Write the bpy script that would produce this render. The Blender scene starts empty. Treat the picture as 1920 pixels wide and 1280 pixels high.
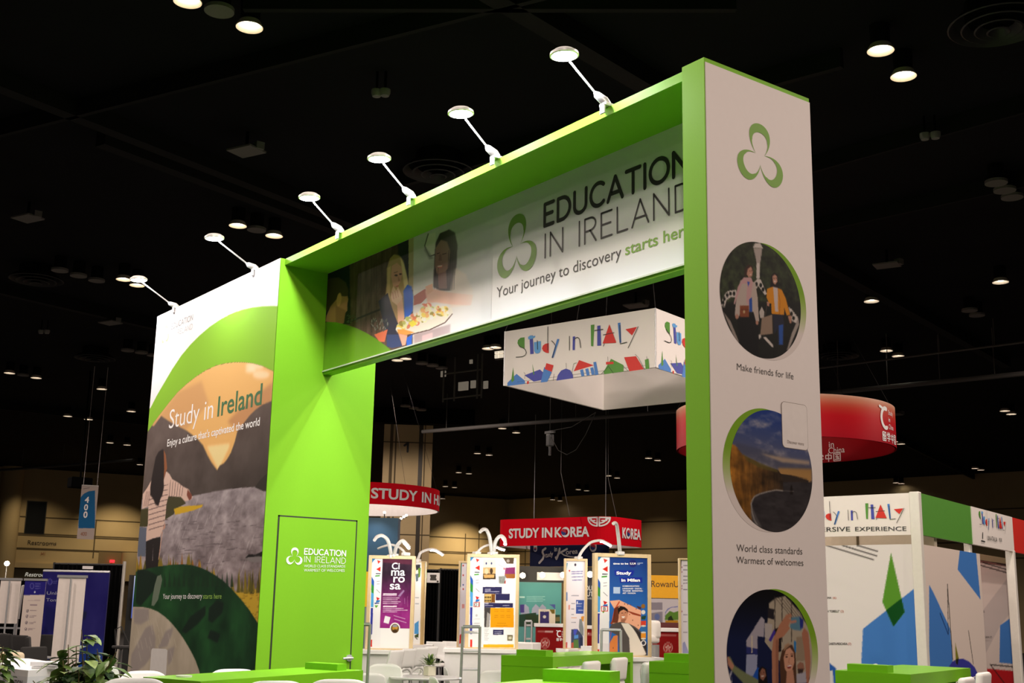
import bpy, bmesh, math, random
import numpy as np
from mathutils import Vector, Matrix

sc = bpy.context.scene
COL = sc.collection
random.seed(7); rng = np.random.default_rng(7)
PI = math.pi
# ------------------------------------------------------------------ camera
CAMP = Vector((4.8168, -4.9868, 1.5827))
YAW, PITCH, ROLL, FPX = math.radians(53.359), math.radians(12.457), math.radians(1.145), 2289.0
FW = Vector((-math.sin(YAW)*math.cos(PITCH), math.cos(YAW)*math.cos(PITCH), math.sin(PITCH)))
_r = Vector((math.cos(YAW), math.sin(YAW), 0)); _u = _r.cross(FW)
RT = math.cos(ROLL)*_r + math.sin(ROLL)*_u
UP = -math.sin(ROLL)*_r + math.cos(ROLL)*_u
cam = bpy.data.cameras.new('camera'); camo = bpy.data.objects.new('camera', cam); COL.objects.link(camo)
cam.sensor_width = 36; cam.lens = 36*FPX/1920; cam.clip_start = .05; cam.clip_end = 400
m = Matrix((RT, UP, -FW)).transposed().to_4x4(); m.translation = CAMP
camo.matrix_world = m
sc.camera = camo
vs = sc.view_settings
vs.view_transform = 'Standard'; vs.look = 'None'; vs.gamma = 1; vs.use_curve_mapping = False; vs.exposure = 0.0
w = bpy.data.worlds.new('hall_air'); sc.world = w; w.use_nodes = True
w.node_tree.nodes['Background'].inputs[0].default_value = (.9, .75, .55, 1)
w.node_tree.nodes['Background'].inputs[1].default_value = .004
CEIL = 9.0

def lamp(kind, loc, power, color=(1, 1, 1), size=.2, aim=None, cone=None, blend=.6, name='lamp_light'):
    l = bpy.data.lights.new(name, kind); l.energy = power; l.color = color
    if kind == 'AREA': l.shape = 'DISK'; l.size = size
    else: l.shadow_soft_size = size
    if kind == 'SPOT': l.spot_size = cone; l.spot_blend = blend
    o = bpy.data.objects.new(name, l); COL.objects.link(o); o.location = loc
    if aim is not None:
        o.rotation_euler = (Vector(aim)-Vector(loc)).to_track_quat('-Z', 'Y').to_euler()
    return o
WARM = (1.0, .82, .71)
# unseen fill lamps added under the ceiling, weighted by hand, aimed straight down
HALL = 1020
for (x, y, k) in [(-1, 4.2, 1.35), (12, -9, .6), (12, -1, .78), (12, 7, .65), (5, -5, .9), (4, 8, .6), (20, -5, .7), (20, 5, .6), (-3, -2.6, .9), (-8.5, -2.8, 1.1), (-14, -4, 1.3), (-14, 10, .8),
                  (-4, 12, 1.4), (5, 17, 1.6), (-22, 4, 1.5), (-30, 16, 1.4), (-22, -14, 2.2), (-32, -12, 2), (-42, 2, 1.5), (-24, 26, 1.2), (-46, 20, 1.4), (-8, 24, 1.3), (-40, 34, 1.2)]:
    lamp('SPOT', (x, y, CEIL-.25), HALL*k, WARM, .25, (x, y, 0), math.radians(168), .2, 'hall_fill_light')

# ------------------------------------------------------------------ pixel rays -> places
def ray(px, py): return FW + RT*((px-960)/FPX) + UP*((640-py)/FPX)
def at(px, py, d): return CAMP + ray(px, py)*d
def onp(px, py, P, N):
    r = ray(px, py); return CAMP + r*((Vector(P)-CAMP).dot(N)/r.dot(N))
def onz(px, py, z): return onp(px, py, (0, 0, z), Vector((0, 0, 1)))
def ony(px, py, y): return onp(px, py, (0, y, 0), Vector((0, 1, 0)))
def onx(px, py, x): return onp(px, py, (x, 0, 0), Vector((1, 0, 0)))
E1 = Vector((math.cos(math.radians(16.96)), math.sin(math.radians(16.96)), 0)); E2 = Vector((-E1.y, E1.x, 0))
ZV = Vector((0, 0, 1))
class Frame:
    """an upright flat face: origin, normal towards the viewer, u to the right, v up"""
    def __init__(s, O, N):
        s.O = Vector(O); s.N = Vector(N).normalized(); s.U = ZV.cross(s.N).normalized(); s.V = s.N.cross(s.U)
    def uv(s, px, py):
        d = onp(px, py, s.O, s.N)-s.O; return (d.dot(s.U), d.dot(s.V))
    def pt(s, u, v, off=0.0): return s.O + s.U*u + s.V*v + s.N*off
    def shift(s, off): return Frame(s.O+s.N*off, s.N)

# ------------------------------------------------------------------ materials
MATS = {}
def s2l(c):
    return tuple(((x/255)/12.92 if x/255 <= .04045 else ((x/255+.055)/1.055)**2.4) for x in c)
def mat(name, rgb, rough=.5, metal=0, noise=.06, scale=20, bump=0, emit=None, spec=.4, coat=0):
    if name in MATS: return MATS[name]
    M = bpy.data.materials.new(name); M.use_nodes = True; nt = M.node_tree; b = nt.nodes['Principled BSDF']
    b.inputs['Roughness'].default_value = rough; b.inputs['Metallic'].default_value = metal
    b.inputs['Specular IOR Level'].default_value = spec; b.inputs['Coat Weight'].default_value = coat
    tc = nt.nodes.new('ShaderNodeTexCoord'); nz = nt.nodes.new('ShaderNodeTexNoise'); nz.inputs['Scale'].default_value = scale; nz.inputs['Detail'].default_value = 4
    nt.links.new(tc.outputs['Object'], nz.inputs['Vector'])
    mx = nt.nodes.new('ShaderNodeMix'); mx.data_type = 'RGBA'
    mx.inputs['A'].default_value = (*[c*(1-noise) for c in rgb], 1); mx.inputs['B'].default_value = (*[min(1, c*(1+noise)) for c in rgb], 1)
    nt.links.new(nz.outputs['Fac'], mx.inputs['Factor']); nt.links.new(mx.outputs['Result'], b.inputs['Base Color'])
    if bump:
        bp = nt.nodes.new('ShaderNodeBump'); bp.inputs['Strength'].default_value = bump; bp.inputs['Distance'].default_value = .01
        nt.links.new(nz.outputs['Fac'], bp.inputs['Height']); nt.links.new(bp.outputs['Normal'], b.inputs['Normal'])
    if emit:
        b.inputs['Emission Color'].default_value = (*emit[0], 1); b.inputs['Emission Strength'].default_value = emit[1]
    MATS[name] = M; return M
def print_mat():
    if 'print' in MATS: return MATS['print']
    M = bpy.data.materials.new('printed_graphic'); M.use_nodes = True; nt = M.node_tree; b = nt.nodes['Principled BSDF']
    a = nt.nodes.new('ShaderNodeAttribute'); a.attribute_name = 'Col'
    nt.links.new(a.outputs['Color'], b.inputs['Base Color']); b.inputs['Roughness'].default_value = .45; b.inputs['Specular IOR Level'].default_value = .08
    MATS['print'] = M; return M
GREEN = mat('booth_green', (.20, .49, .020), .5, noise=.03, scale=60, bump=.02, spec=.15)
GREENT = mat('table_green', (.165, .45, .010), .4, spec=.2, noise=.03, scale=60)
WHITE = mat('white_panel', (.80, .78, .77), .5, noise=.02)
WHITEP = mat('white_plastic', (.82, .82, .80), .3, noise=.02)
LEATHER = mat('white_leatherette', (.80, .78, .74), .42, noise=.04, scale=90, bump=.05)
BLACK = mat('black_ink', (.012, .014, .014), .5)
CHARCOAL = mat('charcoal_ink', (.05, .045, .04), .6)
INKW = mat('white_ink', (.88, .88, .88), .5)
INKG = mat('green_ink', (.16, .36, .02), .5)
INKDG = mat('dark_green_ink', (.012, .13, .035), .5)
REDF = mat('red_fabric', s2l((222, 14, 34)), .8, noise=.08, scale=90, spec=.05)
STEEL = mat('steel', (.68, .68, .68), .35, .55)
GREYM = mat('grey_metal', (.42, .43, .44), .4, .6)
LWHITE = mat('lamp_white_metal', (.75, .75, .75), .35, .2)
DARK = mat('black_fixture', (.02, .02, .02), .6)
DRAPE = mat('black_drape', (.0025, .0025, .0026), 1.0, noise=.3, scale=6, spec=.02)
CHAIRB = mat('black_chair_fabric', (.018, .017, .017), .8)
WOOD = mat('pale_wood', (.58, .44, .25), .5, noise=.12, scale=14)
BEIGE = mat('beige_panel', (.62, .54, .42), .7, noise=.05)
ITG = mat('italy_green', s2l((78, 142, 48)), .5); ITR = mat('italy_red', s2l((205, 38, 28)), .5)
ITB = mat('italy_blue', s2l((66, 124, 200)), .5); ITP = mat('italy_purple', s2l((62, 70, 165)), .5); ITD = mat('italy_dark_green', s2l((20, 70, 22)), .5)
LIT = mat('lamp_cool_glow', (1, 1, 1), emit=((.93, .97, 1), 40))
LITW = mat('lamp_warm_glow', (1, 1, 1), emit=((1, .86, .66), 22))
LITS = mat('lamp_soft_glow', (1, 1, 1), emit=((1, .88, .7), 5))

# ------------------------------------------------------------------ mesh building
WM = {}
def tag(o, label, cat, group=None, kind=None):
    if label: o['label'] = label
    if cat: o['category'] = cat
    if group: o['group'] = group
    if kind: o['kind'] = kind
    return o
def thing(name, label, cat, loc, group=None, rz=0.0):
    o = bpy.data.objects.new(name, None); COL.objects.link(o); o.empty_display_size = .1
    o.location = loc; o.rotation_euler = (0, 0, rz)
    WM[o] = Matrix.Translation(Vector(loc)) @ Matrix.Rotation(rz, 4, 'Z')
    return tag(o, label, cat, group)
class MB:
    def __init__(s): s.v = []; s.f = []; s.m = []; s.k = 0
    def add(s, vs, fs, mi=None):
        n = len(s.v); s.v += [tuple(v) for v in vs]
        for f in fs: s.f.append([i+n for i in f]); s.m.append(s.k if mi is None else mi)
        return s
    def box(s, c, size, R=None, mi=None):
        c = Vector(c); hx, hy, hz = [x/2 for x in size]
        vs = [Vector((a*hx, b*hy, d*hz)) for a in (-1, 1) for b in (-1, 1) for d in (-1, 1)]
        vs = [c+((R @ v) if R else v) for v in vs]
        return s.add(vs, [(0, 1, 3, 2), (4, 6, 7, 5), (0, 4, 5, 1), (2, 3, 7, 6), (0, 2, 6, 4), (1, 5, 7, 3)], mi)
    def aabb(s, a, b, mi=None):
        a, b = Vector(a), Vector(b); return s.box((a+b)/2, [abs(x) for x in (b-a)], None, mi)
    def fbox(s, fr, u0, v0, u1, v1, o0, o1, mi=None):
        vs = [fr.pt(u, v, o) for u in (u0, u1) for v in (v0, v1) for o in (o0, o1)]
        return s.add(vs, [(0, 1, 3, 2), (4, 6, 7, 5), (0, 4, 5, 1), (2, 3, 7, 6), (0, 2, 6, 4), (1, 5, 7, 3)], mi)
    def prism(s, pts, off, mi=None):
        """polygon extruded by the vector off"""
        n = len(pts); off = Vector(off); pts = [Vector(p) for p in pts]
        vs = pts+[p+off for p in pts]
        return s.add(vs, [tuple(range(n))[::-1], tuple(range(n, 2*n))]+[(i, (i+1) % n, n+(i+1) % n, n+i) for i in range(n)], mi)
    def cyl(s, a, b, r, r2=None, n=16, mi=None, caps=True):
        a, b = Vector(a), Vector(b); r2 = r if r2 is None else r2
        d = (b-a).normalized(); x = d.orthogonal().normalized(); y = d.cross(x)
        vs = []
        for p, q in ((a, r), (b, r2)):
            vs += [p+(x*math.cos(2*PI*i/n)+y*math.sin(2*PI*i/n))*q for i in range(n)]
        fs = [(i, (i+1) % n, n+(i+1) % n, n+i) for i in range(n)]
        if caps: fs += [tuple(range(n))[::-1], tuple(range(n, 2*n))]
        return s.add(vs, fs, mi)
    def tube(s, pts, r, n=10, mi=None, flat=1.0):
        pts = [Vector(p) for p in pts]; N = len(pts); vs = []; fs = []
        x = None
        for i, p in enumerate(pts):
            d = (pts[min(i+1, N-1)]-pts[max(i-1, 0)]).normalized()
            x = d.orthogonal().normalized() if x is None else (x-d*x.dot(d)).normalized()
            y = d.cross(x); q = r[i] if isinstance(r, (list, tuple)) else r
            vs += [p+(x*math.cos(2*PI*k/n)+y*math.sin(2*PI*k/n)*flat)*q for k in range(n)]
        for i in range(N-1):
            for k in range(n): fs.append((i*n+k, i*n+(k+1) % n, (i+1)*n+(k+1) % n, (i+1)*n+k))
        fs += [tuple(range(n))[::-1], tuple(range((N-1)*n, N*n))]
        return s.add(vs, fs, mi)
    def lathe(s, prof, c, n=24, mi=None, axis=ZV):
        c = Vector(c); d = Vector(axis); x = d.orthogonal().normalized(); y = d.cross(x); vs = []; fs = []
        for (r, h) in prof: vs += [c+d*h+(x*math.cos(2*PI*i/n)+y*math.sin(2*PI*i/n))*r for i in range(n)]
        for j in range(len(prof)-1):
            for i in range(n): fs.append((j*n+i, j*n+(i+1) % n, (j+1)*n+(i+1) % n, (j+1)*n+i))
        return s.add(vs, fs, mi)
    def rbox(s, c, size, r, R=None, mi=None, seg=3):
        """box with rounded edges"""
        bm = bmesh.new(); bmesh.ops.create_cube(bm, size=1.0)
        for v in bm.verts: v.co = Vector((v.co.x*size[0], v.co.y*size[1], v.co.z*size[2]))
        bmesh.ops.bevel(bm, geom=list(bm.edges), offset=r, segments=seg, affect='EDGES', profile=.5)
        bm.verts.index_update(); c = Vector(c)
        vs = [c+((R @ v.co) if R else v.co) for v in bm.verts]; fs = [[v.index for v in f.verts] for f in bm.faces]
        bm.free(); return s.add(vs, fs, mi)
    def grid(s, fn, nu, nv, mi=None):
        vs = [fn(i/nu, j/nv) for j in range(nv+1) for i in range(nu+1)]
        return s.add(vs, [(j*(nu+1)+i, j*(nu+1)+i+1, (j+1)*(nu+1)+i+1, (j+1)*(nu+1)+i) for j in range(nv) for i in range(nu)], mi)
    def ribbon(s, mp, pts, wd, off=.001, mi=None, caps=True, n=10):
        """flat stroke with round ends, laid on a face by the mapper mp(u, v, off)"""
        for i in range(len(pts)-1):
            a, b = Vector(pts[i]).to_2d() if False else Vector((pts[i][0], pts[i][1])), Vector((pts[i+1][0], pts[i+1][1]))
            d = (b-a)
            if d.length < 1e-9: continue
            d.normalize(); q = Vector((-d.y, d.x))*wd/2
            o = off+.00005*(i % 7)
            s.add([mp(*(a-q), o), mp(*(b-q), o), mp(*(b+q), o), mp(*(a+q), o)], [(0, 1, 2, 3)], mi)
        if caps:
            for i, p in enumerate(pts):
                o = off+.0004+.00003*(i % 5)
                s.add([mp(p[0]+math.cos(2*PI*k/n)*wd/2, p[1]+math.sin(2*PI*k/n)*wd/2, o) for k in range(n)], [tuple(range(n))], mi)
        return s
    def flat(s, mp, pts, off=.001, mi=None):
        return s.add([mp(p[0], p[1], off) for p in pts], [tuple(range(len(pts)))], mi)
    def build(s, name, mats, parent=None, smooth=False, bevel=0, solid=0, base=None):
        me = bpy.data.meshes.new(name); V = s.v
        loc = Vector((0, 0, 0))
        if parent is None:
            a = np.array(V); lo, hi = a.min(0), a.max(0)
            loc = Vector(base) if base else Vector(((lo[0]+hi[0])/2, (lo[1]+hi[1])/2, lo[2])); V = (a-np.array(loc)).tolist()
        me.from_pydata(V, [], s.f)
        if not isinstance(mats, (list, tuple)): mats = [mats]
        for M in mats: me.materials.append(M)
        if len(mats) > 1: me.polygons.foreach_set('material_index', s.m)
        if smooth: me.polygons.foreach_set('use_smooth', [True]*len(me.polygons))
        me.update()
        o = bpy.data.objects.new(name, me); COL.objects.link(o); o.location = loc
        if parent is not None:
            o.parent = parent; o.matrix_parent_inverse = WM[parent].inverted(); WM[o] = Matrix.Identity(4)
        else: WM[o] = Matrix.Translation(loc)
        if solid:
            md = o.modifiers.new('thick', 'SOLIDIFY'); md.thickness = solid
        if bevel:
            md = o.modifiers.new('soft', 'BEVEL'); md.width = bevel; md.segments = 2; md.limit_method = 'ANGLE'
        if smooth and smooth != 'all':
            try: me.set_sharp_from_angle(angle=math.radians(40))
            except Exception: pass
        return o
def dup(root, loc, rz=0.0, label=None, group=None):
    r = root.copy(); COL.objects.link(r); r.location = loc; r.rotation_euler = (0, 0, rz)
    if label: r['label'] = label
    if group: r['group'] = group
    for ch in list(root.children):
        c = ch.copy(); COL.objects.link(c); c.parent = r
        for g in list(ch.children):
            d = g.copy(); COL.objects.link(d); d.parent = c
    return r

# ------------------------------------------------------------------ lettering
_TX = {}
def glyphs(s, bold=0.0):
    """a word as flat triangles: (verts, faces, width, cap height)"""
    k = (s, bold)
    if k in _TX: return _TX[k]
    c = bpy.data.curves.new('words', 'FONT'); c.body = s; c.offset = bold; c.resolution_u = 4
    o = bpy.data.objects.new('words', c); COL.objects.link(o)
    bpy.context.view_layer.update()
    ev = o.evaluated_get(bpy.context.evaluated_depsgraph_get()); me = ev.to_mesh()
    vs = [(v.co.x, v.co.y) for v in me.vertices]; fs = [tuple(p.vertices) for p in me.polygons]
    ev.to_mesh_clear(); bpy.data.objects.remove(o); bpy.data.curves.remove(c)
    xs = [v[0] for v in vs]; x0 = min(xs)
    vs = [(x-x0, y) for x, y in vs]
    _TX[k] = (vs, fs, max(xs)-x0, .70)
    return _TX[k]
def put_text(mb, mp, s, u0, v0, width, cap, bold=0.0, off=.002, mi=None):
    vs, fs, wd, ch = glyphs(s, bold)
    sx, sy = width/wd, cap/ch
    # faces kept facing the viewer
    out = []
    for f in fs:
        a = sum(vs[f[i]][0]*vs[f[(i+1) % len(f)]][1]-vs[f[(i+1) % len(f)]][0]*vs[f[i]][1] for i in range(len(f)))
        out.append(f if a > 0 else f[::-1])
    return mb.add([mp(u0+x*sx, v0+y*sy, off) for x, y in vs], out, mi)
def px_text(mb, fr, s, bl, br, tl, bold=0.0, off=.002, mi=None):
    """a line of words on a face between two baseline points; tl is the top of its first capital"""
    a, b, t = fr.uv(*bl), fr.uv(*br), fr.uv(*tl)
    sl = (b[1]-a[1])/(b[0]-a[0])
    return put_text(mb, lambda u, v, o: fr.pt(u, v+sl*(u-a[0]), o), s, a[0], a[1], b[0]-a[0], t[1]-a[1], bold, off, mi)
def arc(cx, cy, rx, ry, a0, a1, n=12):
    return [(cx+rx*math.cos(math.radians(a0+(a1-a0)*i/n)), cy+ry*math.sin(math.radians(a0+(a1-a0)*i/n))) for i in range(n+1)]
# rounded single-stroke capitals, box width given first
STROKES = {
 'E': (.62, [[(.56, 1), (.06, 1), (.06, 0), (.56, 0)], [(.06, .52), (.5, .52)]]),
 'D': (.78, [[(.06, 0), (.06, 1), (.3, 1)]+arc(.3, .5, .42, .5, 90, -90)+[(.06, 0)]]),
 'U': (.74, [[(.06, 1), (.06, .34)]+arc(.37, .33, .31, .33, 180, 360)+[(.68, 1)]]),
 'C': (.78, [arc(.46, .5, .40, .5, 48, 312, 18)]),
 'A': (.80, [[(.04, 0), (.40, 1), (.76, 0)], [(.15, .3), (.65, .3)]]),
 'T': (.70, [[(.02, 1), (.68, 1)], [(.35, 1), (.35, 0)]]),
 'I': (.16, [[(.08, 1), (.08, 0)]]),
 'O': (.92, [arc(.46, .5, .42, .5, 0, 360, 24)]),
 'N': (.78, [[(.06, 0), (.06, 1), (.70, 0), (.70, 1)]]),
 'R': (.66, [[(.06, 0), (.06, 1), (.32, 1)]+arc(.32, .74, .26, .26, 90, -90)+[(.06, .48)], [(.32, .48), (.60, 0)]]),
 'L': (.56, [[(.06, 1), (.06, 0), (.52, 0)]]),
 ' ': (.42, []),
}
def stroke_text(mb, mp, s, u0, v0, width, cap, wt, off=.002, mi=None):
    gap = .13; tot = sum(STROKES[c][0] for c in s)+gap*(len(s)-1)
    k = width/tot; u = u0
    for c in s:
        wd, st = STROKES[c]
        for poly in st: mb.ribbon(mp, [(u+x*k, v0+y*cap) for x, y in poly], wt*cap, off, mi)
        u += (wd+gap)*k
    return mb
def trefoil(mb, mp, cu, cv, r, off=.002, mi=None, squash=1.0, one=None):
    """three looped petals, thick at the outer end and open towards the middle"""
    for a in ((90, 212, 328) if one is None else (one,)):
        ca, sa = math.cos(math.radians(a)), math.sin(math.radians(a)); P = []
        for i in range(41):
            t = math.radians(-144+288*i/40); ox = .5+.5*math.cos(t); qx = .43+.31*math.cos(t)
            o = (ox, .50*math.sin(t)*(.45+.55*ox**.6)); q = (qx, .35*math.sin(t)*(.45+.55*(qx/.74)**.6))
            w_ = min(1, min(i, 40-i)/9); q = (o[0]+(q[0]-o[0])*w_, o[1]+(q[1]-o[1])*w_)
            P.append((o, q))
        for i in range(40):
            quad = [P[i][0], P[i+1][0], P[i+1][1], P[i][1]]
            mb.add([mp(cu+(x*ca-y*sa)*r*squash, cv+(x*sa+y*ca)*r, off) for x, y in quad], [(0, 1, 2, 3)], mi)
    return mb

# ------------------------------------------------------------------ printed pictures, painted cell by cell
class Canvas:
    def __init__(s, fr, u0, v0, u1, v1, nx, ny, bg=(255, 255, 255)):
        s.fr, s.u0, s.v0, s.u1, s.v1, s.nx, s.ny = fr, u0, v0, u1, v1, nx, ny
        s.a = np.empty((ny+1, nx+1, 3)); s.a[:] = bg
        s.Y, s.X = np.mgrid[0:ny+1, 0:nx+1].astype(float)
        s.mp = None
    def c(s, p):
        u, v = s.mp(*p) if s.mp else s.fr.uv(*p)
        return ((u-s.u0)/(s.u1-s.u0)*s.nx, (s.v1-v)/(s.v1-s.v0)*s.ny)
    def mask_poly(s, P):
        m = np.zeros(s.X.shape)
        for dx, dy in ((-.25, -.25), (.25, -.25), (-.25, .25), (.25, .25)):
            X, Y = s.X+dx, s.Y+dy; ins = np.zeros(X.shape, bool); n = len(P)
            for i in range(n):
                x1, y1 = P[i]; x2, y2 = P[(i+1) % n]
                if y1 == y2: continue
                ins ^= ((y1 > Y) != (y2 > Y)) & (X < (x2-x1)*(Y-y1)/(y2-y1)+x1)
            m += ins*.25
        return m
    def put(s, m, col, al=1.0):
        col = np.asarray(col, float); m = (m*al)[..., None]
        s.a = s.a*(1-m)+col*m
    def poly(s, pts, col, al=1.0, soft=0):
        m = s.mask_poly([s.c(p) for p in pts])
        for _ in range(soft): m = (m+np.roll(m, 1, 0)+np.roll(m, -1, 0)+np.roll(m, 1, 1)+np.roll(m, -1, 1))/5
        s.put(m, col, al); return m
    def ell(s, c, rx, ry, col, al=1.0, soft=0, rot=0, n=28):
        r = math.radians(rot); ca, sa = math.cos(r), math.sin(r)
        return s.poly([(c[0]+rx*math.cos(t)*ca-ry*math.sin(t)*sa, c[1]+rx*math.cos(t)*sa+ry*math.sin(t)*ca) for t in np.linspace(0, 2*PI, n, False)], col, al, soft)
    def line(s, pts, wd, col, al=1.0):
        for a, b in zip(pts[:-1], pts[1:]):
            d = Vector((b[0]-a[0], b[1]-a[1]))
            if d.length < 1e-6: continue
            d.normalize(); q = Vector((-d.y, d.x))*wd/2
            s.poly([(a[0]-q.x, a[1]-q.y), (b[0]-q.x, b[1]-q.y), (b[0]+q.x, b[1]+q.y), (a[0]+q.x, a[1]+q.y)], col, al)
    def noise(s, fx, fy, seed=0, oct=4):
        r = np.random.default_rng(seed); out = np.zeros(s.X.shape); amp = 1; tot = 0
        for o in range(oct):
            gx, gy = max(2, int(fx*2**o)), max(2, int(fy*2**o)); g = r.random((gy+2, gx+2))
            x = s.X/s.nx*gx; y = s.Y/s.ny*gy; i, j = x.astype(int), y.astype(int); fxx, fyy = x-i, y-j
            fxx = fxx*fxx*(3-2*fxx); fyy = fyy*fyy*(3-2*fyy)
            out += amp*((g[j, i]*(1-fxx)+g[j, i+1]*fxx)*(1-fyy)+(g[j+1, i]*(1-fxx)+g[j+1, i+1]*fxx)*fyy); tot += amp; amp *= .55
        return out/tot
    def grad(s, p0, p1):
        """0 at pixel point p0 to 1 at p1"""
        a, b = np.array(s.c(p0)), np.array(s.c(p1)); d = b-a
        return np.clip(((s.X-a[0])*d[0]+(s.Y-a[1])*d[1])/(d@d), 0, 1)
    def mesh(s, name, parent, off=.001, warp=None):
        nx, ny = s.nx, s.ny
        P = np.array([tuple(s.fr.pt(0, 0, off))]); U = np.array(s.fr.U); V = np.array(s.fr.V)
        uu = s.u0+(s.u1-s.u0)*s.X/nx; vv = s.v1-(s.v1-s.v0)*s.Y/ny
        co = (P+uu.reshape(-1, 1)*U+vv.reshape(-1, 1)*V)
        idx = np.arange((ny+1)*(nx+1)).reshape(ny+1, nx+1)
        q = np.stack([idx[1:, :-1], idx[1:, 1:], idx[:-1, 1:], idx[:-1, :-1]], -1).reshape(-1, 4)
        return cmesh(name, co, q, s.a.reshape(-1, 3), parent)
    def sample(s, u, v):
        x = np.clip((u-s.u0)/(s.u1-s.u0)*s.nx, 0, s.nx-.001); y = np.clip((s.v1-v)/(s.v1-s.v0)*s.ny, 0, s.ny-.001)
        i, j = x.astype(int), y.astype(int); fx, fy = (x-i)[..., None], (y-j)[..., None]
        return (s.a[j, i]*(1-fx)+s.a[j, i+1]*fx)*(1-fy)+(s.a[j+1, i]*(1-fx)+s.a[j+1, i+1]*fx)*fy
    def disc(s, name, parent, cu, cv, r, off=.001, nr=70, nt=220):
        rr = np.linspace(0, 1, nr+1)[1:]*r; t = np.linspace(0, 2*PI, nt, False)
        R, T = np.meshgrid(rr, t, indexing='ij'); u = np.concatenate([[cu], (cu+R*np.cos(T)).ravel()]); v = np.concatenate([[cv], (cv+R*np.sin(T)).ravel()])
        O = np.array(s.fr.pt(0, 0, off)); co = O+u[:, None]*np.array(s.fr.U)+v[:, None]*np.array(s.fr.V)
        f = []
        for k in range(nt): f.append((0, 1+k, 1+(k+1) % nt, 0))
        tri = [(0, 1+k, 1+(k+1) % nt) for k in range(nt)]
        quad = [(1+i*nt+k, 1+(i+1)*nt+k, 1+(i+1)*nt+(k+1) % nt, 1+i*nt+(k+1) % nt) for i in range(nr-1) for k in range(nt)]
        return cmesh(name, co, None, s.sample(u, v), parent, tri+quad)
def cmesh(name, co, q, col, parent, faces=None):
    me = bpy.data.meshes.new(name)
    me.from_pydata(co.tolist() if faces is not None else co.tolist(), [], faces if faces is not None else q.tolist())
    at_ = me.color_attributes.new('Col', 'FLOAT_COLOR', 'POINT')
    c = np.clip(col, 0, 255)/255; c = np.where(c <= .04045, c/12.92, ((c+.055)/1.055)**2.4)*.86
    at_.data.foreach_set('color', np.concatenate([c, np.ones((len(c), 1))], 1).astype(np.float32).ravel())
    me.materials.append(print_mat()); me.update()
    o = bpy.data.objects.new(name, me); COL.objects.link(o)
    o.parent = parent; o.matrix_parent_inverse = WM[parent].inverted(); WM[o] = Matrix.Identity(4)
    return o

def CP(ox, oy, k, pts): return [(ox+x/k, oy+y/k) for x, y in pts]
# ================================================================== THE HALL
floor_m = mat('grey_carpet', (.07, .068, .066), .95, noise=.25, scale=40, bump=.2)
b = MB(); b.aabb((-110, -40, -.1), (60, 90, 0)); tag(b.build('floor', floor_m), 'grey carpeted floor of the exhibition hall', 'floor', kind='structure')
ceil_m = mat('black_ceiling', (.0055, .0056, .0064), .95, noise=.5, scale=.6, spec=.1)
b = MB(); b.aabb((-110, -40, CEIL+.35), (60, 90, CEIL+.34)); tag(b.build('ceiling', ceil_m), 'black painted ceiling of the exhibition hall', 'ceiling', kind='structure')
def wall_mat():
    M = bpy.data.materials.new('beige_wall'); M.use_nodes = True; nt = M.node_tree; bs = nt.nodes['Principled BSDF']; bs.inputs['Roughness'].default_value = .8
    tc = nt.nodes.new('ShaderNodeTexCoord'); nz = nt.nodes.new('ShaderNodeTexNoise'); nz.inputs['Scale'].default_value = .8; nz.inputs['Detail'].default_value = 5
    nt.links.new(tc.outputs['Object'], nz.inputs['Vector'])
    cr = nt.nodes.new('ShaderNodeValToRGB'); cr.color_ramp.elements[0].color = (.44, .33, .17, 1); cr.color_ramp.elements[1].color = (.54, .42, .23, 1)
    nt.links.new(nz.outputs['Fac'], cr.inputs['Fac']); nt.links.new(cr.outputs['Color'], bs.inputs['Base Color']); return M
WALLM = wall_mat(); JOINT = mat('wall_joint', (.10, .075, .04), .9)
LW = Frame((-70.95, 13.94, 0), (.985, -.17, 0)); BW = Frame((-63.05, 47.6, 0), (.227, -.974, 0))
lwd, bwd = LW.U, BW.U
# corner of the two walls
cu = (Vector((-65.3, 47.1, 0))-LW.O).dot(LW.U); cb = (Vector((-65.3, 47.1, 0))-BW.O).dot(BW.U)
b = MB(); b.fbox(LW, -60, 0, cu, CEIL+.34, -.4, 0); tag(b.build('wall_left', WALLM), 'beige panelled wall at the far left of the hall', 'wall', kind='structure')
b = MB(); b.fbox(BW, cb-.2, 0, 100, CEIL+.34, -.4, 0); tag(b.build('wall_back', WALLM), 'beige panelled wall across the back of the hall', 'wall', kind='structure')
def joints(name, fr, rows, cols, umax, umin):
    b = MB()
    for v in rows: b.fbox(fr, umin, v-.035, umax, v+.035, 0, .012)
    for u, v0, v1 in cols: b.fbox(fr, u-.035, v0, u+.035, v1, 0, .012)
    tag(b.build(name, JOINT), 'dark joint lines between the wall panels', 'wall joint', kind='structure')
lv = lambda px, py: LW.uv(px, py)[1]; lu = lambda px, py: LW.uv(px, py)[0]
joints('trim_1', LW, [lv(100, 1002), lv(100, 1031), lv(100, 971), lv(850, 1037), lv(850, 1058)], [(lu(178, 1005), 4.2, lv(178, 975)), (lu(898, 1010), 2.4, 7.5), (lu(600, 1010), 0, 9), (lu(872, 1030), 2, lv(872, 1000))], cu, -60)
bv = lambda px, py: BW.uv(px, py)[1]; bu = lambda px, py: BW.uv(px, py)[0]
joints('trim_2', BW, [bv(1230, 1028.5), bv(1230, 1054), 7.4], [(bu(x, 1040), 0, bv(x, 1030)) for x in (985, 1150, 1290, 1420)]+[(bu(1500, 1000), 0, 9)], 100, cb)
# round pilaster on the left wall
b = MB(); c = LW.pt(lu(12, 1000), 0, .2); b.cyl(c, c+ZV*(CEIL+.34), .62, n=28); tag(b.build('trim_3', WALLM, smooth=True), 'half-round beige pilaster on the far left wall', 'pilaster', kind='structure')
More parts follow.
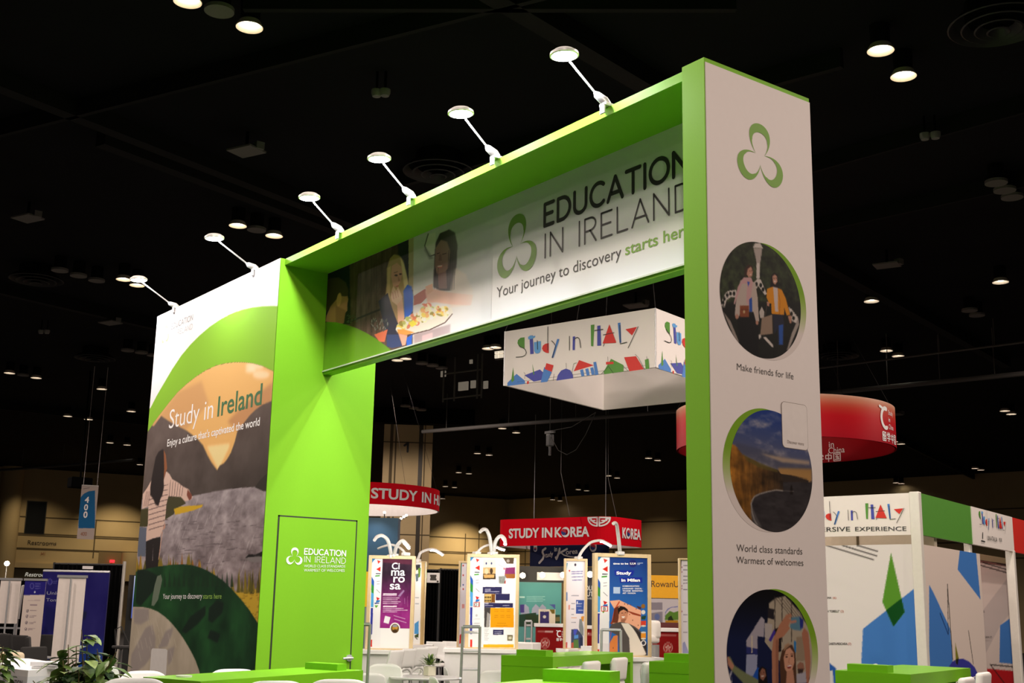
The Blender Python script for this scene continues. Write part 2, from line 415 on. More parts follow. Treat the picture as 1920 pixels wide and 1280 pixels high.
# window high in the left wall
b = MB(); (u0, v0), (u1, v1) = LW.uv(44.5, 1000.5), LW.uv(89, 940); b.fbox(LW, u0, v0, u1, v1, -.05, .03); b.fbox(LW, u0+.05, v0+.05, u1-.05, v1-.05, .03, .034, 1)
win = b.build('window_1', [mat('dark_window_frame', (.03, .028, .02), .5), mat('dark_window_glass', (.012, .014, .016), .12, spec=.6)]); tag(win, 'dark window set high in the left wall', 'window', kind='structure')
# openings: flat sheets with the shade inside them put into the colour
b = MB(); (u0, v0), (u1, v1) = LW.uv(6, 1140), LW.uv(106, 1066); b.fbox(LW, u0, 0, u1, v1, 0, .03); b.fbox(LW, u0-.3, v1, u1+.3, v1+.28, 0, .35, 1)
d1 = b.build('door_1', [mat('recess_shade_dark', (.09, .075, .045), .8), WALLM]); tag(d1, 'dark passage to the restrooms under a beige beam', 'doorway', kind='structure')
b = MB(); (u0, v0), (u1, v1) = LW.uv(176, 1140), LW.uv(262, 1037); b.fbox(LW, u0, 0, u1, v1, 0, .03)
tag(b.build('door_2', mat('recess_shade_dim', (.20, .145, .07), .8)), 'tall opening in the left wall beside the dark booth', 'doorway', kind='structure')
b = MB(); c = LW.pt(lu(249, 1060), 2.9, .3); b.cyl(c, c+ZV*1.7, .75, .75, n=24); tag(b.build('trim_4', WALLM, smooth=True), 'rounded beige column head inside the tall opening', 'column', kind='structure')
# wall writing
t = thing('wall_lettering', 'brown Restrooms lettering on the left wall below the dark window', 'lettering', LW.pt(lu(78, 1017), lv(78, 1022), 0))
b = MB(); px_text(b, LW, 'Restrooms', (51.6, 1020.5), (105.4, 1022.5), (51.6, 1012.3), .0, .03); b.build('letters', mat('brown_ink', (.055, .042, .025)), t)
t = thing('wall_lettering', 'orange H1 letters on the left wall under the Restrooms wording', 'lettering', LW.pt(lu(80, 1040), lv(80, 1041), 0))
b = MB(); px_text(b, LW, 'H1', (76.5, 1041), (84, 1041.3), (76.5, 1034.5), .005, .03); b.build('letters', mat('orange_ink', (.30, .09, .03)), t)
t = thing('restroom_sign', 'white italic Restrooms wording in the dark passage at left', 'sign', LW.pt(lu(60, 1082), lv(60, 1082), .05))
b = MB(); u, v = LW.uv(46, 1080); put_text(b, lambda a, c_, o: LW.pt(a+(c_-v)*.25, c_, o), 'Restrooms', u, v, LW.uv(96, 1081)[0]-u, LW.uv(46, 1072.5)[1]-v, .01, .08); b.build('letters', mat('sign_glow', (.8, .8, .75), emit=((1, .95, .8), .35)), t)
b = MB(); c = LW.pt(lu(209, 1052), lv(209, 1052), .25); b.rbox(c, (.12, .28, .16), .03); b.fbox(LW, lu(209, 1052)-.03, lv(209, 1052)-.03, lu(209, 1052)+.03, lv(209, 1052)+.03, 0, .25); tag(b.build('exit_sign', mat('exit_glow', (.3, .0, .0), emit=((1, .02, .03), 2.5))), 'small red lit exit sign above the black drape', 'exit sign')
# the pillar with the number 1
pc = at(762, 900, 48); PF = Frame(pc, (Vector((CAMP.x, CAMP.y, 0))-Vector((pc.x, pc.y, 0))).normalized()); PF.O.z = 0
b = MB(); b.fbox(PF, -.95, 0, .98, CEIL+.34, -1.6, 0); b.fbox(PF, -.70, 0, -.58, CEIL+.34, 0, .01, 1); b.fbox(PF, -.50, 0, -.44, CEIL+.34, 0, .01, 1)
b.fbox(PF, .44, 0, .60, CEIL+.34, 0, .015, 2); b.fbox(PF, .66, 0, .70, CEIL+.34, 0, .01, 1)
for y in (829, 1002): v = PF.uv(760, y)[1]; b.fbox(PF, -.95, v-.02, .98, v+.02, 0, .012, 1)
pil = b.build('pillar', [WALLM, JOINT, mat('dark_channel', (.03, .022, .012))]); tag(pil, 'square beige hall pillar with a black number one', 'pillar', kind='structure')
b = MB(); b.ribbon(PF.pt, [PF.uv(*q) for q in ((758.5, 835), (765, 830.5), (764.2, 846.5))], .085, .02); o = b.build('number', BLACK, pil)
b = MB(); b.fbox(PF, -2.2, PF.uv(760, 796)[1], 2.6, CEIL+.34, -.2, .5); tag(b.build('trim_30', mat('black_can', (.003, .003, .003), .9, spec=.05)), 'black ceiling bulkhead in front of the pillar top', 'beam', kind='structure')

# ---- ceiling: beams, pipes, lamps
beam_m = mat('black_steel_beam', (.008, .0078, .0075), .7, noise=.3, spec=.1); pipe_m = mat('ceiling_pipe', (.09, .085, .08), .6); CAN = mat('black_can', (.003, .003, .003), .9, spec=.05)
def hpos(px, py, z=CEIL): return onz(px, py, z)
bl = [((0, 150), (480, 340), .25), ((0, 240), (700, 60), .08), ((330, 310), (620, 420), .25), ((960, 0), (1260, 180), .3), ((1530, 480), (1780, 620), .25), ((1560, 760), (1800, 880), .12), ((0, 540), (300, 610), .2), ((640, 0), (1100, 0), .1), ((0, 760), (270, 790), .1), ((880, 300), (1280, 190), .1), ((1540, 420), (1900, 340), .06), ((1550, 300), (1900, 200), .06)]
for i, (p, q, wd) in enumerate(bl):
    b = MB(); A, B = hpos(*p, CEIL+.2), hpos(*q, CEIL+.2); d = (B-A); A -= d*.4; B += d*.6; R = d.to_track_quat('X', 'Z').to_matrix()
    b.box((A+B)/2, (d.length*2, wd, .3), R); o = b.build('trim_%d' % (i+5), beam_m); tag(o, 'black steel beam under the ceiling', 'beam', kind='structure')
pipes = [((-60, 886), (250, 862), 'thin grey pipe running under the ceiling above the left wall', 8.3), ((792, 809), (1300, 768), 'long grey pipe under the hanging white square sign', 8.0), ((1536, 738), (1930, 699), 'long grey pipe above the red China ring', 8.0), ((1536, 690), (1930, 640), 'faint upper grey pipe right of the white column', 8.6)]
for p, q, lab, z in pipes:
    b = MB(); A, B = hpos(*p, z), hpos(*q, z); b.cyl(A, B, .07 if 'faint' not in lab else .03, n=10)
    for k in (.1, .35, .6, .85): P = A+(B-A)*k; b.cyl(P, P+ZV*(CEIL+.34-z), .012, n=6)
    tag(b.build('ceiling_pipe', pipe_m), lab, 'pipe')
trim_m = mat('downlight_trim', (.55, .48, .40), .4)
def make_downlight(loc, label, glow, r=.18):
    t = thing('downlight', label, 'ceiling light', loc)
    b = MB(); b.lathe([(r*.62, .25), (r*.70, .04), (r*.98, -.03), (r, -.02), (r*.76, .06)], Vector(loc), 28); b.build('reflector', trim_m, t, smooth=True)
    b = MB(); b.lathe([(r*.72, .05), (r*.74, .34), (.001, .35)], Vector(loc), 18); b.build('housing', CAN, t)
    b = MB(); c = Vector(loc)+ZV*.02; b.lathe([(.001, 0), (r*.40, 0), (r*.58, .03), (r*.60, .08)], c, 24); b.build('lamp_disc', glow, t)
    return t
GL1 = mat('downlight_glow', (1, 1, 1), emit=((1, .83, .62), 16)); GL2 = mat('far_downlight_glow', (1, 1, 1), emit=((1, .92, .80), 9))
lit = [(352, 0, 'lit downlight cut by the top edge, in the pair above the mural', 1), (468, 48, 'bright starry downlight near the top, right one of its pair', 1),
 (1651, 92, 'bright warm downlight above the white column, upper of the pair', 1), (1694, 140, 'bright warm downlight above the white column, lower of the pair', 1),
 (446, 421, 'lit warm downlight behind the mural lamps, left of its pair', 1), (514, 440, 'lit warm downlight behind the mural lamps, right of its pair', 1),
 (232, 522, 'amber lit downlight left of the outermost mural lamp', 1), (257, 533, 'small lit downlight just under the outermost mural lamp head', 1),
 (18, 698, 'lit downlight at the left edge, left one of a level pair', 2), (68, 707, 'lit downlight near the left edge, right one of a level pair', 2),
 (127, 779, 'lit downlight left of the mural, left one of the middle pair', 2), (166, 785, 'lit downlight left of the mural, right one of the middle pair', 2),
 (206, 829, 'lit downlight left of the mural, left one of the lower pair', 2), (238, 833, 'lit downlight left of the mural, right one of the lower pair', 2),
 (246, 770, 'single warm bright ceiling light left of the green band', 2), (191, 728, 'tiny lit downlight above the middle pair at left', 2),
 (262, 870, 'slim lit downlight just above the left wall top', 2),
 (1634, 563, 'bright oblong ceiling light right of the white column', 2), (1662, 656, 'lit downlight above the red China ring, dimmer one', 2), (1684, 666, 'lit downlight above the red China ring, brighter one', 2),
 (1876, 527, 'bright ceiling light near the right edge beside a louvre', 2), (1884, 769, 'lit downlight near the right edge, upper of its pair', 2), (1896, 775, 'lit downlight near the right edge, lower of its pair', 2),
 (1676, 827, 'lit downlight beside the red China ring, left of its pair', 2), (1689, 831, 'lit downlight beside the red China ring, right of its pair', 2),
 (1828, 877, 'lit downlight low at right, left of its pair', 2), (1839, 880, 'lit downlight low at right, right of its pair', 2), (1680, 904, 'lit downlight lowest at right, left of its pair', 2), (1690, 905.5, 'lit downlight lowest at right, right of its pair', 2),
 (942, 802, 'lit downlight under the pipe below the hanging sign, left of its pair', 2), (968, 810, 'lit downlight under the pipe below the hanging sign, right of its pair', 2),
 (895, 849, 'lit downlight in the opening, left of the second pair', 2), (917, 852, 'lit downlight in the opening, right of the second pair', 2),
 (860, 885, 'lit downlight right of the Hungary ring, left of the upper pair', 2), (879, 887, 'lit downlight right of the Hungary ring, right of the upper pair', 2),
 (835, 911, 'lit downlight right of the Hungary ring, left of the lower pair', 2), (852, 913, 'lit downlight right of the Hungary ring, right of the lower pair', 2), (830, 934, 'lone lit downlight touching the Hungary ring edge', 2),
 (1141, 891, 'lit downlight above the Korea sign, left of the right-hand pair', 2), (1157, 895, 'lit downlight above the Korea sign, right of the right-hand pair', 2),
 (1084, 917, 'lit downlight above the Korea sign, left of the middle pair', 2), (1100, 919, 'lit downlight above the Korea sign, right of the middle pair', 2),
 (1036, 936, 'lit downlight above the Korea sign, left of the lowest pair', 2), (1050, 938, 'lit downlight above the Korea sign, right of the lowest pair', 2),
 (1216, 858, 'lit downlight left of the green column, left of its pair', 2), (1233, 862, 'lit downlight left of the green column, right of its pair', 2),
 (745, 674, 'short lit tube light left of the catwalk, left one', 2), (761, 671, 'short lit tube light left of the catwalk, right one', 2), (915, 652, 'small lit lamp beside the hanging sign, left one', 2), (929, 650, 'small lit lamp beside the hanging sign, right one', 2)]
for px, py, lab, k in lit:
    make_downlight(hpos(px, py), lab, GL1 if k == 1 else GL2)
pale = mat('pale_diffuser', (.13, .12, .11), .6)
def make_disc(loc, label):
    t = thing('unlit_downlight', label, 'ceiling light', loc)
    b = MB(); b.cyl(Vector(loc), Vector(loc)+ZV*.05, .19, n=24); b.build('diffuser', pale, t)
    b = MB(); b.cyl(Vector(loc)+ZV*.05, Vector(loc)+ZV*.35, .14, n=16); b.build('housing', CAN, t)
for px, py, lab in [(411, 22, 'unlit grey ceiling disc between the top pair of lamps'), (481, 432, 'unlit grey ceiling disc between the pair behind the mural lamps'),
 (112, 508, 'unlit ceiling disc, left of the row of three at left'), (147, 518, 'unlit ceiling disc, middle of the row of three at left'), (181, 527, 'unlit ceiling disc, right of the row of three at left'),
 (43, 704, 'unlit disc between the level pair at the left edge'), (239, 658, 'unlit ceiling disc, left of the small row beside the mural'), (265, 662, 'unlit ceiling disc, middle of the small row beside the mural'), (287, 667, 'unlit ceiling disc, right of the small row beside the mural'),
 (1868, 344, 'unlit ceiling disc near the right edge, top of three'), (1884, 358, 'unlit ceiling disc near the right edge, middle of three'), (1898, 371, 'unlit ceiling disc near the right edge, bottom of three'),
 (1818, 583, 'unlit ceiling disc at right, left of a pair'), (1832, 592, 'unlit ceiling disc at right, right of a pair'),
 (791, 682, 'unlit ceiling disc in the opening, left of three'), (811, 686, 'unlit ceiling disc in the opening, middle of three'), (828, 691, 'unlit ceiling disc in the opening, right of three'),
 (760, 762, 'unlit ceiling disc low in the opening, left of three'), (776, 766, 'unlit ceiling disc low in the opening, middle of three'), (790, 769, 'unlit ceiling disc low in the opening, right of three')]:
    make_disc(hpos(px, py), lab)
rings_m = mat('dark_diffuser_ring', (.014, .013, .012), .6)
for px, py, lab in [(68, 525, 'round ringed air diffuser left of the row of unlit discs'), (178, 672, 'round ringed air diffuser lower left of the mural'), (822, 322, 'round ringed air diffuser behind the lamp arms'), (1872, 48, 'large round ringed air diffuser at the upper right'), (1570, 668, 'dim round air diffuser beside the white column')]:
    loc = hpos(px, py); t = thing('air_diffuser', lab, 'air vent', loc)
    for i, r in enumerate((.62, .46, .30, .15)):
        b = MB(); b.lathe([(r, 0), (r-.09, .10), (r-.10, .10), (r-.02, -.01), (r, 0)], loc-ZV*(.03*i), 36); b.build('ring', rings_m, t, smooth=True)
    b = MB(); b.cyl(loc+ZV*.1, loc+ZV*.345, .40, n=24); b.build('duct', CAN, t)
for px, py, lab in [(462, 283, 'pale square plate on the ceiling above the mural'), (207, 605, 'pale ceiling plate left of the mural'), (1663, 497, 'pale ceiling plate right of the white column'), (52, 409, 'pale ceiling plate near the left edge'), (1192, 573, 'pale ceiling plate behind the hanging sign'), (1678, 777, 'pale ceiling plate right of the red ring')]:
    loc = hpos(px, py); b = MB(); b.box(loc, (.52, .40, .03), Matrix.Rotation(.4, 3, 'Z')); b.box(loc+Vector((.22, .12, .05)), (.14, .14, .12)); b.k = 1; b.cyl(loc+ZV*.02, loc+ZV*.345, .03, n=8)
    tag(b.build('ceiling_plate', [pale, CAN]), lab, 'ceiling plate')
for px, py, lab in [(706, 175, 'small grey ceiling sensor, left of the pair above the header'), (722, 174, 'small grey ceiling sensor, right of the pair above the header'), (1734, 256, 'small grey ceiling sensor, left of the pair at right'), (1754, 254, 'small grey ceiling sensor, right of the pair at right'), (77, 622, 'small ceiling sensor left of the ring diffuser'), (88, 622, 'small ceiling sensor right of its neighbour at left')]:
    loc = hpos(px, py); b = MB(); b.lathe([(.001, -.06), (.06, -.05), (.08, 0), (.08, .05), (.03, .06)], loc, 16); b.k = 1; b.cyl(loc+ZV*.05, loc+ZV*.345, .02, n=8); tag(b.build('ceiling_sensor', [mat('sensor_grey', (.2, .19, .18)), CAN], smooth=True), lab, 'sensor')
# catwalk and strip light seen through the opening
cw = at(875, 690, 38); t = thing('catwalk', 'dark catwalk frame with lit panels under the ceiling', 'catwalk', cw)
F2 = Frame(cw, E2*-1); b = MB()
for u in (-.9, -.45, .45, .62): b.fbox(F2, u-.02, -1.0, u+.02, CEIL+.34-cw.z, 0, .04)
for v in (-.9, -.1, .75): b.fbox(F2, -.9, v-.02, .62, v+.02, 0, .04)
b.build('frame', mat('catwalk_steel', (.10, .095, .085), .5), t)
b = MB(); u, v = F2.uv(868, 659); b.fbox(F2, u-.24, v-.03, u+.24, v+.03, 0, .05); b.build('tube_light', GL2, t)
for k, (x0, y0, x1, y1) in enumerate([(857, 714, 875, 732), (880, 712, 889, 727), (878, 673, 883, 681), (904, 713, 912, 728), (824, 694, 833, 706)]):
    b = MB(); u0, v0 = F2.uv(x0, y1); u1, v1 = F2.uv(x1, y0); b.fbox(F2, u0, v0, u1, v1, -.1, -.05); b.build('lit_panel', mat('dim_lit_panel', (.3, .27, .22), emit=((1, .85, .65), .12)), t)
b = MB(); u0, v0 = F2.uv(929, 672); u1, v1 = F2.uv(945, 655)
for i in range(2):
    for j in range(2): b.fbox(F2, u0+(u1-u0)*i*.52, v0+(v1-v0)*j*.52, u0+(u1-u0)*(i*.52+.45), v0+(v1-v0)*(j*.52+.44), 0, .05)
t = thing('lit_window_lamp', 'small four-pane lit window box beside the hanging white sign', 'lamp', F2.pt(u0, v0)); b.build('panes', mat('soft_pane_glow', (.8, .7, .6), emit=((1, .85, .65), .7)), t)
b = MB(); b.fbox(F2, u0-.04, v0-.04, u1+.04, v1+.04, -.1, -.02); p_ = F2.pt((u0+u1)/2, v1); b.cyl(p_, (p_.x, p_.y, CEIL+.34), .02, n=6); b.build('housing', DARK, t)

# ================================================================== THE IRELAND ARCH
XL, XT, XC = -8.867, -5.664, -.187
H, SGN, DC, DT = 4.88, .5176, .966, 1.104
arch = thing('exhibition_arch', 'tall lime-green exhibition arch with a mural tower, long header sign and white end column', 'exhibition stand', ((XL+XT)/2, .5, 0))
b = MB(); b.aabb((XL, 0, 0), (XT, DT, H)); b.build('tower', GREEN, arch)
b = MB(); b.aabb((XT, .045, 4.818), (XC, DT, H)); b.build('header_slab', GREEN, arch)
b = MB(); b.aabb((XC, 0, 0), (0, DC, H)); b.build('end_column', GREEN, arch)
b = MB(); b.aabb((XT, SGN+.004, 3.80), (XC, SGN+.10, 4.818)); sgp = b.build('sign_beam', GREEN, arch)
# door
IF = Frame((XT, 0, 0), (1, 0, 0))
b = MB(); b.fbox(IF, .149, .01, .964, 2.403, -.01, .006); door = b.build('door', GREEN, arch)
b = MB()
for a in ((.134, 0, .149, 2.417), (.964, 0, .979, 2.417), (.134, 2.403, .979, 2.417)): b.fbox(IF, *a, -.01, .003)
b.build('door_gap', mat('dark_gap', (.03, .035, .025)), door)
hu, hv = IF.uv(653.5, 1233); b = MB()
b.cyl(IF.pt(hu, hv, 0), IF.pt(hu, hv, .02), .032, n=20); b.cyl(IF.pt(hu, hv, 0), IF.pt(hu, hv, .07), .012, n=12)
b.tube([IF.pt(hu+.01, hv, .066), IF.pt(hu-.05, hv, .07), IF.pt(IF.uv(637, 1233)[0], hv-.004, .066)], .012, 10); b.build('door_handle', STEEL, door, smooth=True)
b = MB(); mp = IF.pt; off = .009
for s, bl_, br_, tl_, wt in (('EDUCATION', (569.4, 1038.6), (648, 1039.9), (569.4, 1028.2), .20), ('IN IRELAND', (568.9, 1053.1), (647.6, 1054.3), (568.9, 1042.2), .10)):
    u0, v0 = IF.uv(*bl_); u1 = IF.uv(*br_)[0]; stroke_text(b, mp, s, u0, v0, u1-u0, IF.uv(*tl_)[1]-v0, wt, off)
px_text(b, IF, 'WORLD CLASS STANDARDS', (569.1, 1063.2), (646.3, 1063.8), (569.1, 1058.2), -.004, off); px_text(b, IF, 'WARMEST OF WELCOMES', (568.9, 1071.2), (645.2, 1071.8), (568.9, 1066), -.004, off)
u0, v0 = IF.uv(551.4, 1044.5); trefoil(b, mp, u0, v0, IF.uv(551, 1026)[1]-v0, off); b.build('lettering', INKW, door)

# ---- mural on the front of the tower
MF = Frame((XL, -.004, 0), (0, -1, 0))
cv = Canvas(MF, 0, 0, XT-XL, H, 300, 540, (250, 249, 252))
k1 = lambda pts: CP(220, 460, 2.91, pts); k2 = lambda pts: CP(220, 880, 3.2, pts); k3 = lambda pts: CP(255, 820, 5.565, pts)
outer = k1([(165, 905), (182, 885), (215, 820), (250, 760), (300, 675), (350, 600), (400, 540), (450, 490), (505, 443), (560, 405), (620, 372), (680, 350), (735, 338), (790, 332), (840, 330), (900, 331)])
inner = k1([(160, 1020), (172, 1010), (200, 965), (230, 925), (280, 860), (330, 800), (380, 754), (430, 715), (485, 680), (540, 655), (590, 643), (640, 637), (690, 637), (740, 643), (795, 658), (850, 685), (900, 715)])
cv.poly(outer+[(560, 1300), (200, 1300)], (141, 198, 48))
g = cv.grad((420, 640), (420, 850)); ph = np.zeros(cv.X.shape+(3,)); ph[:] = (214, 170, 108)
ph = ph*(1-g[..., None]*.25)+np.array((236, 178, 84))*g[..., None]*.25
m = cv.poly(inner+[(560, 1300), (200, 1300)], (0, 0, 0)); cv.a = cv.a*(1-m[..., None])+ph*m[..., None]
PHM = m
def pphoto(pts, col, al=1, soft=0):
    q = cv.mask_poly([cv.c(p) for p in pts])
    for _ in range(soft): q = (q+np.roll(q, 1, 0)+np.roll(q, -1, 0)+np.roll(q, 1, 1)+np.roll(q, -1, 1))/5
    cv.put(q*PHM, col, al)
pphoto(k1([(100, 1010), (230, 930), (330, 800), (460, 740), (500, 860), (380, 1000), (100, 1100)]), (186, 140, 96), .6, 12)
pphoto(k1([(600, 960), (700, 860), (880, 720), (900, 900), (700, 1050)]), (170, 120, 84), .7, 12)
pphoto(k3([(760, 140), (860, 340), (975, 100), (975, 60), (740, 90)]), (245, 218, 160), .8, 6)
for c, rx, ry in (((478, 686), 18, 7), ((490, 702), 16, 8), ((470, 694), 10, 5)): pphoto([(c[0]+rx*math.cos(t), c[1]+ry*math.sin(t)) for t in np.linspace(0, 6.28, 16)], (255, 246, 236), .45, 8)
nz = cv.noise(10, 18, 3)
Lm = k1([(100, 960), (200, 985), (240, 930), (285, 960), (330, 985), (380, 1010), (440, 1058), (468, 1090), (490, 1140), (515, 1185), (545, 1225)])
Rm = k1([(545, 1225), (560, 1200), (582, 1188), (600, 1165), (620, 1130), (640, 1075), (655, 1015), (690, 970), (720, 930), (755, 895), (790, 870), (850, 845), (900, 830)])
for pts, c0 in ((Lm+[(411, 900), (411, 1000), (200, 1000)], (92, 80, 76)), (Rm+[(540, 1000), (404, 1000), (404, 900)], (98, 84, 78))):
    q = cv.mask_poly([cv.c(p) for p in pts]); q = (q+np.roll(q, 1, 0)+np.roll(q, -1, 0)+np.roll(q, 1, 1)+np.roll(q, -1, 1))/5*PHM
    gr = cv.grad((400, 760), (400, 930))[..., None]
    colr = np.array(c0)*(1-gr)+np.array((66, 58, 54))*gr+(nz[..., None]-.5)*34
    cv.a = cv.a*(1-q[..., None])+colr*q[..., None]
lake = k3([(0, 640), (330, 660), (480, 630), (590, 610), (740, 578), (900, 548), (1080, 525), (1250, 515), (1420, 530)])+[(540, 1130), (200, 1130)]
q = cv.mask_poly([cv.c(p) for p in lake])*PHM; n2 = cv.noise(22, 70, 5); n3 = cv.noise(14, 10, 8)
gr = cv.grad((430, 900), (430, 1080))[..., None]
colr = np.array((146, 138, 142))*(1-gr)+np.array((128, 116, 118))*gr+(n2[..., None]-.5)*78+(n3[..., None]-.5)*44
cv.a = cv.a*(1-q[..., None])+colr*q[..., None]
for i in range(34):
    x = 300+rng.random()*190; y = 935+rng.random()*120; L = 8+rng.random()*26
    pphoto([(x, y), (x+1.2, y), (x-L*.35+1, y+L), (x-L*.35, y+L)], (206, 200, 200), .35)
for i in range(60):
    x = 330+rng.random()*165; y = 975+rng.random()*85; L = 4+rng.random()*14
    pphoto([(x, y), (x+L, y-.8), (x+L, y+.6), (x, y+1)], (70, 62, 66), .55)
pphoto(k3([(300, 860), (320, 620), (450, 615), (500, 640), (520, 690), (420, 740), (395, 800)]), (64, 62, 38)); pphoto(k3([(395, 745), (470, 720), (560, 712), (640, 708), (700, 700), (690, 725), (600, 760), (500, 785), (410, 805)]), (196, 160, 36))
pphoto(k3([(1240, 520), (1290, 450), (1350, 390), (1390, 360), (1390, 560), (1330, 560)]), (44, 40, 36))
pphoto(k3([(20, 750), (130, 740), (130, 930), (20, 930)]), (64, 62, 34)); pphoto(k3([(20, 930), (110, 940), (100, 1240), (20, 1240)]), (92, 100, 116))
pphoto(k3([(1140, 1260), (1160, 1220), (1240, 1215), (1330, 1200), (1400, 1210), (1400, 1300), (1200, 1300)]), (118, 112, 112)); pphoto(k3([(1140, 1255), (1180, 1215), (1250, 1220), (1330, 1180), (1390, 1190), (1390, 1240), (1260, 1240)]), (26, 24, 24))
# gorse and grass
for i in range(46):
    x = 232+rng.random()*170; y0 = 1075 if x < 390 else 1092; h = 14+rng.random()*26*(1 if x < 360 else .6); wd = 2+rng.random()*4
    pphoto([(x-wd, y0), (x, y0-h), (x+wd, y0)], [(120, 104, 30), (158, 128, 40), (84, 78, 30), (140, 92, 36)][i % 4], .9)
pphoto(k2([(690, 730), (760, 735), (900, 700), (900, 1000), (840, 920), (760, 800)]), (184, 152, 48), 1, 1)
for i in range(30):
    x = 432+rng.random()*75; y0 = 1108+rng.random()*6; h = 14+rng.random()*34
    pphoto([(x-3, y0), (x, y0-h), (x+3, y0)], [(60, 56, 26), (128, 110, 34), (86, 80, 30)][i % 3], .9)
for i in range(70):
    x = 440+rng.random()*60; y = 1112+rng.random()*60; pphoto([(x, y), (x+4, y-1), (x+5, y+1), (x, y+1.4)], (120, 92, 26), .6)
# the woman seen from behind
swt = k3([(165, 440), (200, 420), (320, 355), (350, 380), (380, 435), (440, 470), (490, 510), (550, 540), (590, 620), (580, 645), (540, 660), (510, 665), (470, 620), (340, 610), (320, 690), (305, 850), (280, 960), (250, 1035), (180, 1050), (105, 1080), (110, 980), (125, 900), (130, 720), (100, 730), (65, 745), (72, 590), (120, 520)])
pphoto(swt, (206, 178, 164))
for i in range(9):
    y = 500+i*52; pphoto(k3([(132 if i > 1 else 150, y+44), (235, y+12), (335, y-14), (335, y-7), (235, y+20), (132 if i > 1 else 150, y+52)]), (74, 56, 58), .9)
for i in range(6): x = 360+i*26; pphoto(k3([(x, 440+i*12), (x+5, 442+i*12), (x-10, 612), (x-16, 612)]), (90, 70, 72), .8)
for i in range(4): x = 80+i*14; pphoto(k3([(x+30, 560), (x+34, 562), (x+4, 720), (x, 718)]), (100, 74, 72), .8)
pphoto(k3([(540, 540), (585, 600), (580, 640), (555, 655), (530, 600)]), (120, 66, 52))
pphoto(k3([(105, 1085), (180, 1052), (252, 1035), (258, 1060), (236, 1300), (175, 1330), (180, 1110), (170, 1300), (100, 1330)]), (36, 32, 32)); pphoto(k3([(105, 1300), (235, 1270), (225, 1420), (100, 1500)]), (34, 30, 30))
pphoto(k3([(280, 960), (305, 880), (306, 940), (285, 965)]), (186, 140, 120)); pphoto(k3([(272, 980), (280, 980), (240, 1270), (234, 1270)]), (190, 150, 130))
pphoto(k3([(280, 120), (235, 150), (205, 210), (188, 300), (165, 420), (150, 520), (150, 600), (180, 640), (205, 700), (235, 715), (255, 640), (275, 600), (292, 520), (290, 440), (318, 340), (312, 220), (300, 150)]), (34, 26, 26), 1, 1)
pphoto(k3([(290, 130), (312, 180), (326, 320), (300, 400), (288, 440), (296, 330), (292, 200)]), (150, 92, 58), .9)
# dark green disc and grey disc
dk = k2([(60, 640), (130, 605), (240, 582), (330, 570), (390, 568), (450, 573), (500, 588), (545, 608), (595, 638), (640, 670), (690, 720), (740, 775), (790, 838), (845, 922), (900, 1010)])+[(540, 1300), (200, 1300)]
q = cv.mask_poly([cv.c(p) for p in dk])*PHM; n4 = cv.noise(9, 14, 12)
colr = np.array((22, 62, 32))+(n4[..., None]-.5)*np.array((34, 66, 30))
cv.a = cv.a*(1-q[..., None])+colr*q[..., None]
for pts in (k2([(385, 970), (440, 880), (530, 815), (530, 870), (480, 930), (410, 985)]), k2([(550, 830), (600, 780), (640, 800), (630, 860), (570, 920), (545, 905)]), k2([(120, 600), (180, 600), (250, 640), (250, 690), (140, 820), (110, 800)]), k2([(560, 960), (620, 985), (600, 1040), (540, 1010)])): pphoto(pts, (14, 30, 24), .85, 2)
for i in range(16):
    x = 300+i*9; h = 8+rng.random()*18; pphoto([(x-3, 1100), (x, 1080-h*.6), (x+3, 1100)], (20, 44, 26), .7)
pphoto(k2([(262, 630), (240, 640), (225, 690), (212, 760), (205, 815), (220, 818), (245, 780), (262, 700), (270, 660)]), (104, 116, 100), .95)
gy = k2([(40, 830), (100, 823), (150, 824), (200, 834), (245, 853), (285, 882), (325, 920), (362, 965), (395, 1010), (425, 1060), (450, 1105), (472, 1150), (488, 1195), (500, 1240)])+[(380, 1300), (190, 1300)]
q = cv.mask_poly([cv.c(p) for p in gy])*PHM; n5 = cv.noise(12, 9, 21)
colr = np.array((166, 156, 138))+(n5[..., None]-.5)*50
cv.a = cv.a*(1-q[..., None])+colr*q[..., None]
for pts in (k2([(170, 950), (210, 930), (230, 1010), (225, 1090), (170, 1170), (75, 1250), (85, 1110)]), k2([(290, 970), (335, 945), (330, 980), (300, 1060), (240, 1080)]), k2([(300, 1080), (345, 1060), (330, 1140), (305, 1180)]), k2([(100, 830), (190, 835), (190, 900), (140, 930), (100, 920)])): pphoto(pts, (138, 130, 128), .8, 3)
for i in range(26):
    x = 250+rng.random()*80; y = 1150+rng.random()*80; pphoto([(x, y), (x+.8, y), (x+5, y+18), (x+4, y+18)], (196, 188, 170), .45)
cv.a = cv.a*(1+.12*PHM[..., None])
mur = cv.mesh('mural', arch)
for s, p0, p1, tp, bo_ in (('Study in', (316.6, 803.5), (399, 783.5), (315.2, 769), -.004), ("Enjoy a culture that's captivated the world", (313.5, 837), (487, 797), (313, 824), .012), ('Your journey to discovery', (305.3, 1122.5), (379, 1122), (305.3, 1112.5), -.002)):
    b = MB(); px_text(b, MF, s, p0, p1, tp, bo_); b.build('lettering', INKW, mur)
b = MB(); px_text(b, MF, 'Ireland', (407.5, 780.5), (490.5, 757.5), (406, 744), .01); b.build('lettering', INKDG, mur)
b = MB(); px_text(b, MF, 'starts here', (381, 1122), (415.5, 1122), (381, 1112.5), .002); b.build('lettering', mat('light_green_ink', (.26, .48, .07)), mur)
b = MB()
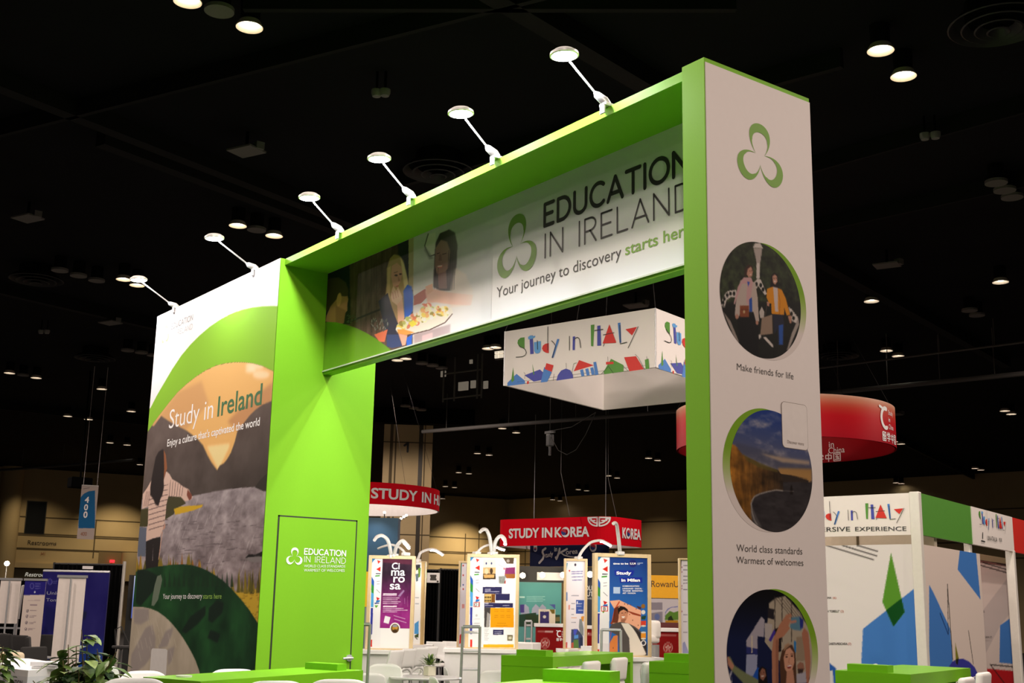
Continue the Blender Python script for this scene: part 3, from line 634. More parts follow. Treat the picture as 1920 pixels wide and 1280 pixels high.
for s, p0, p1, pt_, wt in (('EDUCATION', (321, 617.5), (361.5, 604), (321, 608), .16), ('IN IRELAND', (321, 633), (361, 620), (321, 624), .07)):
    u0, v0 = MF.uv(*p0); u1 = MF.uv(*p1)[0]; stroke_text(b, MF.pt, s, u0, v0, u1-u0, MF.uv(*pt_)[1]-v0, wt)
b.build('lettering', mat('glare_faded_ink', (.30, .30, .31)), mur)  # ink lightened: the wash-out under the lamps is put into the colour
b = MB(); u0, v0 = MF.uv(310.5, 628); trefoil(b, MF.pt, u0, v0, MF.uv(310.5, 610)[1]-v0); b.build('logo', mat('glare_faded_green_ink', (.50, .62, .30)), mur)  # logo green paled: the lamps' glare is put into the colour
b = MB(); q = [MF.uv(*p) for p in CP(230, 1130, 7.11, [(360, 960), (385, 625), (400, 605), (575, 612), (600, 630), (590, 960)])]; q = [(a, c) for a, c in q]; q[0] = (q[0][0], q[0][1]-.35); q[-1] = (q[-1][0], q[-1][1]-.35)
b.flat(MF.pt, q[::-1], .002); b.build('blank_card', mat('card_grey', (.62, .60, .57)), mur)

# ---- header sign
SF = Frame((XT, SGN, 0), (0, -1, 0)); SW = XC-XT
b = MB(); b.fbox(SF, 0, 3.83, SW, 4.818, -.01, 0); b.fbox(SF, 0, 3.822, SW, 3.834, -.01, .008, 1); sg = b.build('sign_panel', [mat('sign_white', (.74, .78, .80), .45, noise=.0), mat('sign_edge', (.55, .62, .50), .5)], arch)
pu = SF.uv(925, 420)[0]
cs = Canvas(SF, 0, 3.835, pu, 4.816, 330, 230, (208, 212, 214))
k = lambda pts: CP(610, 420, 5.12, pts)
n = cs.noise(40, 6, 4); cs.a[:] = np.array((70, 54, 48))+(n[..., None]-.5)*40
for i in range(12): x = 240+i*50; cs.poly(k([(x, 0), (x+4, 0), (x+4, 1100), (x, 1100)]), (42, 32, 30), .8)
cs.poly(k([(0, 0), (235, 0), (235, 900), (0, 950)]), (20, 26, 36)); cs.poly(k([(212, 700), (240, 700), (240, 960), (170, 960)]), (22, 24, 28)); cs.poly(k([(700, 0), (800, 0), (800, 600), (700, 520)]), (34, 36, 42))
cs.poly(k([(250, 920), (600, 780), (600, 800), (250, 940)]), (36, 30, 30))
cs.poly(k([(800, 0), (860, 0), (850, 640), (800, 600)]), (150, 138, 110)); cs.poly(k([(850, 0), (1700, -200), (1700, 1200), (840, 1200)]), (164, 166, 164))
n = cs.noise(8, 8, 9); mm = cs.mask_poly([cs.c(p) for p in k([(850, 0), (1700, -200), (1700, 1200), (840, 1200)])]); cs.a += ((n-.5)*26*mm)[..., None]
cs.line(k([(990, 90), (955, 210), (1000, 310), (1060, 290)]), 2.2, (84, 84, 80)); cs.poly(k([(995, 95), (1060, 80), (1060, 285), (1000, 300), (960, 210)]), (182, 180, 174)); cs.poly(k([(960, 215), (1040, 330), (1000, 340), (950, 250)]), (110, 112, 112), .7, 2)
# table and lower part
cs.poly(k([(840, 640), (1500, 560), (1500, 1200), (840, 1200)]), (196, 190, 188), .5, 4); cs.poly(k([(850, 1060), (1200, 960), (1200, 1200), (850, 1200)]), (120, 96, 100), .6, 3); cs.poly(k([(930, 1070), (1030, 1040), (1030, 1110), (930, 1120)]), (190, 160, 160), .6, 1)
# man at left
cs.poly(k([(0, 560), (40, 520), (130, 510), (200, 560), (225, 640), (215, 700), (190, 690), (130, 700), (60, 780), (0, 860)]), (62, 48, 42), 1, 1); cs.poly(k([(10, 880), (50, 790), (100, 730), (130, 700), (160, 690), (190, 692), (214, 690), (222, 720), (212, 770), (213, 830), (192, 852), (178, 950), (110, 965), (0, 935)]), (150, 104, 82), 1, 1); cs.ell(k([(132, 725)])[0], 4.5, 13, (176, 124, 98), 1, 1, 8); cs.poly(k([(100, 780), (200, 830), (180, 950), (100, 950)]), (112, 74, 60), .6, 2)
# blond woman
cs.poly(k([(660, 290), (620, 330), (590, 430), (590, 560), (570, 750), (580, 920), (640, 980), (760, 900), (800, 600), (780, 480), (750, 350), (710, 300)]), (150, 124, 84), 1, 1); cs.poly(k([(600, 420), (630, 400), (610, 900), (575, 900)]), (186, 160, 118), .7, 1); cs.poly(k([(720, 310), (755, 380), (790, 520), (800, 590), (760, 620), (740, 480)]), (198, 178, 136), .9, 1)
cs.poly(k([(640, 400), (690, 370), (730, 410), (740, 480), (720, 560), (690, 610), (650, 590), (630, 500)]), (178, 132, 112)); cs.ell(k([(680, 492)])[0], 3.2, 1.8, (60, 40, 36)); cs.ell(k([(722, 480)])[0], 2.6, 1.6, (60, 40, 36)); cs.line(k([(660, 468), (695, 455)]), 1.2, (90, 62, 48)); cs.poly(k([(700, 500), (722, 545), (700, 552)]), (150, 104, 88)); cs.line(k([(678, 600), (705, 592)]), 1.6, (140, 70, 66))
cs.poly(k([(510, 740), (600, 660), (640, 800), (700, 960), (700, 1170), (600, 1180), (560, 960)]), (34, 36, 56)); cs.poly(k([(590, 1060), (700, 1060), (740, 1170), (640, 1190), (590, 1170)]), (44, 56, 92))
cs.poly(k([(750, 640), (790, 580), (830, 600), (845, 700), (840, 830), (800, 910), (760, 900)]), (30, 84, 176), 1, 1); cs.poly(k([(780, 1090), (835, 1060), (830, 1160), (780, 1170)]), (40, 84, 170))
cs.poly(k([(630, 700), (640, 630), (655, 590), (680, 640), (700, 600), (740, 700), (730, 770), (690, 780), (640, 740)]), (206, 160, 136)); cs.poly(k([(690, 770), (740, 720), (760, 900), (740, 970), (700, 980)]), (196, 148, 124)); cs.poly(k([(700, 1040), (790, 1060), (770, 1160), (740, 1165)]), (196, 140, 120))
for x, y in ((645, 650), (668, 640), (690, 630)): cs.line(k([(x, y), (x+14, y+70)]), .9, (150, 104, 86))
# woman at right
cs.poly(k([(1100, 90), (1190, 50), (1245, 80), (1270, 200), (1260, 400), (1225, 640), (1100, 640), (1035, 600), (1050, 300), (1060, 180)]), (58, 52, 54), 1, 1); cs.poly(k([(1250, 420), (1350, 480), (1420, 640), (1380, 780), (1200, 800), (1200, 640)]), (190, 172, 158), .8, 6)
cs.poly(k([(1060, 230), (1110, 150), (1170, 170), (1200, 260), (1180, 420), (1130, 490), (1075, 480), (1050, 400)]), (122, 94, 86), 1, 1); cs.poly(k([(1080, 480), (1160, 450), (1170, 620), (1090, 620)]), (104, 78, 74)); cs.line(k([(1070, 285), (1100, 275)]), 1.3, (50, 38, 38)); cs.line(k([(1125, 290), (1165, 280)]), 1.3, (50, 38, 38)); cs.poly(k([(1095, 290), (1115, 290), (1120, 350), (1088, 352)]), (104, 78, 72)); cs.poly(k([(1075, 400), (1130, 395), (1115, 420), (1085, 420)]), (160, 96, 92)); cs.line(k([(1080, 405), (1120, 402)]), 1, (220, 210, 205))
for x in (1060, 1085, 1185, 1205, 1230, 1250): cs.line(k([(x, 420 if x < 1100 else 250), (x-14, 630)]), 1.1, (38, 34, 36), .6)
cs.poly(k([(850, 690), (960, 620), (990, 690), (920, 760), (850, 780)]), (150, 84, 72)); cs.poly(k([(960, 640), (1040, 620), (1220, 660), (1420, 680), (1400, 780), (1200, 770), (1060, 750), (980, 760)]), (190, 150, 134), .95, 2); cs.poly(k([(960, 600), (1030, 570), (1035, 640), (980, 680)]), (182, 140, 118))
# the plate
cs.poly(k([(675, 1010), (700, 960), (830, 860), (980, 830), (1210, 800), (1225, 850), (1150, 940), (1000, 1010), (800, 1060), (700, 1050)]), (186, 182, 170)); cs.line(k([(680, 1040), (800, 1065), (1000, 1015), (1150, 945), (1222, 860)]), 2, (70, 50, 44))
pr = np.random.default_rng(3)
for i in range(90):
    x = 700+pr.random()*480; y = 1020-(x-700)*.33-pr.random()*170*(1-abs(x-950)/330)
    cs.ell(k([(x, y)])[0], 2+pr.random()*5, 1.5+pr.random()*4, [(196, 168, 70), (188, 196, 150), (120, 110, 40), (206, 140, 86), (226, 216, 190), (150, 160, 90), (176, 96, 70), (210, 190, 160)][i % 8], .85, 0, pr.random()*90)
cs.poly(k([(690, 1010), (760, 1010), (860, 1040), (780, 1065), (700, 1050)]), (206, 132, 64)); cs.poly(k([(800, 950), (850, 920), (880, 960), (830, 990)]), (190, 180, 60))
# plant pot
cs.poly(k([(470, 1060), (600, 1010), (570, 1130), (520, 1130)]), (176, 92, 66))
for i in range(40): x = 440+pr.random()*160; y = 930+pr.random()*110; cs.line(k([(x, y), (x+pr.random()*40-20, y-30)]), 1.1, [(40, 44, 44), (120, 124, 120), (70, 78, 70)][i % 3])
for i in range(16): x = 200+pr.random()*110; y = 880+pr.random()*70; cs.line(k([(x, y), (x+18, y-12)]), 1.6, (60, 66, 56))
cs.a *= 1.35
# fade to the white of the sign, then the green disc
f = np.clip((cs.X/cs.nx-.72)/.26, 0, 1)**1.2; cs.a = cs.a*(1-f[..., None])+np.array((237, 243, 247))*f[..., None]
gp = CP(600, 220, 2.667, [(20, 1030), (36, 1022), (80, 1024), (130, 1036), (180, 1052), (230, 1076), (280, 1106), (330, 1142), (375, 1180), (375, 1320), (0, 1320)])
cs.poly(gp, (112, 172, 38), .93)
cs.mesh('photograph', sg)
mp = SF.pt; b = MB()
u0, v0 = SF.uv(1019.4, 424.3); uN = SF.uv(1264.2, 285)[0]; stroke_text(b, mp, 'EDUCATION', u0, v0, (uN-u0)*7.32/6.63, SF.uv(1019.4, 384.5)[1]-v0, .185); b.build('lettering', BLACK, sg); b = MB()
u0, v0 = SF.uv(1019.4, 484); uN = SF.uv(1267, 395)[0]; stroke_text(b, mp, 'IN IRELAND', u0, v0, (uN-u0)*6.89/6.17, SF.uv(1019.4, 440.5)[1]-v0, .085); b.build('lettering', BLACK, sg); b = MB()
px_text(b, SF, 'Your journey to discovery', (931, 558.6), (1165, 482.3), (931, 538.6), -.004); b.build('lettering', BLACK, sg)
b = MB(); px_text(b, SF, 'starts here', (1172.6, 478.6), (1297, 438), (1172.6, 457), .012); b.build('lettering', INKG, sg); u0, v0 = SF.uv(969, 466)
for a in (90, 212, 328): b = MB(); trefoil(b, mp, u0, v0, SF.uv(969, 402)[1]-v0, squash=.98, one=a); b.build('logo_petal', INKG, sg)

# ---- white face of the end column
CF = Frame((0, 0, 0), (1, 0, 0))
b = MB(); b.fbox(CF, .006, 0, DC, 4.85, 0, .006); cp = b.build('column_panel', mat('column_white', (.80, .735, .70), .55, noise=.02), arch)
WHT = (231, 220, 214)
CF2 = CF.shift(.006)
u0, v0 = CF2.uv(1425, 296)
for a in (90, 212, 328): b = MB(); trefoil(b, CF2.pt, u0, v0, CF2.uv(1423, 232)[1]-v0, .002, one=a); b.build('logo_petal', INKG, cp)
for s, p0, p1, tp in (('Make friends for life', (1381.5, 693.2), (1487.5, 711.2), (1381.5, 680.5)), ('World class standards', (1380.8, 1033.2), (1504, 1039.4), (1380.8, 1019.5)), ('Warmest of welcomes', (1380.3, 1055.5), (1506, 1060.7), (1380.3, 1042.3))):
    b = MB(); px_text(b, CF2, s, p0, p1, tp, -.006); b.build('lettering', CHARCOAL, cp)
t3 = CF2.uv(1439.8, 1104.8); c3 = (CF2.uv(1362.3, 1228)[0]+.356, t3[1]-.356)
circles = [((.4518, 3.4389), .357, .048), ((.509, 2.4172), .356, -.055), (c3, .356, .05)]
for (cu_, cv_), r, sh in circles:
    g_ = Canvas(CF2, cu_+sh-r-.02, cv_-r-.02, cu_+sh+r+.02, cv_+r+.02, 60, 60, WHT)
    vv = g_.v1-(g_.v1-g_.v0)*g_.Y/g_.ny; f = np.clip((vv-(cv_-r*.45))/(r*.75), 0, 1)[..., None]
    g_.a = np.array(WHT)*(1-f)+np.array((126, 172, 40))*f
    g_.disc('green_crescent', cp, cu_+sh, cv_, r+.004, .001, 20, 120)
def lens(cen, r, bg): return Canvas(CF2, cen[0]-r-.01, cen[1]-r-.01, cen[0]+r+.01, cen[1]+r+.01, 190, 190, bg)
# two friends walking
q = lens(*circles[0][:2], (44, 50, 34)); k = lambda p: CP(1340, 440, 5.122, p); n = q.noise(14, 14, 31); n2 = q.noise(40, 40, 32)
q.a += ((n-.5)*70+(n2-.5)*30)[..., None]*np.array((.9, 1.1, .6)); q.poly(k([(0, 640), (900, 640), (900, 1300), (0, 1300)]), (24, 24, 24), .85, 10)
W1 = (206, 196, 188)
q.poly(k([(372, 130), (455, 130), (435, 270), (400, 270)]), (172, 160, 152)); q.poly(k([(365, 125), (385, 82), (435, 82), (462, 130)]), W1); q.poly(k([(400, 270), (432, 270), (430, 420), (398, 420)]), W1)
for pts in ([(60, 690), (75, 610), (110, 550), (150, 535), (205, 530), (205, 600), (150, 600), (110, 630), (95, 690)], [(365, 470), (410, 420), (440, 430), (500, 570), (480, 580), (415, 490), (400, 520)], [(375, 1030), (380, 990), (440, 950), (445, 985), (400, 1020)], [(460, 985), (490, 980), (560, 1060), (555, 1085)], [(705, 690), (740, 720), (800, 800), (780, 850), (740, 830)], [(230, 1040), (275, 1005), (270, 1080)]): q.poly(k(pts), W1)
for x, y in ((78, 655), (90, 615), (118, 580), (150, 565), (184, 565), (398, 475), (440, 485), (462, 525), (735, 760), (755, 800)): q.ell(k([(x, y)])[0], 2.6, 4.2, (26, 28, 24))
q.poly(k([(80, 740), (150, 830), (240, 1050), (210, 1040)]), (150, 138, 130)); q.poly(k([(800, 800), (810, 860), (710, 1100), (690, 1110), (740, 940)]), (160, 150, 142)); q.poly(k([(425, 740), (450, 690), (475, 740), (470, 800), (435, 800)]), (186, 176, 168))
q.poly(k([(215, 760), (400, 760), (420, 900), (420, 1180), (240, 1180)]), (20, 20, 22)) 
q.poly(k([(280, 420), (285, 330), (320, 285), (360, 300), (368, 350), (300, 400)]), (58, 40, 32)); q.poly(k([(315, 330), (345, 305), (366, 350), (355, 400), (325, 410), (305, 380)]), (186, 138, 116)); q.line(k([(335, 385), (352, 378)]), 1.2, (232, 214, 204)); q.ell(k([(335, 348)])[0], 1, .8, (50, 34, 30)); q.ell(k([(355, 346)])[0], 1, .8, (50, 34, 30))
q.poly(k([(245, 440), (285, 415), (350, 440), (390, 470), (410, 600), (425, 830), (395, 840), (370, 740), (250, 740), (225, 800), (190, 770), (200, 660), (220, 540)]), (184, 168, 158)); q.poly(k([(275, 410), (350, 410), (365, 460), (330, 700), (300, 640), (310, 470), (260, 470), (190, 670), (180, 660), (220, 500)]), (192, 152, 152)); q.poly(k([(330, 620), (355, 600), (360, 740), (330, 740)]), (40, 78, 160)); q.poly(k([(310, 450), (335, 455), (320, 500)]), (50, 80, 170))
q.poly(k([(240, 680), (325, 680), (328, 790), (240, 790)]), (132, 70, 42)); q.poly(k([(245, 715), (325, 715), (325, 722), (245, 722)]), (96, 48, 30)); q.ell(k([(280, 740)])[0], 2, 3, (190, 160, 120)); q.ell(k([(212, 785)])[0], 3.4, 4.4, (176, 128, 108)); q.ell(k([(405, 845)])[0], 2.6, 4, (176, 128, 108))
q.poly(k([(555, 760), (650, 760), (665, 850), (655, 1060), (610, 1060), (600, 900), (570, 960)]), (38, 40, 56)); q.poly(k([(612, 870), (655, 860), (652, 1055), (618, 1055)]), (44, 84, 160))
q.poly(k([(530, 510), (540, 390), (570, 362), (600, 380), (615, 520), (560, 540)]), (34, 26, 26)); q.poly(k([(552, 400), (575, 382), (596, 400), (600, 450), (580, 480), (558, 462)]), (190, 142, 120)); q.poly(k([(562, 445), (590, 442), (578, 458)]), (236, 220, 212)); q.ell(k([(567, 418)])[0], 1, .8, (40, 28, 26)); q.ell(k([(588, 416)])[0], 1, .8, (40, 28, 26))
q.poly(k([(500, 520), (550, 500), (640, 525), (680, 610), (722, 770), (690, 775), (665, 700), (665, 770), (545, 760), (540, 660), (520, 660), (495, 600)]), (214, 138, 30)); q.poly(k([(558, 500), (605, 510), (605, 700), (610, 740), (578, 740)]), (204, 186, 180)); q.line(k([(605, 520), (625, 640), (620, 765)]), 1, (170, 100, 20))
q.poly(k([(700, 780), (735, 775), (735, 850), (720, 850)]), (184, 134, 112)); q.poly(k([(500, 640), (525, 650), (520, 690), (500, 680)]), (184, 134, 112)); q.poly(k([(450, 800), (550, 765), (556, 950), (435, 965)]), (146, 124, 106)); q.line(k([(500, 680), (480, 790)]), .8, (110, 90, 76))
q.disc('round_photograph', cp, *circles[0][0], circles[0][1], .002)
# sea cliffs
q = lens(*circles[1][:2], (60, 74, 120)); k = lambda p: CP(1340, 740, 4.741, p)
g1 = q.grad((1440, 775), (1440, 900))[..., None]; q.a = np.array((34, 60, 132))*(1-g1)+np.array((122, 112, 112))*g1; n = q.noise(5, 14, 41); n2 = q.noise(14, 22, 42)
cl = np.clip((n-.48)*3.4, 0, 1)*np.clip((n2-.3)*2, 0, 1); q.a = q.a*(1-cl[..., None]*.75)+np.array((196, 184, 178))*cl[..., None]*.75
q.poly(k([(170, 420), (400, 480), (860, 640), (860, 700), (560, 660), (230, 520)]), (72, 74, 92), .6, 8); q.poly(k([(400, 520), (620, 560), (840, 590), (840, 620), (600, 600)]), (206, 176, 140), .7, 4); q.poly(k([(560, 650), (860, 660), (860, 780), (580, 720)]), (196, 142, 66), .75, 6)
q.poly(k([(100, 772), (900, 772), (900, 1260), (100, 1260)]), (52, 48, 50)); n = q.noise(10, 30, 44); mm = q.mask_poly([q.c(p) for p in k([(100, 772), (900, 772), (900, 1260), (100, 1260)])]); q.a += ((n-.5)*30*mm)[..., None]
q.poly(k([(570, 700), (700, 718), (830, 755), (835, 775), (600, 775)]), (52, 42, 36))
cp_ = k([(100, 430), (180, 446), (215, 490), (240, 525), (300, 560), (370, 592), (400, 622), (480, 645), (560, 668), (585, 700), (605, 760), (607, 850), (540, 848), (470, 858), (420, 866), (370, 886), (335, 920), (318, 980), (325, 1060), (335, 1150), (100, 1100)])
mm = q.mask_poly([q.c(p) for p in cp_]); n = q.noise(26, 5, 45); n2 = q.noise(8, 18, 46); gx = q.grad((1370, 900), (1468, 900)); base = np.array((150, 98, 32))*(1-gx[..., None])+np.array((52, 40, 30))*gx[..., None]
colr = base*(.55+n[..., None]*.9)*(.6+n2[..., None]*.8); q.a = q.a*(1-mm[..., None])+colr*mm[..., None]
q.poly(k([(240, 525), (370, 592), (560, 668), (560, 690), (400, 650), (290, 590)]), (96, 84, 40), .8, 2)
q.line(k([(605, 852), (540, 846), (470, 860), (400, 880), (350, 905), (322, 960), (330, 1040), (350, 1110), (380, 1160)]), 2.2, (176, 170, 164), .8); q.poly(k([(320, 960), (360, 1060), (420, 1180), (360, 1180), (320, 1080)]), (120, 116, 114), .5, 3)
q.poly(k([(668, 885), (670, 820), (680, 798), (688, 812), (693, 885)]), (28, 22, 20)); q.line(k([(607, 852), (700, 858)]), 1.2, (140, 134, 130), .6)
q.disc('round_photograph', cp, *circles[1][0], circles[1][1], .002)
# selfie in the street
q = lens(*circles[2][:2], (18, 22, 40)); k = lambda p: CP(1350, 1090, 6.735, p)
g1 = q.grad((1400, 1110), (1400, 1200))[..., None]; q.a = np.array((12, 12, 16))*(1-g1)+np.array((22, 30, 66))*g1
q.poly(k([(620, 270), (700, 210), (820, 185), (1000, 380), (1180, 700), (1180, 1200), (900, 1200), (560, 760), (600, 480)]), (172, 160, 140)); 
for i in range(8): q.line(k([(700+i*40, 210), (960+i*30, 520)]), 1.0, (96, 86, 74))
for x in (690, 780, 900): q.line(k([(x, 190), (x, 760)]), 1.5, (60, 52, 48))
q.poly(k([(600, 330), (680, 350), (680, 480), (600, 460)]), (40, 36, 40)); q.poly(k([(330, 740), (520, 440), (560, 480), (550, 700), (470, 690), (470, 850), (330, 850)]), (168, 162, 172)); q.poly(k([(330, 820), (470, 850), (470, 920), (330, 910)]), (44, 50, 110)); q.poly(k([(330, 920), (470, 920), (460, 1190), (320, 1200)]), (150, 156, 184)); q.poly(k([(560, 520), (660, 540), (640, 740), (560, 700)]), (180, 172, 168)); q.poly(k([(690, 600), (770, 560), (770, 880), (690, 900)]), (30, 26, 28)); q.poly(k([(610, 740), (680, 600), (700, 640), (640, 760)]), (70, 50, 150)); q.line(k([(400, 680), (400, 900)]), 2, (214, 200, 170))
q.poly(k([(930, 740), (960, 760), (955, 900), (930, 880)]), (50, 120, 180)); q.poly(k([(960, 700), (1040, 690), (1080, 1000), (960, 1000)]), (150, 132, 110)); q.poly(k([(420, 1180), (470, 1080), (500, 1100), (480, 1260), (400, 1230)]), (30, 80, 170))
q.poly(k([(970, 1050), (1010, 1010), (1050, 1030), (1065, 1100), (1030, 1160), (980, 1150)]), (150, 106, 86)); q.poly(k([(975, 1100), (1050, 1100), (1040, 1160), (985, 1160)]), (60, 46, 42)); q.poly(k([(960, 1170), (1080, 1140), (1090, 1280), (950, 1290)]), (170, 166, 176))
q.poly(k([(480, 1110), (530, 1070), (580, 1100), (600, 1290), (480, 1290)]), (26, 20, 20)); q.poly(k([(495, 1150), (530, 1090), (565, 1110), (580, 1190), (540, 1250), (505, 1220)]), (140, 94, 76)); q.line(k([(515, 1195), (555, 1190)]), 1.6, (230, 214, 204)); q.ell(k([(512, 1150)])[0], 1, .8, (40, 26, 24)); q.ell(k([(550, 1146)])[0], 1, .8, (40, 26, 24))
q.poly(k([(90, 950), (130, 960), (180, 1060), (300, 1140), (480, 1240), (480, 1290), (300, 1290), (150, 1130), (100, 1050)]), (116, 124, 88)); q.poly(k([(88, 940), (130, 990), (175, 1065), (150, 1120), (95, 1050)]), (180, 128, 104))
for i in range(5): q.poly(k([(95, 1130+i*30), (150, 1135+i*30), (150, 1148+i*30), (98, 1143+i*30)]), (200, 196, 200))
q.poly(k([(655, 1290), (650, 900), (670, 720), (740, 560), (830, 420), (890, 400), (905, 440), (860, 470), (960, 480), (965, 510), (880, 510), (860, 560), (880, 590), (800, 690), (740, 720), (735, 900), (735, 1290)]), (176, 120, 92)); q.poly(k([(700, 740), (738, 720), (735, 1290), (700, 1290)]), (136, 88, 68), .7, 2)
q.poly(k([(1030, 650), (1060, 580), (1110, 640), (1120, 720), (1140, 1000), (1120, 1290), (1090, 1280), (1060, 860), (1040, 740)]), (170, 112, 88)); q.poly(k([(900, 450), (1010, 440), (1050, 500), (1020, 620), (930, 610), (880, 580)]), (90, 130, 150)); q.poly(k([(1000, 440), (1050, 480), (1045, 580), (1010, 600)]), (40, 50, 130)); q.poly(k([(880, 500), (960, 482), (965, 512), (890, 530)]), (188, 128, 106))
q.poly(k([(760, 1290), (750, 1000), (780, 870), (850, 790), (910, 800), (950, 900), (965, 1290)]), (84, 56, 40)); q.poly(k([(800, 960), (830, 860), (880, 830), (930, 900), (935, 1020), (900, 1140), (860, 1170), (815, 1100)]), (204, 150, 122)); q.poly(k([(840, 1130), (920, 1110), (940, 1290), (830, 1290)]), (190, 136, 110)); q.poly(k([(838, 1060), (910, 1050), (885, 1095), (855, 1098)]), (130, 46, 46)); q.poly(k([(842, 1062), (906, 1052), (895, 1068), (850, 1074)]), (244, 236, 230)); q.ell(k([(838, 950)])[0], 2.2, 1.3, (50, 32, 28)); q.ell(k([(905, 940)])[0], 2.2, 1.3, (50, 32, 28)); q.line(k([(820, 925), (855, 920)]), 1.2, (92, 58, 42)); q.line(k([(888, 915), (925, 915)]), 1.2, (92, 58, 42)); q.line(k([(872, 960), (862, 1020), (882, 1025)]), 1, (166, 112, 90)); q.poly(k([(810, 800), (860, 770), (890, 800), (850, 830), (800, 880)]), (176, 140, 110), .8)
q.disc('round_photograph', cp, *circles[2][0], circles[2][1], .002)
# card beside the cliffs (left blank)
b = MB(); P = [CF2.uv(*p) for p in ((1464, 753), (1511.5, 760), (1514.3, 844), (1467.3, 838))]
u0 = (P[0][0]+P[3][0])/2; u1 = (P[1][0]+P[2][0])/2; v1 = (P[0][1]+P[1][1])/2; v0 = (P[2][1]+P[3][1])/2
def rr(u0, v0, u1, v1, r): return arc(u1-r, v1-r, r, r, 0, 90, 5)+arc(u0+r, v1-r, r, r, 90, 180, 5)+arc(u0+r, v0+r, r, r, 180, 270, 5)+arc(u1-r, v0+r, r, r, 270, 360, 5)
b.flat(CF2.pt, rr(u0-.003, v0-.003, u1+.003, v1+.003, .028), .003, 1); b.flat(CF2.pt, rr(u0, v0, u1, v1, .026), .004, 0)
px_text(b, CF2, 'Discover more', (1475, 830.5), (1506, 835), (1475, 824.5), -.004, .006, 1); b.build('blank_card', [mat('card_white', (.80, .74, .70)), mat('card_line', (.25, .2, .17))], cp)

# ---- arm spotlights on the header
def arm_spot(base, head, label, power, back=False):
    base, head = Vector(base), Vector(head); t = thing('arm_spotlight', label, 'spotlight', base, 'arm spotlights along the green header')
    d = (head-base).normalized(); s = -1 if not back else 1
    b = MB(); b.box(base+Vector((0, 0, .012)), (.07, .09, .024)); b.box(base+Vector((0, .045*s, -.02)), (.05, .012, .07)); b.build('clamp', LWHITE, t, bevel=.004)
    b = MB(); b.tube([base+ZV*.02, base+ZV*.02+d*.04, base+d*.12, base+d*.145], [.028, .033, .026, .011], 14, flat=.75); b.build('knuckle', LWHITE, t, smooth=True)
    b = MB(); b.cyl(base+d*.12, head-d*.06, .008, n=10); b.build('arm', LWHITE, t)
    aim = Vector((0, -.06*s, -1)).normalized()
    q = aim.to_track_quat('-Z', 'Y').to_matrix(); ax = q @ Vector((0, 0, 1))
    b = MB(); b.lathe([(.001, .035), (.07, .033), (.098, .012), (.1, -.006), (.088, -.01)], head, 28, axis=ax); b.build('lamp_head', LWHITE, t, smooth=True)
    b = MB(); b.lathe([(.001, -.014), (.082, -.012), (.088, -.008)], head, 28, axis=ax); b.build('lens', LIT, t, smooth=True)
    lamp('AREA', head+aim*.022, power, (.93, .97, 1), .12, head+aim, name='arm_spotlight_light')
ARM = 37
spots = [(333, 570, 260, 524, 'white arm spotlight at the far left end above the mural', .6), (482, 500, 402, 446, 'white arm spotlight above the mural beside the green corner', .75), (637, 438, 580, 370, 'arm spotlight on the green header, first from the mural tower', .8), (771, 374, 711, 297, 'arm spotlight on the green header, second from the mural tower', 1), (927, 298, 864, 212, 'arm spotlight on the green header, third from the mural tower', 1), (1130, 199, 1058, 103, 'arm spotlight on the green header, nearest to the white column', 1)]
for i, (bx, by, hx, hy, lab, k_) in enumerate(spots):
    bs = onz(bx, by, H); bs.y = .03 if i < 2 else max(.055, bs.y+.02); bs.z = H
    if i < 2: bs.x = ony(bx, by, .03).x
    hd = ony(hx, hy, -.30 if i < 2 else -.155); arm_spot(bs, hd, lab, ARM*k_)
for i, x in enumerate((-4.55, -3.35, -2.17, -.95)):
    arm_spot((x, DT-.05, H), (x-.3, DT+.19, 5.22), 'arm spotlight on the far edge of the green header', ARM*.9, True)

# ================================================================== STUDY IN ITALY LOGO (normalised by the hanging sign's front face)
IT_MATS = [BLACK, ITG, ITB, ITP, ITR, ITD, mat('italy_light_blue', s2l((92, 160, 222)), .5)]
_cA = at(1228.3, 574, 19.5); _cAb = at(1229.9, 690.6, 19.5)
ZT, ZB = _cA.z, _cAb.z; SC = Vector(((_cA.x+_cAb.x)/2, (_cA.y+_cAb.y)/2, 0)); SL = 3.08; a_ = math.radians(195.0)
D1 = Vector((math.cos(a_), math.sin(a_), 0)); D2 = Vector((-D1.y, D1.x, 0))*-1
IFR = Frame(SC+D1*SL+ZV*ZB, -D2)           # front face, u from its left end
IFS = Frame(SC+ZV*ZB, -D1)                 # right face
IH = ZT-ZB
def iuv(x, y):
    u, v = IFR.uv(920+x/4.266, 560+y/4.266); return (u/IH, v/IH)
LOGO = []                                   # (kind, pts, width, material)
def L_(kind, mi, pts, wd=.012): LOGO.append((kind, [iuv(*p) for p in pts], wd, mi))
L_('f', 1, [(272, 308), (240, 312), (220, 330), (215, 355), (228, 380), (245, 390), (272, 398)])
L_('s', 0, [(228, 372), (240, 386), (262, 394), (280, 408), (288, 430), (278, 452), (258, 463), (232, 466), (206, 467)])
L_('f', 3, [(312, 296), (338, 292), (346, 440), (318, 443)]); L_('f', 6, [(300, 306), (322, 292), (340, 298), (360, 296), (354, 310), (330, 322), (303, 325)])
L_('f', 6, [(348, 348), (404, 338), (403, 405), (396, 428), (380, 438), (362, 436), (350, 418)]); L_('s', 0, [(377, 336), (378, 405)])
L_('f', 4, [(466, 355), (440, 360), (420, 375), (413, 398), (424, 420), (445, 432), (467, 435)]); L_('s', 0, [(461, 226), (460, 411)])
L_('f', 2, [(535, 322), (552, 323), (504, 472), (490, 470)]); L_('s', 0, [(490, 336), (507, 352), (523, 378)]); L_('s', 0, [(524, 376), (496, 472)], .016)
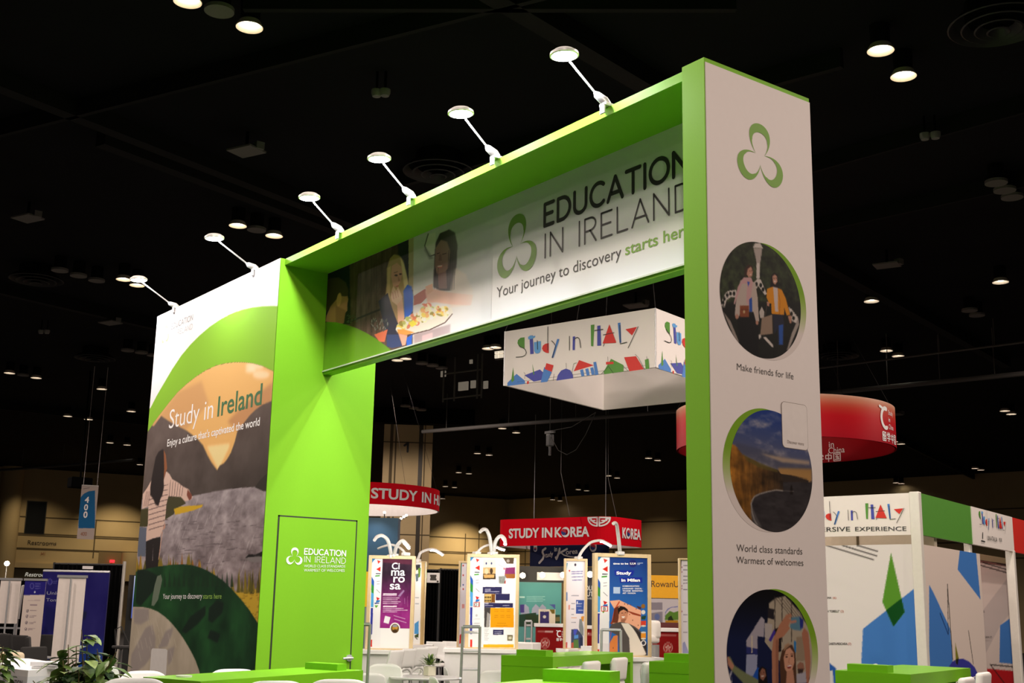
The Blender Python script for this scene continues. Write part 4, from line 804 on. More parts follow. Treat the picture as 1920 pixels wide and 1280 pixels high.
L_('s', 0, [(633, 300), (633, 412)]); L_('f', 3, [(658, 303), (678, 300), (675, 410), (657, 410)]); L_('s', 0, [(670, 330), (680, 316), (695, 309), (710, 316), (716, 335), (723, 392)])
L_('f', 1, [(803, 210), (832, 206), (822, 381), (805, 378)]); L_('f', 3, [(855, 217), (880, 214), (886, 374), (855, 376)]); L_('s', 0, [(836, 254), (903, 245)])
L_('f', 4, [(952, 205), (1008, 352), (898, 358)]); L_('s', 0, [(955, 228), (904, 379)]); L_('s', 0, [(904, 289), (990, 272)])
L_('f', 2, [(1018, 194), (1040, 190), (1046, 352), (1032, 352)]); L_('s', 0, [(1036, 212), (1040, 361), (1093, 348)])
L_('f', 4, [(1080, 244), (1173, 225), (1132, 293)]); L_('s', 0, [(1183, 224), (1103, 394)])
SKY = []
def K_(kind, mi, pts, wd=.006): SKY.append((kind, [iuv(*p) for p in pts], wd, mi))
K_('f', 2, [(135, 698), (135, 672), (208, 600), (275, 655), (275, 680)]); K_('f', 1, [(181, 548), (190, 650), (172, 668), (165, 655)]); K_('f', 3, [(272, 612), (395, 565), (440, 605), (432, 645), (345, 662)])
K_('f', 1, [(335, 520), (352, 604), (343, 608)]); K_('f', 2, [(430, 545), (490, 588), (455, 664), (402, 670)]); K_('f', 4, [(448, 515), (505, 532), (490, 585), (434, 562)]); K_('f', 4, [(293, 660), (308, 657), (307, 680), (293, 683)])
K_('f', 3, [(528, 655), (540, 610), (565, 575), (605, 558), (640, 572), (658, 605), (663, 636)]); K_('s', 0, [(607, 515), (610, 556)])
K_('f', 4, [(708, 490), (826, 532), (665, 580)])
for x in (716, 758, 798): K_('f', 2, [(x, 570-(x-716)*.2), (x+24, 564-(x-716)*.2), (x+36, 618-(x-716)*.15), (x+12, 622-(x-716)*.15)])
K_('f', 2, [(823, 507), (845, 504), (864, 606), (838, 612)]); K_('f', 1, [(965, 480), (1064, 530), (1064, 582), (912, 604), (905, 585)]); K_('f', 4, [(925, 505), (985, 504), (985, 522), (925, 526)])
K_('f', 4, [(1070, 468), (1164, 460), (1228, 564), (1112, 580)]); K_('f', 1, [(1236, 488), (1265, 480), (1271, 560), (1242, 563)]); K_('s', 0, [(1251, 462), (1253, 486)])
for p in ([(503, 655), (510, 602)], [(650, 600), (668, 518), (690, 512)], [(885, 605), (945, 540), (985, 596)], [(940, 465), (942, 505)], [(1065, 540), (1100, 575)], [(1160, 445), (1185, 470), (1235, 566)], [(270, 590), (280, 600), (276, 640)]): K_('s', 0, p)
def stamp(mb, items, mp, k, du=0, dv=0, off=.004):
    for i, (kind, pts, wd, mi) in enumerate(items):
        P = [((u-LU0)*k+du, (v-LV0)*k+dv) for u, v in pts]; o = off+.0008*(i % 9)
        if kind == 'f':
            a = sum(P[j][0]*P[(j+1) % len(P)][1]-P[(j+1) % len(P)][0]*P[j][1] for j in range(len(P)))
            mb.flat(mp, P if a > 0 else P[::-1], o, mi)
        else: mb.ribbon(mp, P, wd*k, o+.006, mi, n=8)
LU0 = LV0 = 0.0
LUs = [u for it in LOGO for u, v in it[1]]; LVs = [v for it in LOGO for u, v in it[1]]
hs = thing('hanging_sign', 'white square hanging Study in Italy sign with coloured skyline shapes', 'hanging sign', SC+D1*SL/2+D2*SL/2+ZV*ZB)
tent = mat('white_tension_fabric', (.80, .765, .745), .75, noise=.03, scale=3)
ctr = SC+D1*SL/2+D2*SL/2; qs = []
corners = [SC, SC+D1*SL, SC+D1*SL+D2*SL, SC+D2*SL]
for i, nm in enumerate(('front', 'left', 'rear', 'right')):
    p, q = corners[i], corners[(i+1) % 4]; inn = (ctr-(p+q)/2).normalized()*.05; dd = (q-p).normalized()*.05
    b = MB(); b.prism([p+ZV*ZB, q+ZV*ZB, q+inn-dd+ZV*ZB, p+inn+dd+ZV*ZB], (0, 0, IH)); qs.append(b.build('fabric_panel', tent, hs))
b = MB(); stamp(b, SKY, IFR.pt, IH); stamp(b, LOGO, IFR.pt, IH)
b.ribbon(IFR.pt, [(.3, .04), (SL-.15, .05)], .004, .004, 0); b.build('lettering', IT_MATS, qs[0])
b = MB(); stamp(b, SKY, IFS.pt, IH); stamp(b, LOGO, IFS.pt, IH); b.build('lettering', IT_MATS, qs[3])
for i in range(4): b = MB(); b.cyl(corners[i]+ZV*ZB, corners[i]+ZV*ZT, .014, n=8); b.build('corner_pole', GREYM, hs)
wire_m = mat('thin_wire', (.03, .028, .027), .8, spec=.05)
for p in corners+[(corners[0]+corners[1])/2, (corners[0]+corners[3])/2]: b = MB(); b.cyl(p+ZV*ZT, p+(ctr-p)*.45+ZV*(CEIL+.34), .007, n=6); b.build('hanging_wire', wire_m, hs)
# chain hoist under the sign
hp = at(1031, 825, 24); t = thing('chain_hoist', 'small chain hoist hanging with slack cables below the square sign', 'hoist', hp)
b = MB(); b.rbox(hp, (.12, .12, .24), .02); b.box(hp+ZV*.16, (.28, .05, .05)); b.cyl(hp-ZV*.12, hp-ZV*.3, .025, n=8); b.build('motor', mat('hoist_metal', (.06, .06, .062), .4, .5), t)
b = MB(); P2 = at(1117, 773, 21.75); b.tube([hp+ZV*.18, (hp+P2)/2, P2], .006, 6); b.tube([hp+ZV*.1]+[hp.lerp(P2, k)-ZV*(.5*math.sin(PI*k)) for k in (.2, .4, .6, .8)]+[P2], .006, 6); b.cyl(hp+ZV*.18, (hp.x, hp.y, CEIL+.34), .008, n=6); b.build('cable', wire_m, t)

# ================================================================== RED HANGING SIGNS
def ring_sign(name, label, c, R, z0, z1, wires, outer, inner, n=72):
    t = thing(name, label, 'hanging sign', (c.x, c.y, z0))
    b = MB()
    for i in range(n):
        p = [Vector((c.x+R*math.cos(2*PI*k/n), c.y+R*math.sin(2*PI*k/n), 0)) for k in (i, i+1)]
        b.add([p[0]+ZV*z0, p[1]+ZV*z0, p[1]+ZV*z1, p[0]+ZV*z1], [(0, 1, 2, 3)])
    if outer: o = b.build('outer_band', outer, t, smooth='all')
    else: o = None
    b = MB(); r = R-.05
    for i in range(n):
        p = [Vector((c.x+r*math.cos(2*PI*k/n), c.y+r*math.sin(2*PI*k/n), 0)) for k in (i, i+1)]
        q = [Vector((c.x+R*math.cos(2*PI*k/n), c.y+R*math.sin(2*PI*k/n), 0)) for k in (i, i+1)]
        b.add([p[1]+ZV*z0, p[0]+ZV*z0, p[0]+ZV*z1, p[1]+ZV*z1], [(0, 1, 2, 3)]); b.add([q[1]+ZV*z0, q[0]+ZV*z0, p[0]+ZV*z0, p[1]+ZV*z0], [(0, 1, 2, 3)]); b.add([q[0]+ZV*z1, q[1]+ZV*z1, p[1]+ZV*z1, p[0]+ZV*z1], [(0, 1, 2, 3)])
    i_ = b.build('inner_lining', inner, t, smooth='all') if inner else None
    for k in range(wires):
        b = MB(); a = 2*PI*k/wires+.7; p = Vector((c.x+R*math.cos(a), c.y+R*math.sin(a), z1)); b.cyl(p, (c.x+R*.5*math.cos(a), c.y+R*.5*math.sin(a), CEIL+.34), .004, n=6); b.build('hanging_wire', wire_m, t)
    return t, o, i_
def cyl_map(c, R, a0, z0, inward=False):
    s = -1 if inward else 1
    return lambda u, v, o: Vector((c.x+(R+o*s)*math.cos(a0+s*u/R), c.y+(R+o*s)*math.sin(a0+s*u/R), z0+v))
# Hungary
hc = at(676, 930, 40); HR = 148/FPX*40; va = math.atan2(CAMP.y-hc.y, CAMP.x-hc.x)
hz1, hz0 = at(690, 902, 40-HR).z, at(690, 944, 40-HR).z
t, o, _ = ring_sign('hanging_ring_sign', 'round red hanging Study in Hungary sign in front of the pillar', Vector((hc.x, hc.y, 0)), HR, hz0, hz1, 5, REDF, mat('white_lining', (.78, .75, .74), .8))
b = MB(); mp = cyl_map(hc, HR, va, hz0); hh = hz1-hz0
ps = lambda px: HR*math.asin(max(-1, min(1, (px-676)/148)))
for s, x0, x1 in (('STUDY', 694, 777), ('IN', 785.5, 803.5), ('HUNGARY', 809.5, None)):
    u0 = ps(x0); put_text(b, mp, s, u0, hh*.27, (ps(x1)-u0) if x1 else HR*1.15, hh*.46, .028, .012)
b.build('lettering', INKW, o)
# China
cc = at(1470, 800, 28.6); CR = 200/FPX*28.6; va = math.atan2(CAMP.y-cc.y, CAMP.x-cc.x)
cz1, cz0 = at(1536, 738, 28.6-CR*.93).z, at(1540, 821, 28.6-CR*.93).z
t = thing('hanging_ring_sign', 'large round red hanging Study in China sign half hidden by the white column', 'hanging sign', (cc.x, cc.y, cz0))
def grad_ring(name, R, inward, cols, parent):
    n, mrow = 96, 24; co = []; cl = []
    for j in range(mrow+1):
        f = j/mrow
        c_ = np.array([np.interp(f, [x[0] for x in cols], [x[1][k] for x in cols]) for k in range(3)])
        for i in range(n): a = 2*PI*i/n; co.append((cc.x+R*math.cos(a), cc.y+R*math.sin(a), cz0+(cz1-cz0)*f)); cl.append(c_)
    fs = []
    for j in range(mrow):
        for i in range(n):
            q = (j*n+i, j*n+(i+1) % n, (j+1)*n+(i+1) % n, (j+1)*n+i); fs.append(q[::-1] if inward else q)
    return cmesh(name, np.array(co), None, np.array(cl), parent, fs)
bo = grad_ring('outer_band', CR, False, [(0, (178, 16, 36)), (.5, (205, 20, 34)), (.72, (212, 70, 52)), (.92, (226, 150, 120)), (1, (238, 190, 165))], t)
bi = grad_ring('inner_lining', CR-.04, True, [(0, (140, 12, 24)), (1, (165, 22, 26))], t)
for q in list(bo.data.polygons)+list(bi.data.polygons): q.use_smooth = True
for k in range(5): b = MB(); a = 2*PI*k/5+.3; p = Vector((cc.x+CR*math.cos(a), cc.y+CR*math.sin(a), cz1)); b.cyl(p, (cc.x+CR*.4*math.cos(a), cc.y+CR*.4*math.sin(a), CEIL+.34), .004, n=6); b.build('hanging_wire', wire_m, t)
HAN = {'中': [[(.14, .34), (.14, .76), (.86, .76), (.86, .34), (.14, .34)], [(.5, 1), (.5, 0)]],
 '国': [[(.06, .02), (.06, .96), (.94, .96), (.94, .02), (.06, .02)], [(.24, .76), (.76, .76)], [(.28, .5), (.72, .5)], [(.22, .22), (.78, .22)], [(.5, .76), (.5, .22)], [(.64, .4), (.72, .3)]],
 '学': [[(.22, .98), (.3, .84)], [(.48, 1), (.52, .86)], [(.78, .98), (.68, .84)], [(.08, .62), (.08, .78), (.92, .78), (.92, .62)], [(.28, .6), (.72, .6), (.54, .46)], [(.06, .34), (.94, .34)], [(.52, .46), (.52, .04), (.38, .08)]],
 '留': [[(.44, .98), (.14, .92), (.12, .62), (.42, .68)], [(.3, .8), (.44, .6)], [(.52, .94), (.9, .94), (.86, .6), (.72, .62)], [(.68, .94), (.5, .6)], [(.14, .02), (.14, .5), (.86, .5), (.86, .02), (.14, .02)], [(.5, .5), (.5, .02)], [(.14, .26), (.86, .26)]]}
def han(mb, mp, s, u0, v0, size, wt, off=.012):
    for i, ch in enumerate(s):
        for st in HAN[ch]: mb.ribbon(mp, [(u0+i*size*1.12+x*size, v0+y*size) for x, y in st], wt*size, off, n=6)
def china_mark(mb, mp, u, v, s):
    mb.ribbon(mp, [(u+x*s, v+y*s) for x, y in arc(.5, .5, .36, .44, 70, 292, 14)], .17*s, .012); mb.ribbon(mp, [(u+.02*s, v+.98*s), (u+.3*s, v+.9*s), (u+.62*s, v+.88*s)], .12*s, .013)
    for i, wd in enumerate(('Study', 'in', 'China')): put_text(mb, mp, wd, u+.82*s, v+(.70-.32*i)*s, (.62, .2, .62)[i]*s, .22*s, .0, .012)
ch_h = cz1-cz0
asn = lambda px: CR*math.asin(max(-1, min(1, (px-1470)/200)))
b = MB(); mp = cyl_map(cc, CR, va, cz0)
u0 = asn(1634); china_mark(b, mp, u0, ch_h*.33, ch_h*.54); han(b, mp, '留学中国', u0+.06, ch_h*.05, ch_h*.215, .12)
china_mark(b, mp, -1.2, ch_h*.33, ch_h*.54); han(b, mp, '留学中国', -1.15, ch_h*.05, ch_h*.215, .12); b.build('lettering', INKW, bo)
b = MB(); mp = cyl_map(cc, CR-.04, va+PI, cz0, True)
# inner words read from inside, on the far wall
asf = lambda px: CR*math.asin(max(-1, min(1, (px-1470)/(200*.84))))
for wd, x0, x1, v in (('in', 1543, 1551, .40), ('China', 1542, 1567.5, .235)): put_text(b, mp, wd, asf(x0), ch_h*v, asf(x1)-asf(x0), ch_h*.16, .0, .012)
han(b, mp, '学中国', asf(1521), ch_h*-.0+.02, ch_h*.22, .11); b.build('lettering', mat('dim_white_ink', (.75, .62, .6)), bi)
# Korea: square ring with rounded corners
kc = at(1144, 990, 44); kN = -E2
kz1, kz0 = at(1130, 962, 43).z, at(1130, 1017, 43).z; kh = kz1-kz0
KL = onp(931, 990, kc, kN); klen = (KL-kc).length; KR = onp(1209, 990, kc, E1); kside = max(2.2, (KR-kc).length)
t = thing('hanging_square_sign', 'red rounded square hanging Study in Korea sign above the poster stands', 'hanging sign', (kc.x, kc.y, kz0))
kc0 = Vector((kc.x, kc.y, 0)); pts = []; rad = .7
loop = [(kc0-E1*klen, 0), (kc0, 1), (kc0+E2*kside, 1), (kc0-E1*klen+E2*kside, 1)]
path = []
cs4 = [kc0-E1*klen, kc0, kc0+E2*kside, kc0-E1*klen+E2*kside]; rs = [.35, rad, rad*.5, .35]
for i in range(4):
    p, a, c_ = cs4[i], (cs4[i-1]-cs4[i]).normalized(), (cs4[(i+1) % 4]-cs4[i]).normalized(); r = rs[i]; o_ = p+(a+c_)*r
    for k in range(9): ang = PI/2*k/8; path.append(o_-c_*r*math.cos(ang)-a*r*math.sin(ang))
cum = [0.0]
for i in range(len(path)): cum.append(cum[-1]+(path[(i+1) % len(path)]-path[i]).length)
def kmap(u, v, o):
    tot = cum[-1]; u = u % tot
    for i in range(len(path)):
        if u <= cum[i+1]+1e-9:
            p, q = path[i], path[(i+1) % len(path)]; f = (u-cum[i])/max(1e-9, cum[i+1]-cum[i]); d = (q-p).normalized(); nn = Vector((d.y, -d.x, 0))
            return p.lerp(q, f)+nn*o+ZV*(kz0+v)
b = MB(); n = len(path)
for i in range(n): p, q = path[i], path[(i+1) % n]; b.add([p+ZV*kz0, q+ZV*kz0, q+ZV*kz1, p+ZV*kz1], [(0, 1, 2, 3)])
kb = b.build('outer_band', REDF, t, smooth='all'); kctr = sum(path, Vector())/n
b = MB()
for i in range(n):
    p, q = path[i], path[(i+1) % n]; p2, q2 = p+(kctr-p).normalized()*.06, q+(kctr-q).normalized()*.06
    b.add([q2+ZV*kz0, p2+ZV*kz0, p2+ZV*kz1, q2+ZV*kz1], [(0, 1, 2, 3)]); b.add([q+ZV*kz0, p+ZV*kz0, p2+ZV*kz0, q2+ZV*kz0], [(0, 1, 2, 3)])
b.build('inner_lining', mat('pink_lining', (.80, .66, .66), .8), t)
b = MB()
for p in (at(1068, 960, 44.5), at(1157, 962, 46)):
    P_ = Vector((p.x, p.y, kz1)); b.cyl(P_, P_+ZV*1.6-E1*.4, .009, n=6); b.cyl(P_+ZV*1.6-E1*.4, (P_-E1*.4).to_2d().to_3d()+ZV*(CEIL+.34), .008, n=6)
b.build('hanging_wire', mat('pale_wire', (.12, .115, .11), .7), t)
# distance along the ring of a place on the front / on the side
kfront = lambda px: cum[8]+((onp(px, 990, kc, kN)-path[8]).dot(E1))
ks0 = cum[17]
b = MB()
def kword(s, x0, x1): u0 = kfront(x0); put_text(b, kmap, s, u0, kh*.30, kfront(x1)-u0, kh*.34, .035, .03)
kword('STUDY', 955, 1012); kword('IN', 1017, 1036.5); kword('KOREA', 1041, 1106)
put_text(b, kmap, 'KOREA', ks0+.1, kh*.28, kside-rad*1.5-.1, kh*.36, .035, .03)
uc = kfront(1121.5); e = kh*.30
for s_ in (1, -1):
    for r_ in (1.0, .66): b.ribbon(kmap, [(uc+s_*.04, kh*.97-e*r_*1.0), (uc+s_*.04, kh*.96)]+[(uc+s_*.04+s_*e*1.25*r_*math.cos(x), kh*.96-e*r_*math.sin(x)) for x in np.linspace(0, PI/2, 8)], .055, .03)
    b.ribbon(kmap, [(uc+s_*.12, kh*.96-e*.35), (uc+s_*.3, kh*.96-e*.35), (uc+s_*.3, kh*.96-e*.15), (uc+s_*.42, kh*.96-e*.15)], .045, .03)
b.build('lettering', INKW, kb)
b = MB(); uo = kfront(1058.5)
for u_, s_ in ((uo, 1), (ks0+.15+(kside-rad*1.5-.15)*.30, .8)):
    r_ = kh*.115; b.flat(kmap, [(u_+r_*s_*math.cos(x), kh*.47+r_*math.sin(x)) for x in np.linspace(-.35, PI-.35, 14)], .05, 0); b.flat(kmap, [(u_+r_*s_*math.cos(x), kh*.47+r_*math.sin(x)) for x in np.linspace(PI-.35, 2*PI-.35, 14)], .05, 1)
b.build('emblem', [mat('taeguk_red', (.55, .03, .06)), mat('taeguk_blue', (.02, .05, .25))], kb)
# navy banner below it
nb = at(1068, 1040, 47); NF = Frame(nb, kN); t = thing('navy_banner', 'navy Study in Korea banner with brush lettering below the red sign', 'banner', nb)
NAVY = mat('navy_fabric', s2l((26, 42, 92)), .7)
b = MB(); (u0, v1), (u1, v0) = NF.uv(994, 1018), NF.uv(1141, 1061); b.fbox(NF, u0, v0, u1, v1, -.04, 0); b.cyl(NF.pt(u0, v1, -.02), NF.pt(u1, v1, -.02), .05, n=8); bb = b.build('banner_fabric', NAVY, t)
b = MB()
for x in (1000, 1135): p = NF.pt(NF.uv(x, 1018)[0], v1, -.02); b.cyl(p, (p.x, p.y, CEIL+.34), .012, n=6)
b.build('hanger', GREYM, t)
k = lambda p: [NF.uv(1000+x/9.144, 960+y/9.144) for x, y in p]; b = MB(); wB = .07
b.ribbon(NF.pt, k([(212, 620), (165, 655), (160, 690), (185, 740), (165, 800), (105, 868)]), .09, .012); b.ribbon(NF.pt, k([(455, 625), (440, 700), (400, 800), (388, 775)]), .09, .012); b.ribbon(NF.pt, k([(580, 630), (470, 690), (445, 705)]), .08, .012); b.ribbon(NF.pt, k([(470, 690), (530, 735), (620, 760), (740, 775)]), .05, .012)
px_text(b, NF, 'tudy', CP(1000, 960, 9.144, [(205, 778)])[0], CP(1000, 960, 9.144, [(342, 748)])[0], CP(1000, 960, 9.144, [(205, 695)])[0], .02, .012); px_text(b, NF, 'in', CP(1000, 960, 9.144, [(362, 672)])[0], CP(1000, 960, 9.144, [(412, 665)])[0], CP(1000, 960, 9.144, [(362, 595)])[0], .03, .012); px_text(b, NF, 'orea', CP(1000, 960, 9.144, [(560, 725)])[0], CP(1000, 960, 9.144, [(765, 705)])[0], CP(1000, 960, 9.144, [(560, 640)])[0], .02, .012)
b.build('lettering', INKW, bb)
b = MB(); V = {}
for x0, x1, y1 in ((1001, 1007.5, 1034), (1106, 1119, 1034.5)):
    (a0, t_), (a1, bt) = NF.uv(x0, 1018), NF.uv(x1, y1); r_ = (a1-a0)/2; b.flat(NF.pt, [(a0, t_), (a0, bt+r_)]+[((a0+a1)/2+r_*math.cos(x), bt+r_+r_*1.0*math.sin(x)) for x in np.linspace(PI, 2*PI, 9)]+[(a1, t_)], .014, 0)
    b.flat(NF.pt, [((a0+a1)/2+r_*.72*math.cos(x), bt+r_*1.2+r_*.72*math.sin(x)) for x in np.linspace(-.3, PI-.3, 10)], .03, 1); b.flat(NF.pt, [((a0+a1)/2+r_*.72*math.cos(x), bt+r_*1.2+r_*.72*math.sin(x)) for x in np.linspace(PI-.3, 2*PI-.3, 10)], .03, 2)
b.build('emblem', [INKW, MATS['taeguk_red'], MATS['taeguk_blue']], bb)
# aisle banner 400
ab = at(159, 960, 40); AF = Frame(ab, (Vector((CAMP.x, CAMP.y, 0))-Vector((ab.x, ab.y, 0))).normalized()); t = thing('aisle_banner', 'narrow blue and white hanging aisle banner reading 400', 'banner', ab)
c4 = Canvas(AF, AF.uv(144, 1008)[0], AF.uv(160, 1010.5)[1], AF.uv(176, 1008)[0], AF.uv(160, 910)[1], 40, 120, (196, 180, 172))
k = lambda p: CP(0, 900, 6.736, p); c4.poly(k([(990, 605), (1000, 240), (1060, 170), (1120, 140), (1200, 130), (1200, 607)]), (24, 104, 160)); c4.line(k([(1050, 110), (1130, 96)]), 1, (120, 110, 110))
bn = c4.mesh('banner_fabric', t, .012)
b = MB(); b.fbox(AF, c4.u0, c4.v0, c4.u1, c4.v1, -.01, .008); b.cyl(AF.pt(c4.u0, c4.v1), AF.pt(c4.u1, c4.v1), .025, n=8)
for u_ in (c4.u0+.05, c4.u1-.05): b.cyl(AF.pt(u_, c4.v1), AF.pt(u_, c4.v1)+ZV*(CEIL+.34-AF.pt(0, c4.v1).z), .008, n=6)
b.build('backing', mat('banner_back', (.6, .56, .53)), t)
b = MB()
for s, p0, p1, tp in (('4', (1068, 282), (1122, 282), (1068, 210)), ('0', (1058, 378), (1108, 378), (1058, 305)), ('0', (1050, 472), (1102, 472), (1050, 395))): px_text(b, AF, s, *k([p0, p1, tp]), .03, .02)
b.build('lettering', INKW, bn)
b = MB(); px_text(b, AF, '400', *k([(1016, 702), (1094, 702), (1016, 652)]), .0, .02); b.build('lettering', MATS['orange_ink'], bn)
b = MB(); c_ = at(150, 905, 41); b.rbox(c_, (.5, .7, .35), .04); b.cyl(c_, (c_.x, c_.y, CEIL+.34), .03, n=8); tag(b.build('ceiling_box', mat('black_box', (.003, .003, .003), .9, spec=.03)), 'black box fixture hanging above the 400 banner', 'fixture')

# ================================================================== RIGHT: ITALY PAVILION
KC = Vector((-4.802, 8.826, 0)); KL_ = Vector((-6.079, 8.503, 0)); dL = (KC-KL_).normalized(); dR = (Vector((-6.284, 13.757, 0))-KC).normalized()
_le = onp(1425, 1000, KC, Vector((dL.y, -dL.x, 0))); _le.z = 0; LLEN = (KC-_le).length; LF = Frame(_le, Vector((dL.y, -dL.x, 0))); RF = Frame(KC, Vector((dR.y, -dR.x, 0)))
pav = thing('italy_pavilion', 'white Study in Italy pavilion with green and red fascia and geometric wall art', 'exhibition stand', KC)
PW = mat('pavilion_white', (.78, .74, .70), .5, noise=.02); POSTM = mat('pavilion_post', (.74, .72, .66), .35, .1)
f0, f1 = LF.uv(1720, 1002)[1], 3.2; w1 = LF.uv(1640, 1021)[1]
r0 = RF.uv(1740, 1006)[1]
b = MB(); b.fbox(LF, 0, f0, LLEN, f1, -.05, 0); fa = b.build('fascia', PW, pav)
b = MB(); ugr = RF.uv(1822, 990)[0]; uwh = RF.uv(1899, 1010)[0]; ulen = uwh+2.6
b.fbox(RF, .05, f0, ugr, f1, -.05, 0, 0); b.fbox(RF, ugr, f0, uwh, f1, -.05, .012, 1); b.fbox(RF, uwh, f0, ulen, f1, -.05, 0, 2); fb = b.build('fascia', [ITG, PW, ITR], pav)
for fr, u, zb_ in ((RF, 0, 0), (RF, ugr-.02, w1-.02), (RF, uwh-.03, 0), (RF, ulen, 0), (LF, .06, 0)):
    b = MB(); b.fbox(fr, u-.055, zb_, u+.055, 3.21 if fr is RF and u < .1 else f0+.02, -.11, .02 if zb_ == 0 else -.02); b.build('post', POSTM, pav, bevel=.012)
b = MB(); b.fbox(LF, .05, .0, LLEN-.12, 2.9, -.9, -.8); u_s = LF.shift(-.8).uv(1607, 1015)[0]; b.fbox(LF, u_s, 2.2, u_s+.03, 2.9, -.8, -.78, 1); b.build('inner_wall', [BEIGE, JOINT], pav)
# left graphic wall
LG = LF.shift(-.04); cw_ = Canvas(LG, .02, .0, LLEN-.04, w1, 160, 200, (232, 228, 226)); k = lambda p: CP(1520, 880, 3.2, p)
for a, c_ in (((100, 455), (388, 543)), ((195, 455), (408, 520)), ((285, 455), (411, 492))): cw_.line(k([a, c_]), 2.0, (34, 30, 28))
BLU, GRN = (70, 128, 204), (92, 152, 48)
cw_.poly(k([(322, 955), (640, 706), (720, 770), (720, 1400), (300, 1400)]), BLU); cw_.poly(k([(490, 497), (572, 855), (505, 942), (438, 795)]), GRN); cw_.poly(k([(553, 772), (572, 855), (505, 942), (460, 845)]), (16, 78, 30))
cw_.poly(k([(100, 1180), (110, 1150), (160, 1190), (160, 1400), (100, 1400)]), (40, 90, 170)); cw_.poly(k([(100, 1135), (118, 1140), (118, 1165), (100, 1165)]), (190, 70, 40)); cw_.poly(k([(100, 1205), (140, 1205), (160, 1400), (100, 1400)]), (210, 208, 210))
wl = cw_.mesh('graphic_wall', pav, .045)
b = MB(); b.fbox(LG, 0, 0, LLEN-.04, w1, 0, .04); b.build('wall_panel', PW, pav)
b = MB()
px_text(b, LG, 'RONA', (1549.5, 1122), (1562, 1122), (1549.5, 1118.6), .02, .05); px_text(b, LG, 'ON TOBELLI"', (1549.5, 1147.5), (1577, 1147.5), (1549.5, 1143.5), .02, .05); px_text(b, LG, 'CHIETI-PESCARA', (1555.5, 1208.5), (1592, 1208.5), (1555.5, 1204.3), .02, .05); b.build('lettering', CHARCOAL, wl)
b = MB(); px_text(b, LG, '(6)', (1564.5, 1122), (1571, 1122), (1564.5, 1118.6), .01, .05); px_text(b, LG, '(2)', (1579, 1147.5), (1585, 1147.5), (1579, 1143.5), .01, .05); px_text(b, LG, '(7)', (1593, 1208.5), (1599, 1208.5), (1593, 1204.3), .01, .05); b.build('lettering', mat('pale_red_ink', (.45, .14, .10)), wl)
# right graphic wall, first bay, with its deeper second bay
RG = RF.shift(-.06); k = lambda p: CP(1720, 1070, 6.095, p); uz = RG.uv(1838, 1150)[0]
cr_ = Canvas(RG, .03, 0, uz, w1, 150, 200, (226, 212, 202)); k2_ = lambda p: CP(1520, 880, 3.2, p); PUR = (58, 60, 160)
cr_.poly(k2_([(876, 478), (972, 486), (1000, 780), (862, 600)]), BLU); cr_.poly(k2_([(690, 690), (715, 735), (815, 950), (832, 1150), (832, 1400), (690, 1400)]), BLU); cr_.line(k2_([(755, 860), (806, 990)]), 1.2, (24, 40, 90)); cr_.line(k2_([(800, 685), (806, 985)]), .9, (40, 36, 34)); cr_.line(k2_([(800, 685), (832, 1140)]), 1.2, (60, 56, 52)); cr_.line(k2_([(927, 965), (956, 1165)]), .9, (50, 46, 42))
cr_.poly(k2_([(808, 1183), (830, 1150), (860, 1135), (895, 1134), (930, 1150), (965, 1185), (1000, 1260), (1000, 1400), (800, 1400)]), PUR); cr_.poly(k2_([(847, 1035), (868, 1130), (860, 1170), (850, 1160)]), (130, 130, 40)); cr_.poly(k2_([(852, 1136), (868, 1132), (862, 1172), (851, 1160)]), (30, 34, 30))
cr_.mesh('graphic_wall', pav, .045); b = MB(); b.fbox(RG, 0, 0, uz, w1, 0, .04); b.build('wall_panel', PW, pav)
RB = RF.shift(-.85); u0 = uz-.4
cb_ = Canvas(RB, u0, 0, u0+5.2, RB.uv(1860, 1053)[1], 170, 150, (222, 208, 200))
for a, c_ in (((1830, 1057), (1890, 1074)), ((1842, 1054), (1893, 1069)), ((1858, 1052), (1896, 1062))): cb_.line([a, c_], 1.8, (34, 30, 28))
cb_.poly(k([(720, 490), (1090, 0), (1130, 400), (950, 620), (770, 960)]), (200, 188, 184)); cb_.poly(k([(945, 622), (1140, 485), (1290, 600), (1290, 1080), (938, 1048)]), BLU); cb_.poly(k([(790, 1115), (1290, 1160), (1290, 1500), (900, 1500)]), (196, 26, 34)); cb_.line(k([(828, 1070), (1290, 1112)]), 2, (30, 26, 26)); cb_.line(k([(835, 1072), (1000, 1290)]), 1.6, (40, 20, 20)); cb_.poly(k([(1190, 30), (1290, 200), (1290, 520), (1215, 480), (1160, 120)]), (80, 140, 50))
wb = cb_.mesh('graphic_wall', pav, .001); b = MB(); b.fbox(RB, u0, 0, u0+5.2, cb_.v1, -.05, 0); b.fbox(RB, u0, cb_.v1, u0+5.2, cb_.v1+.10, -.05, .02, 1); b.build('wall_panel', [PW, mat('olive_rail', (.30, .25, .14))], pav)
b = MB(); px_text(b, RB, 'SCARA (7)', (1841.5, 1195.5), (1858, 1195.5), (1841.5, 1192), .01, .02); px_text(b, RB, '" (2)', (1837, 1147.5), (1844, 1147.8), (1837, 1144), .01, .02); b.build('lettering', CHARCOAL, wb)
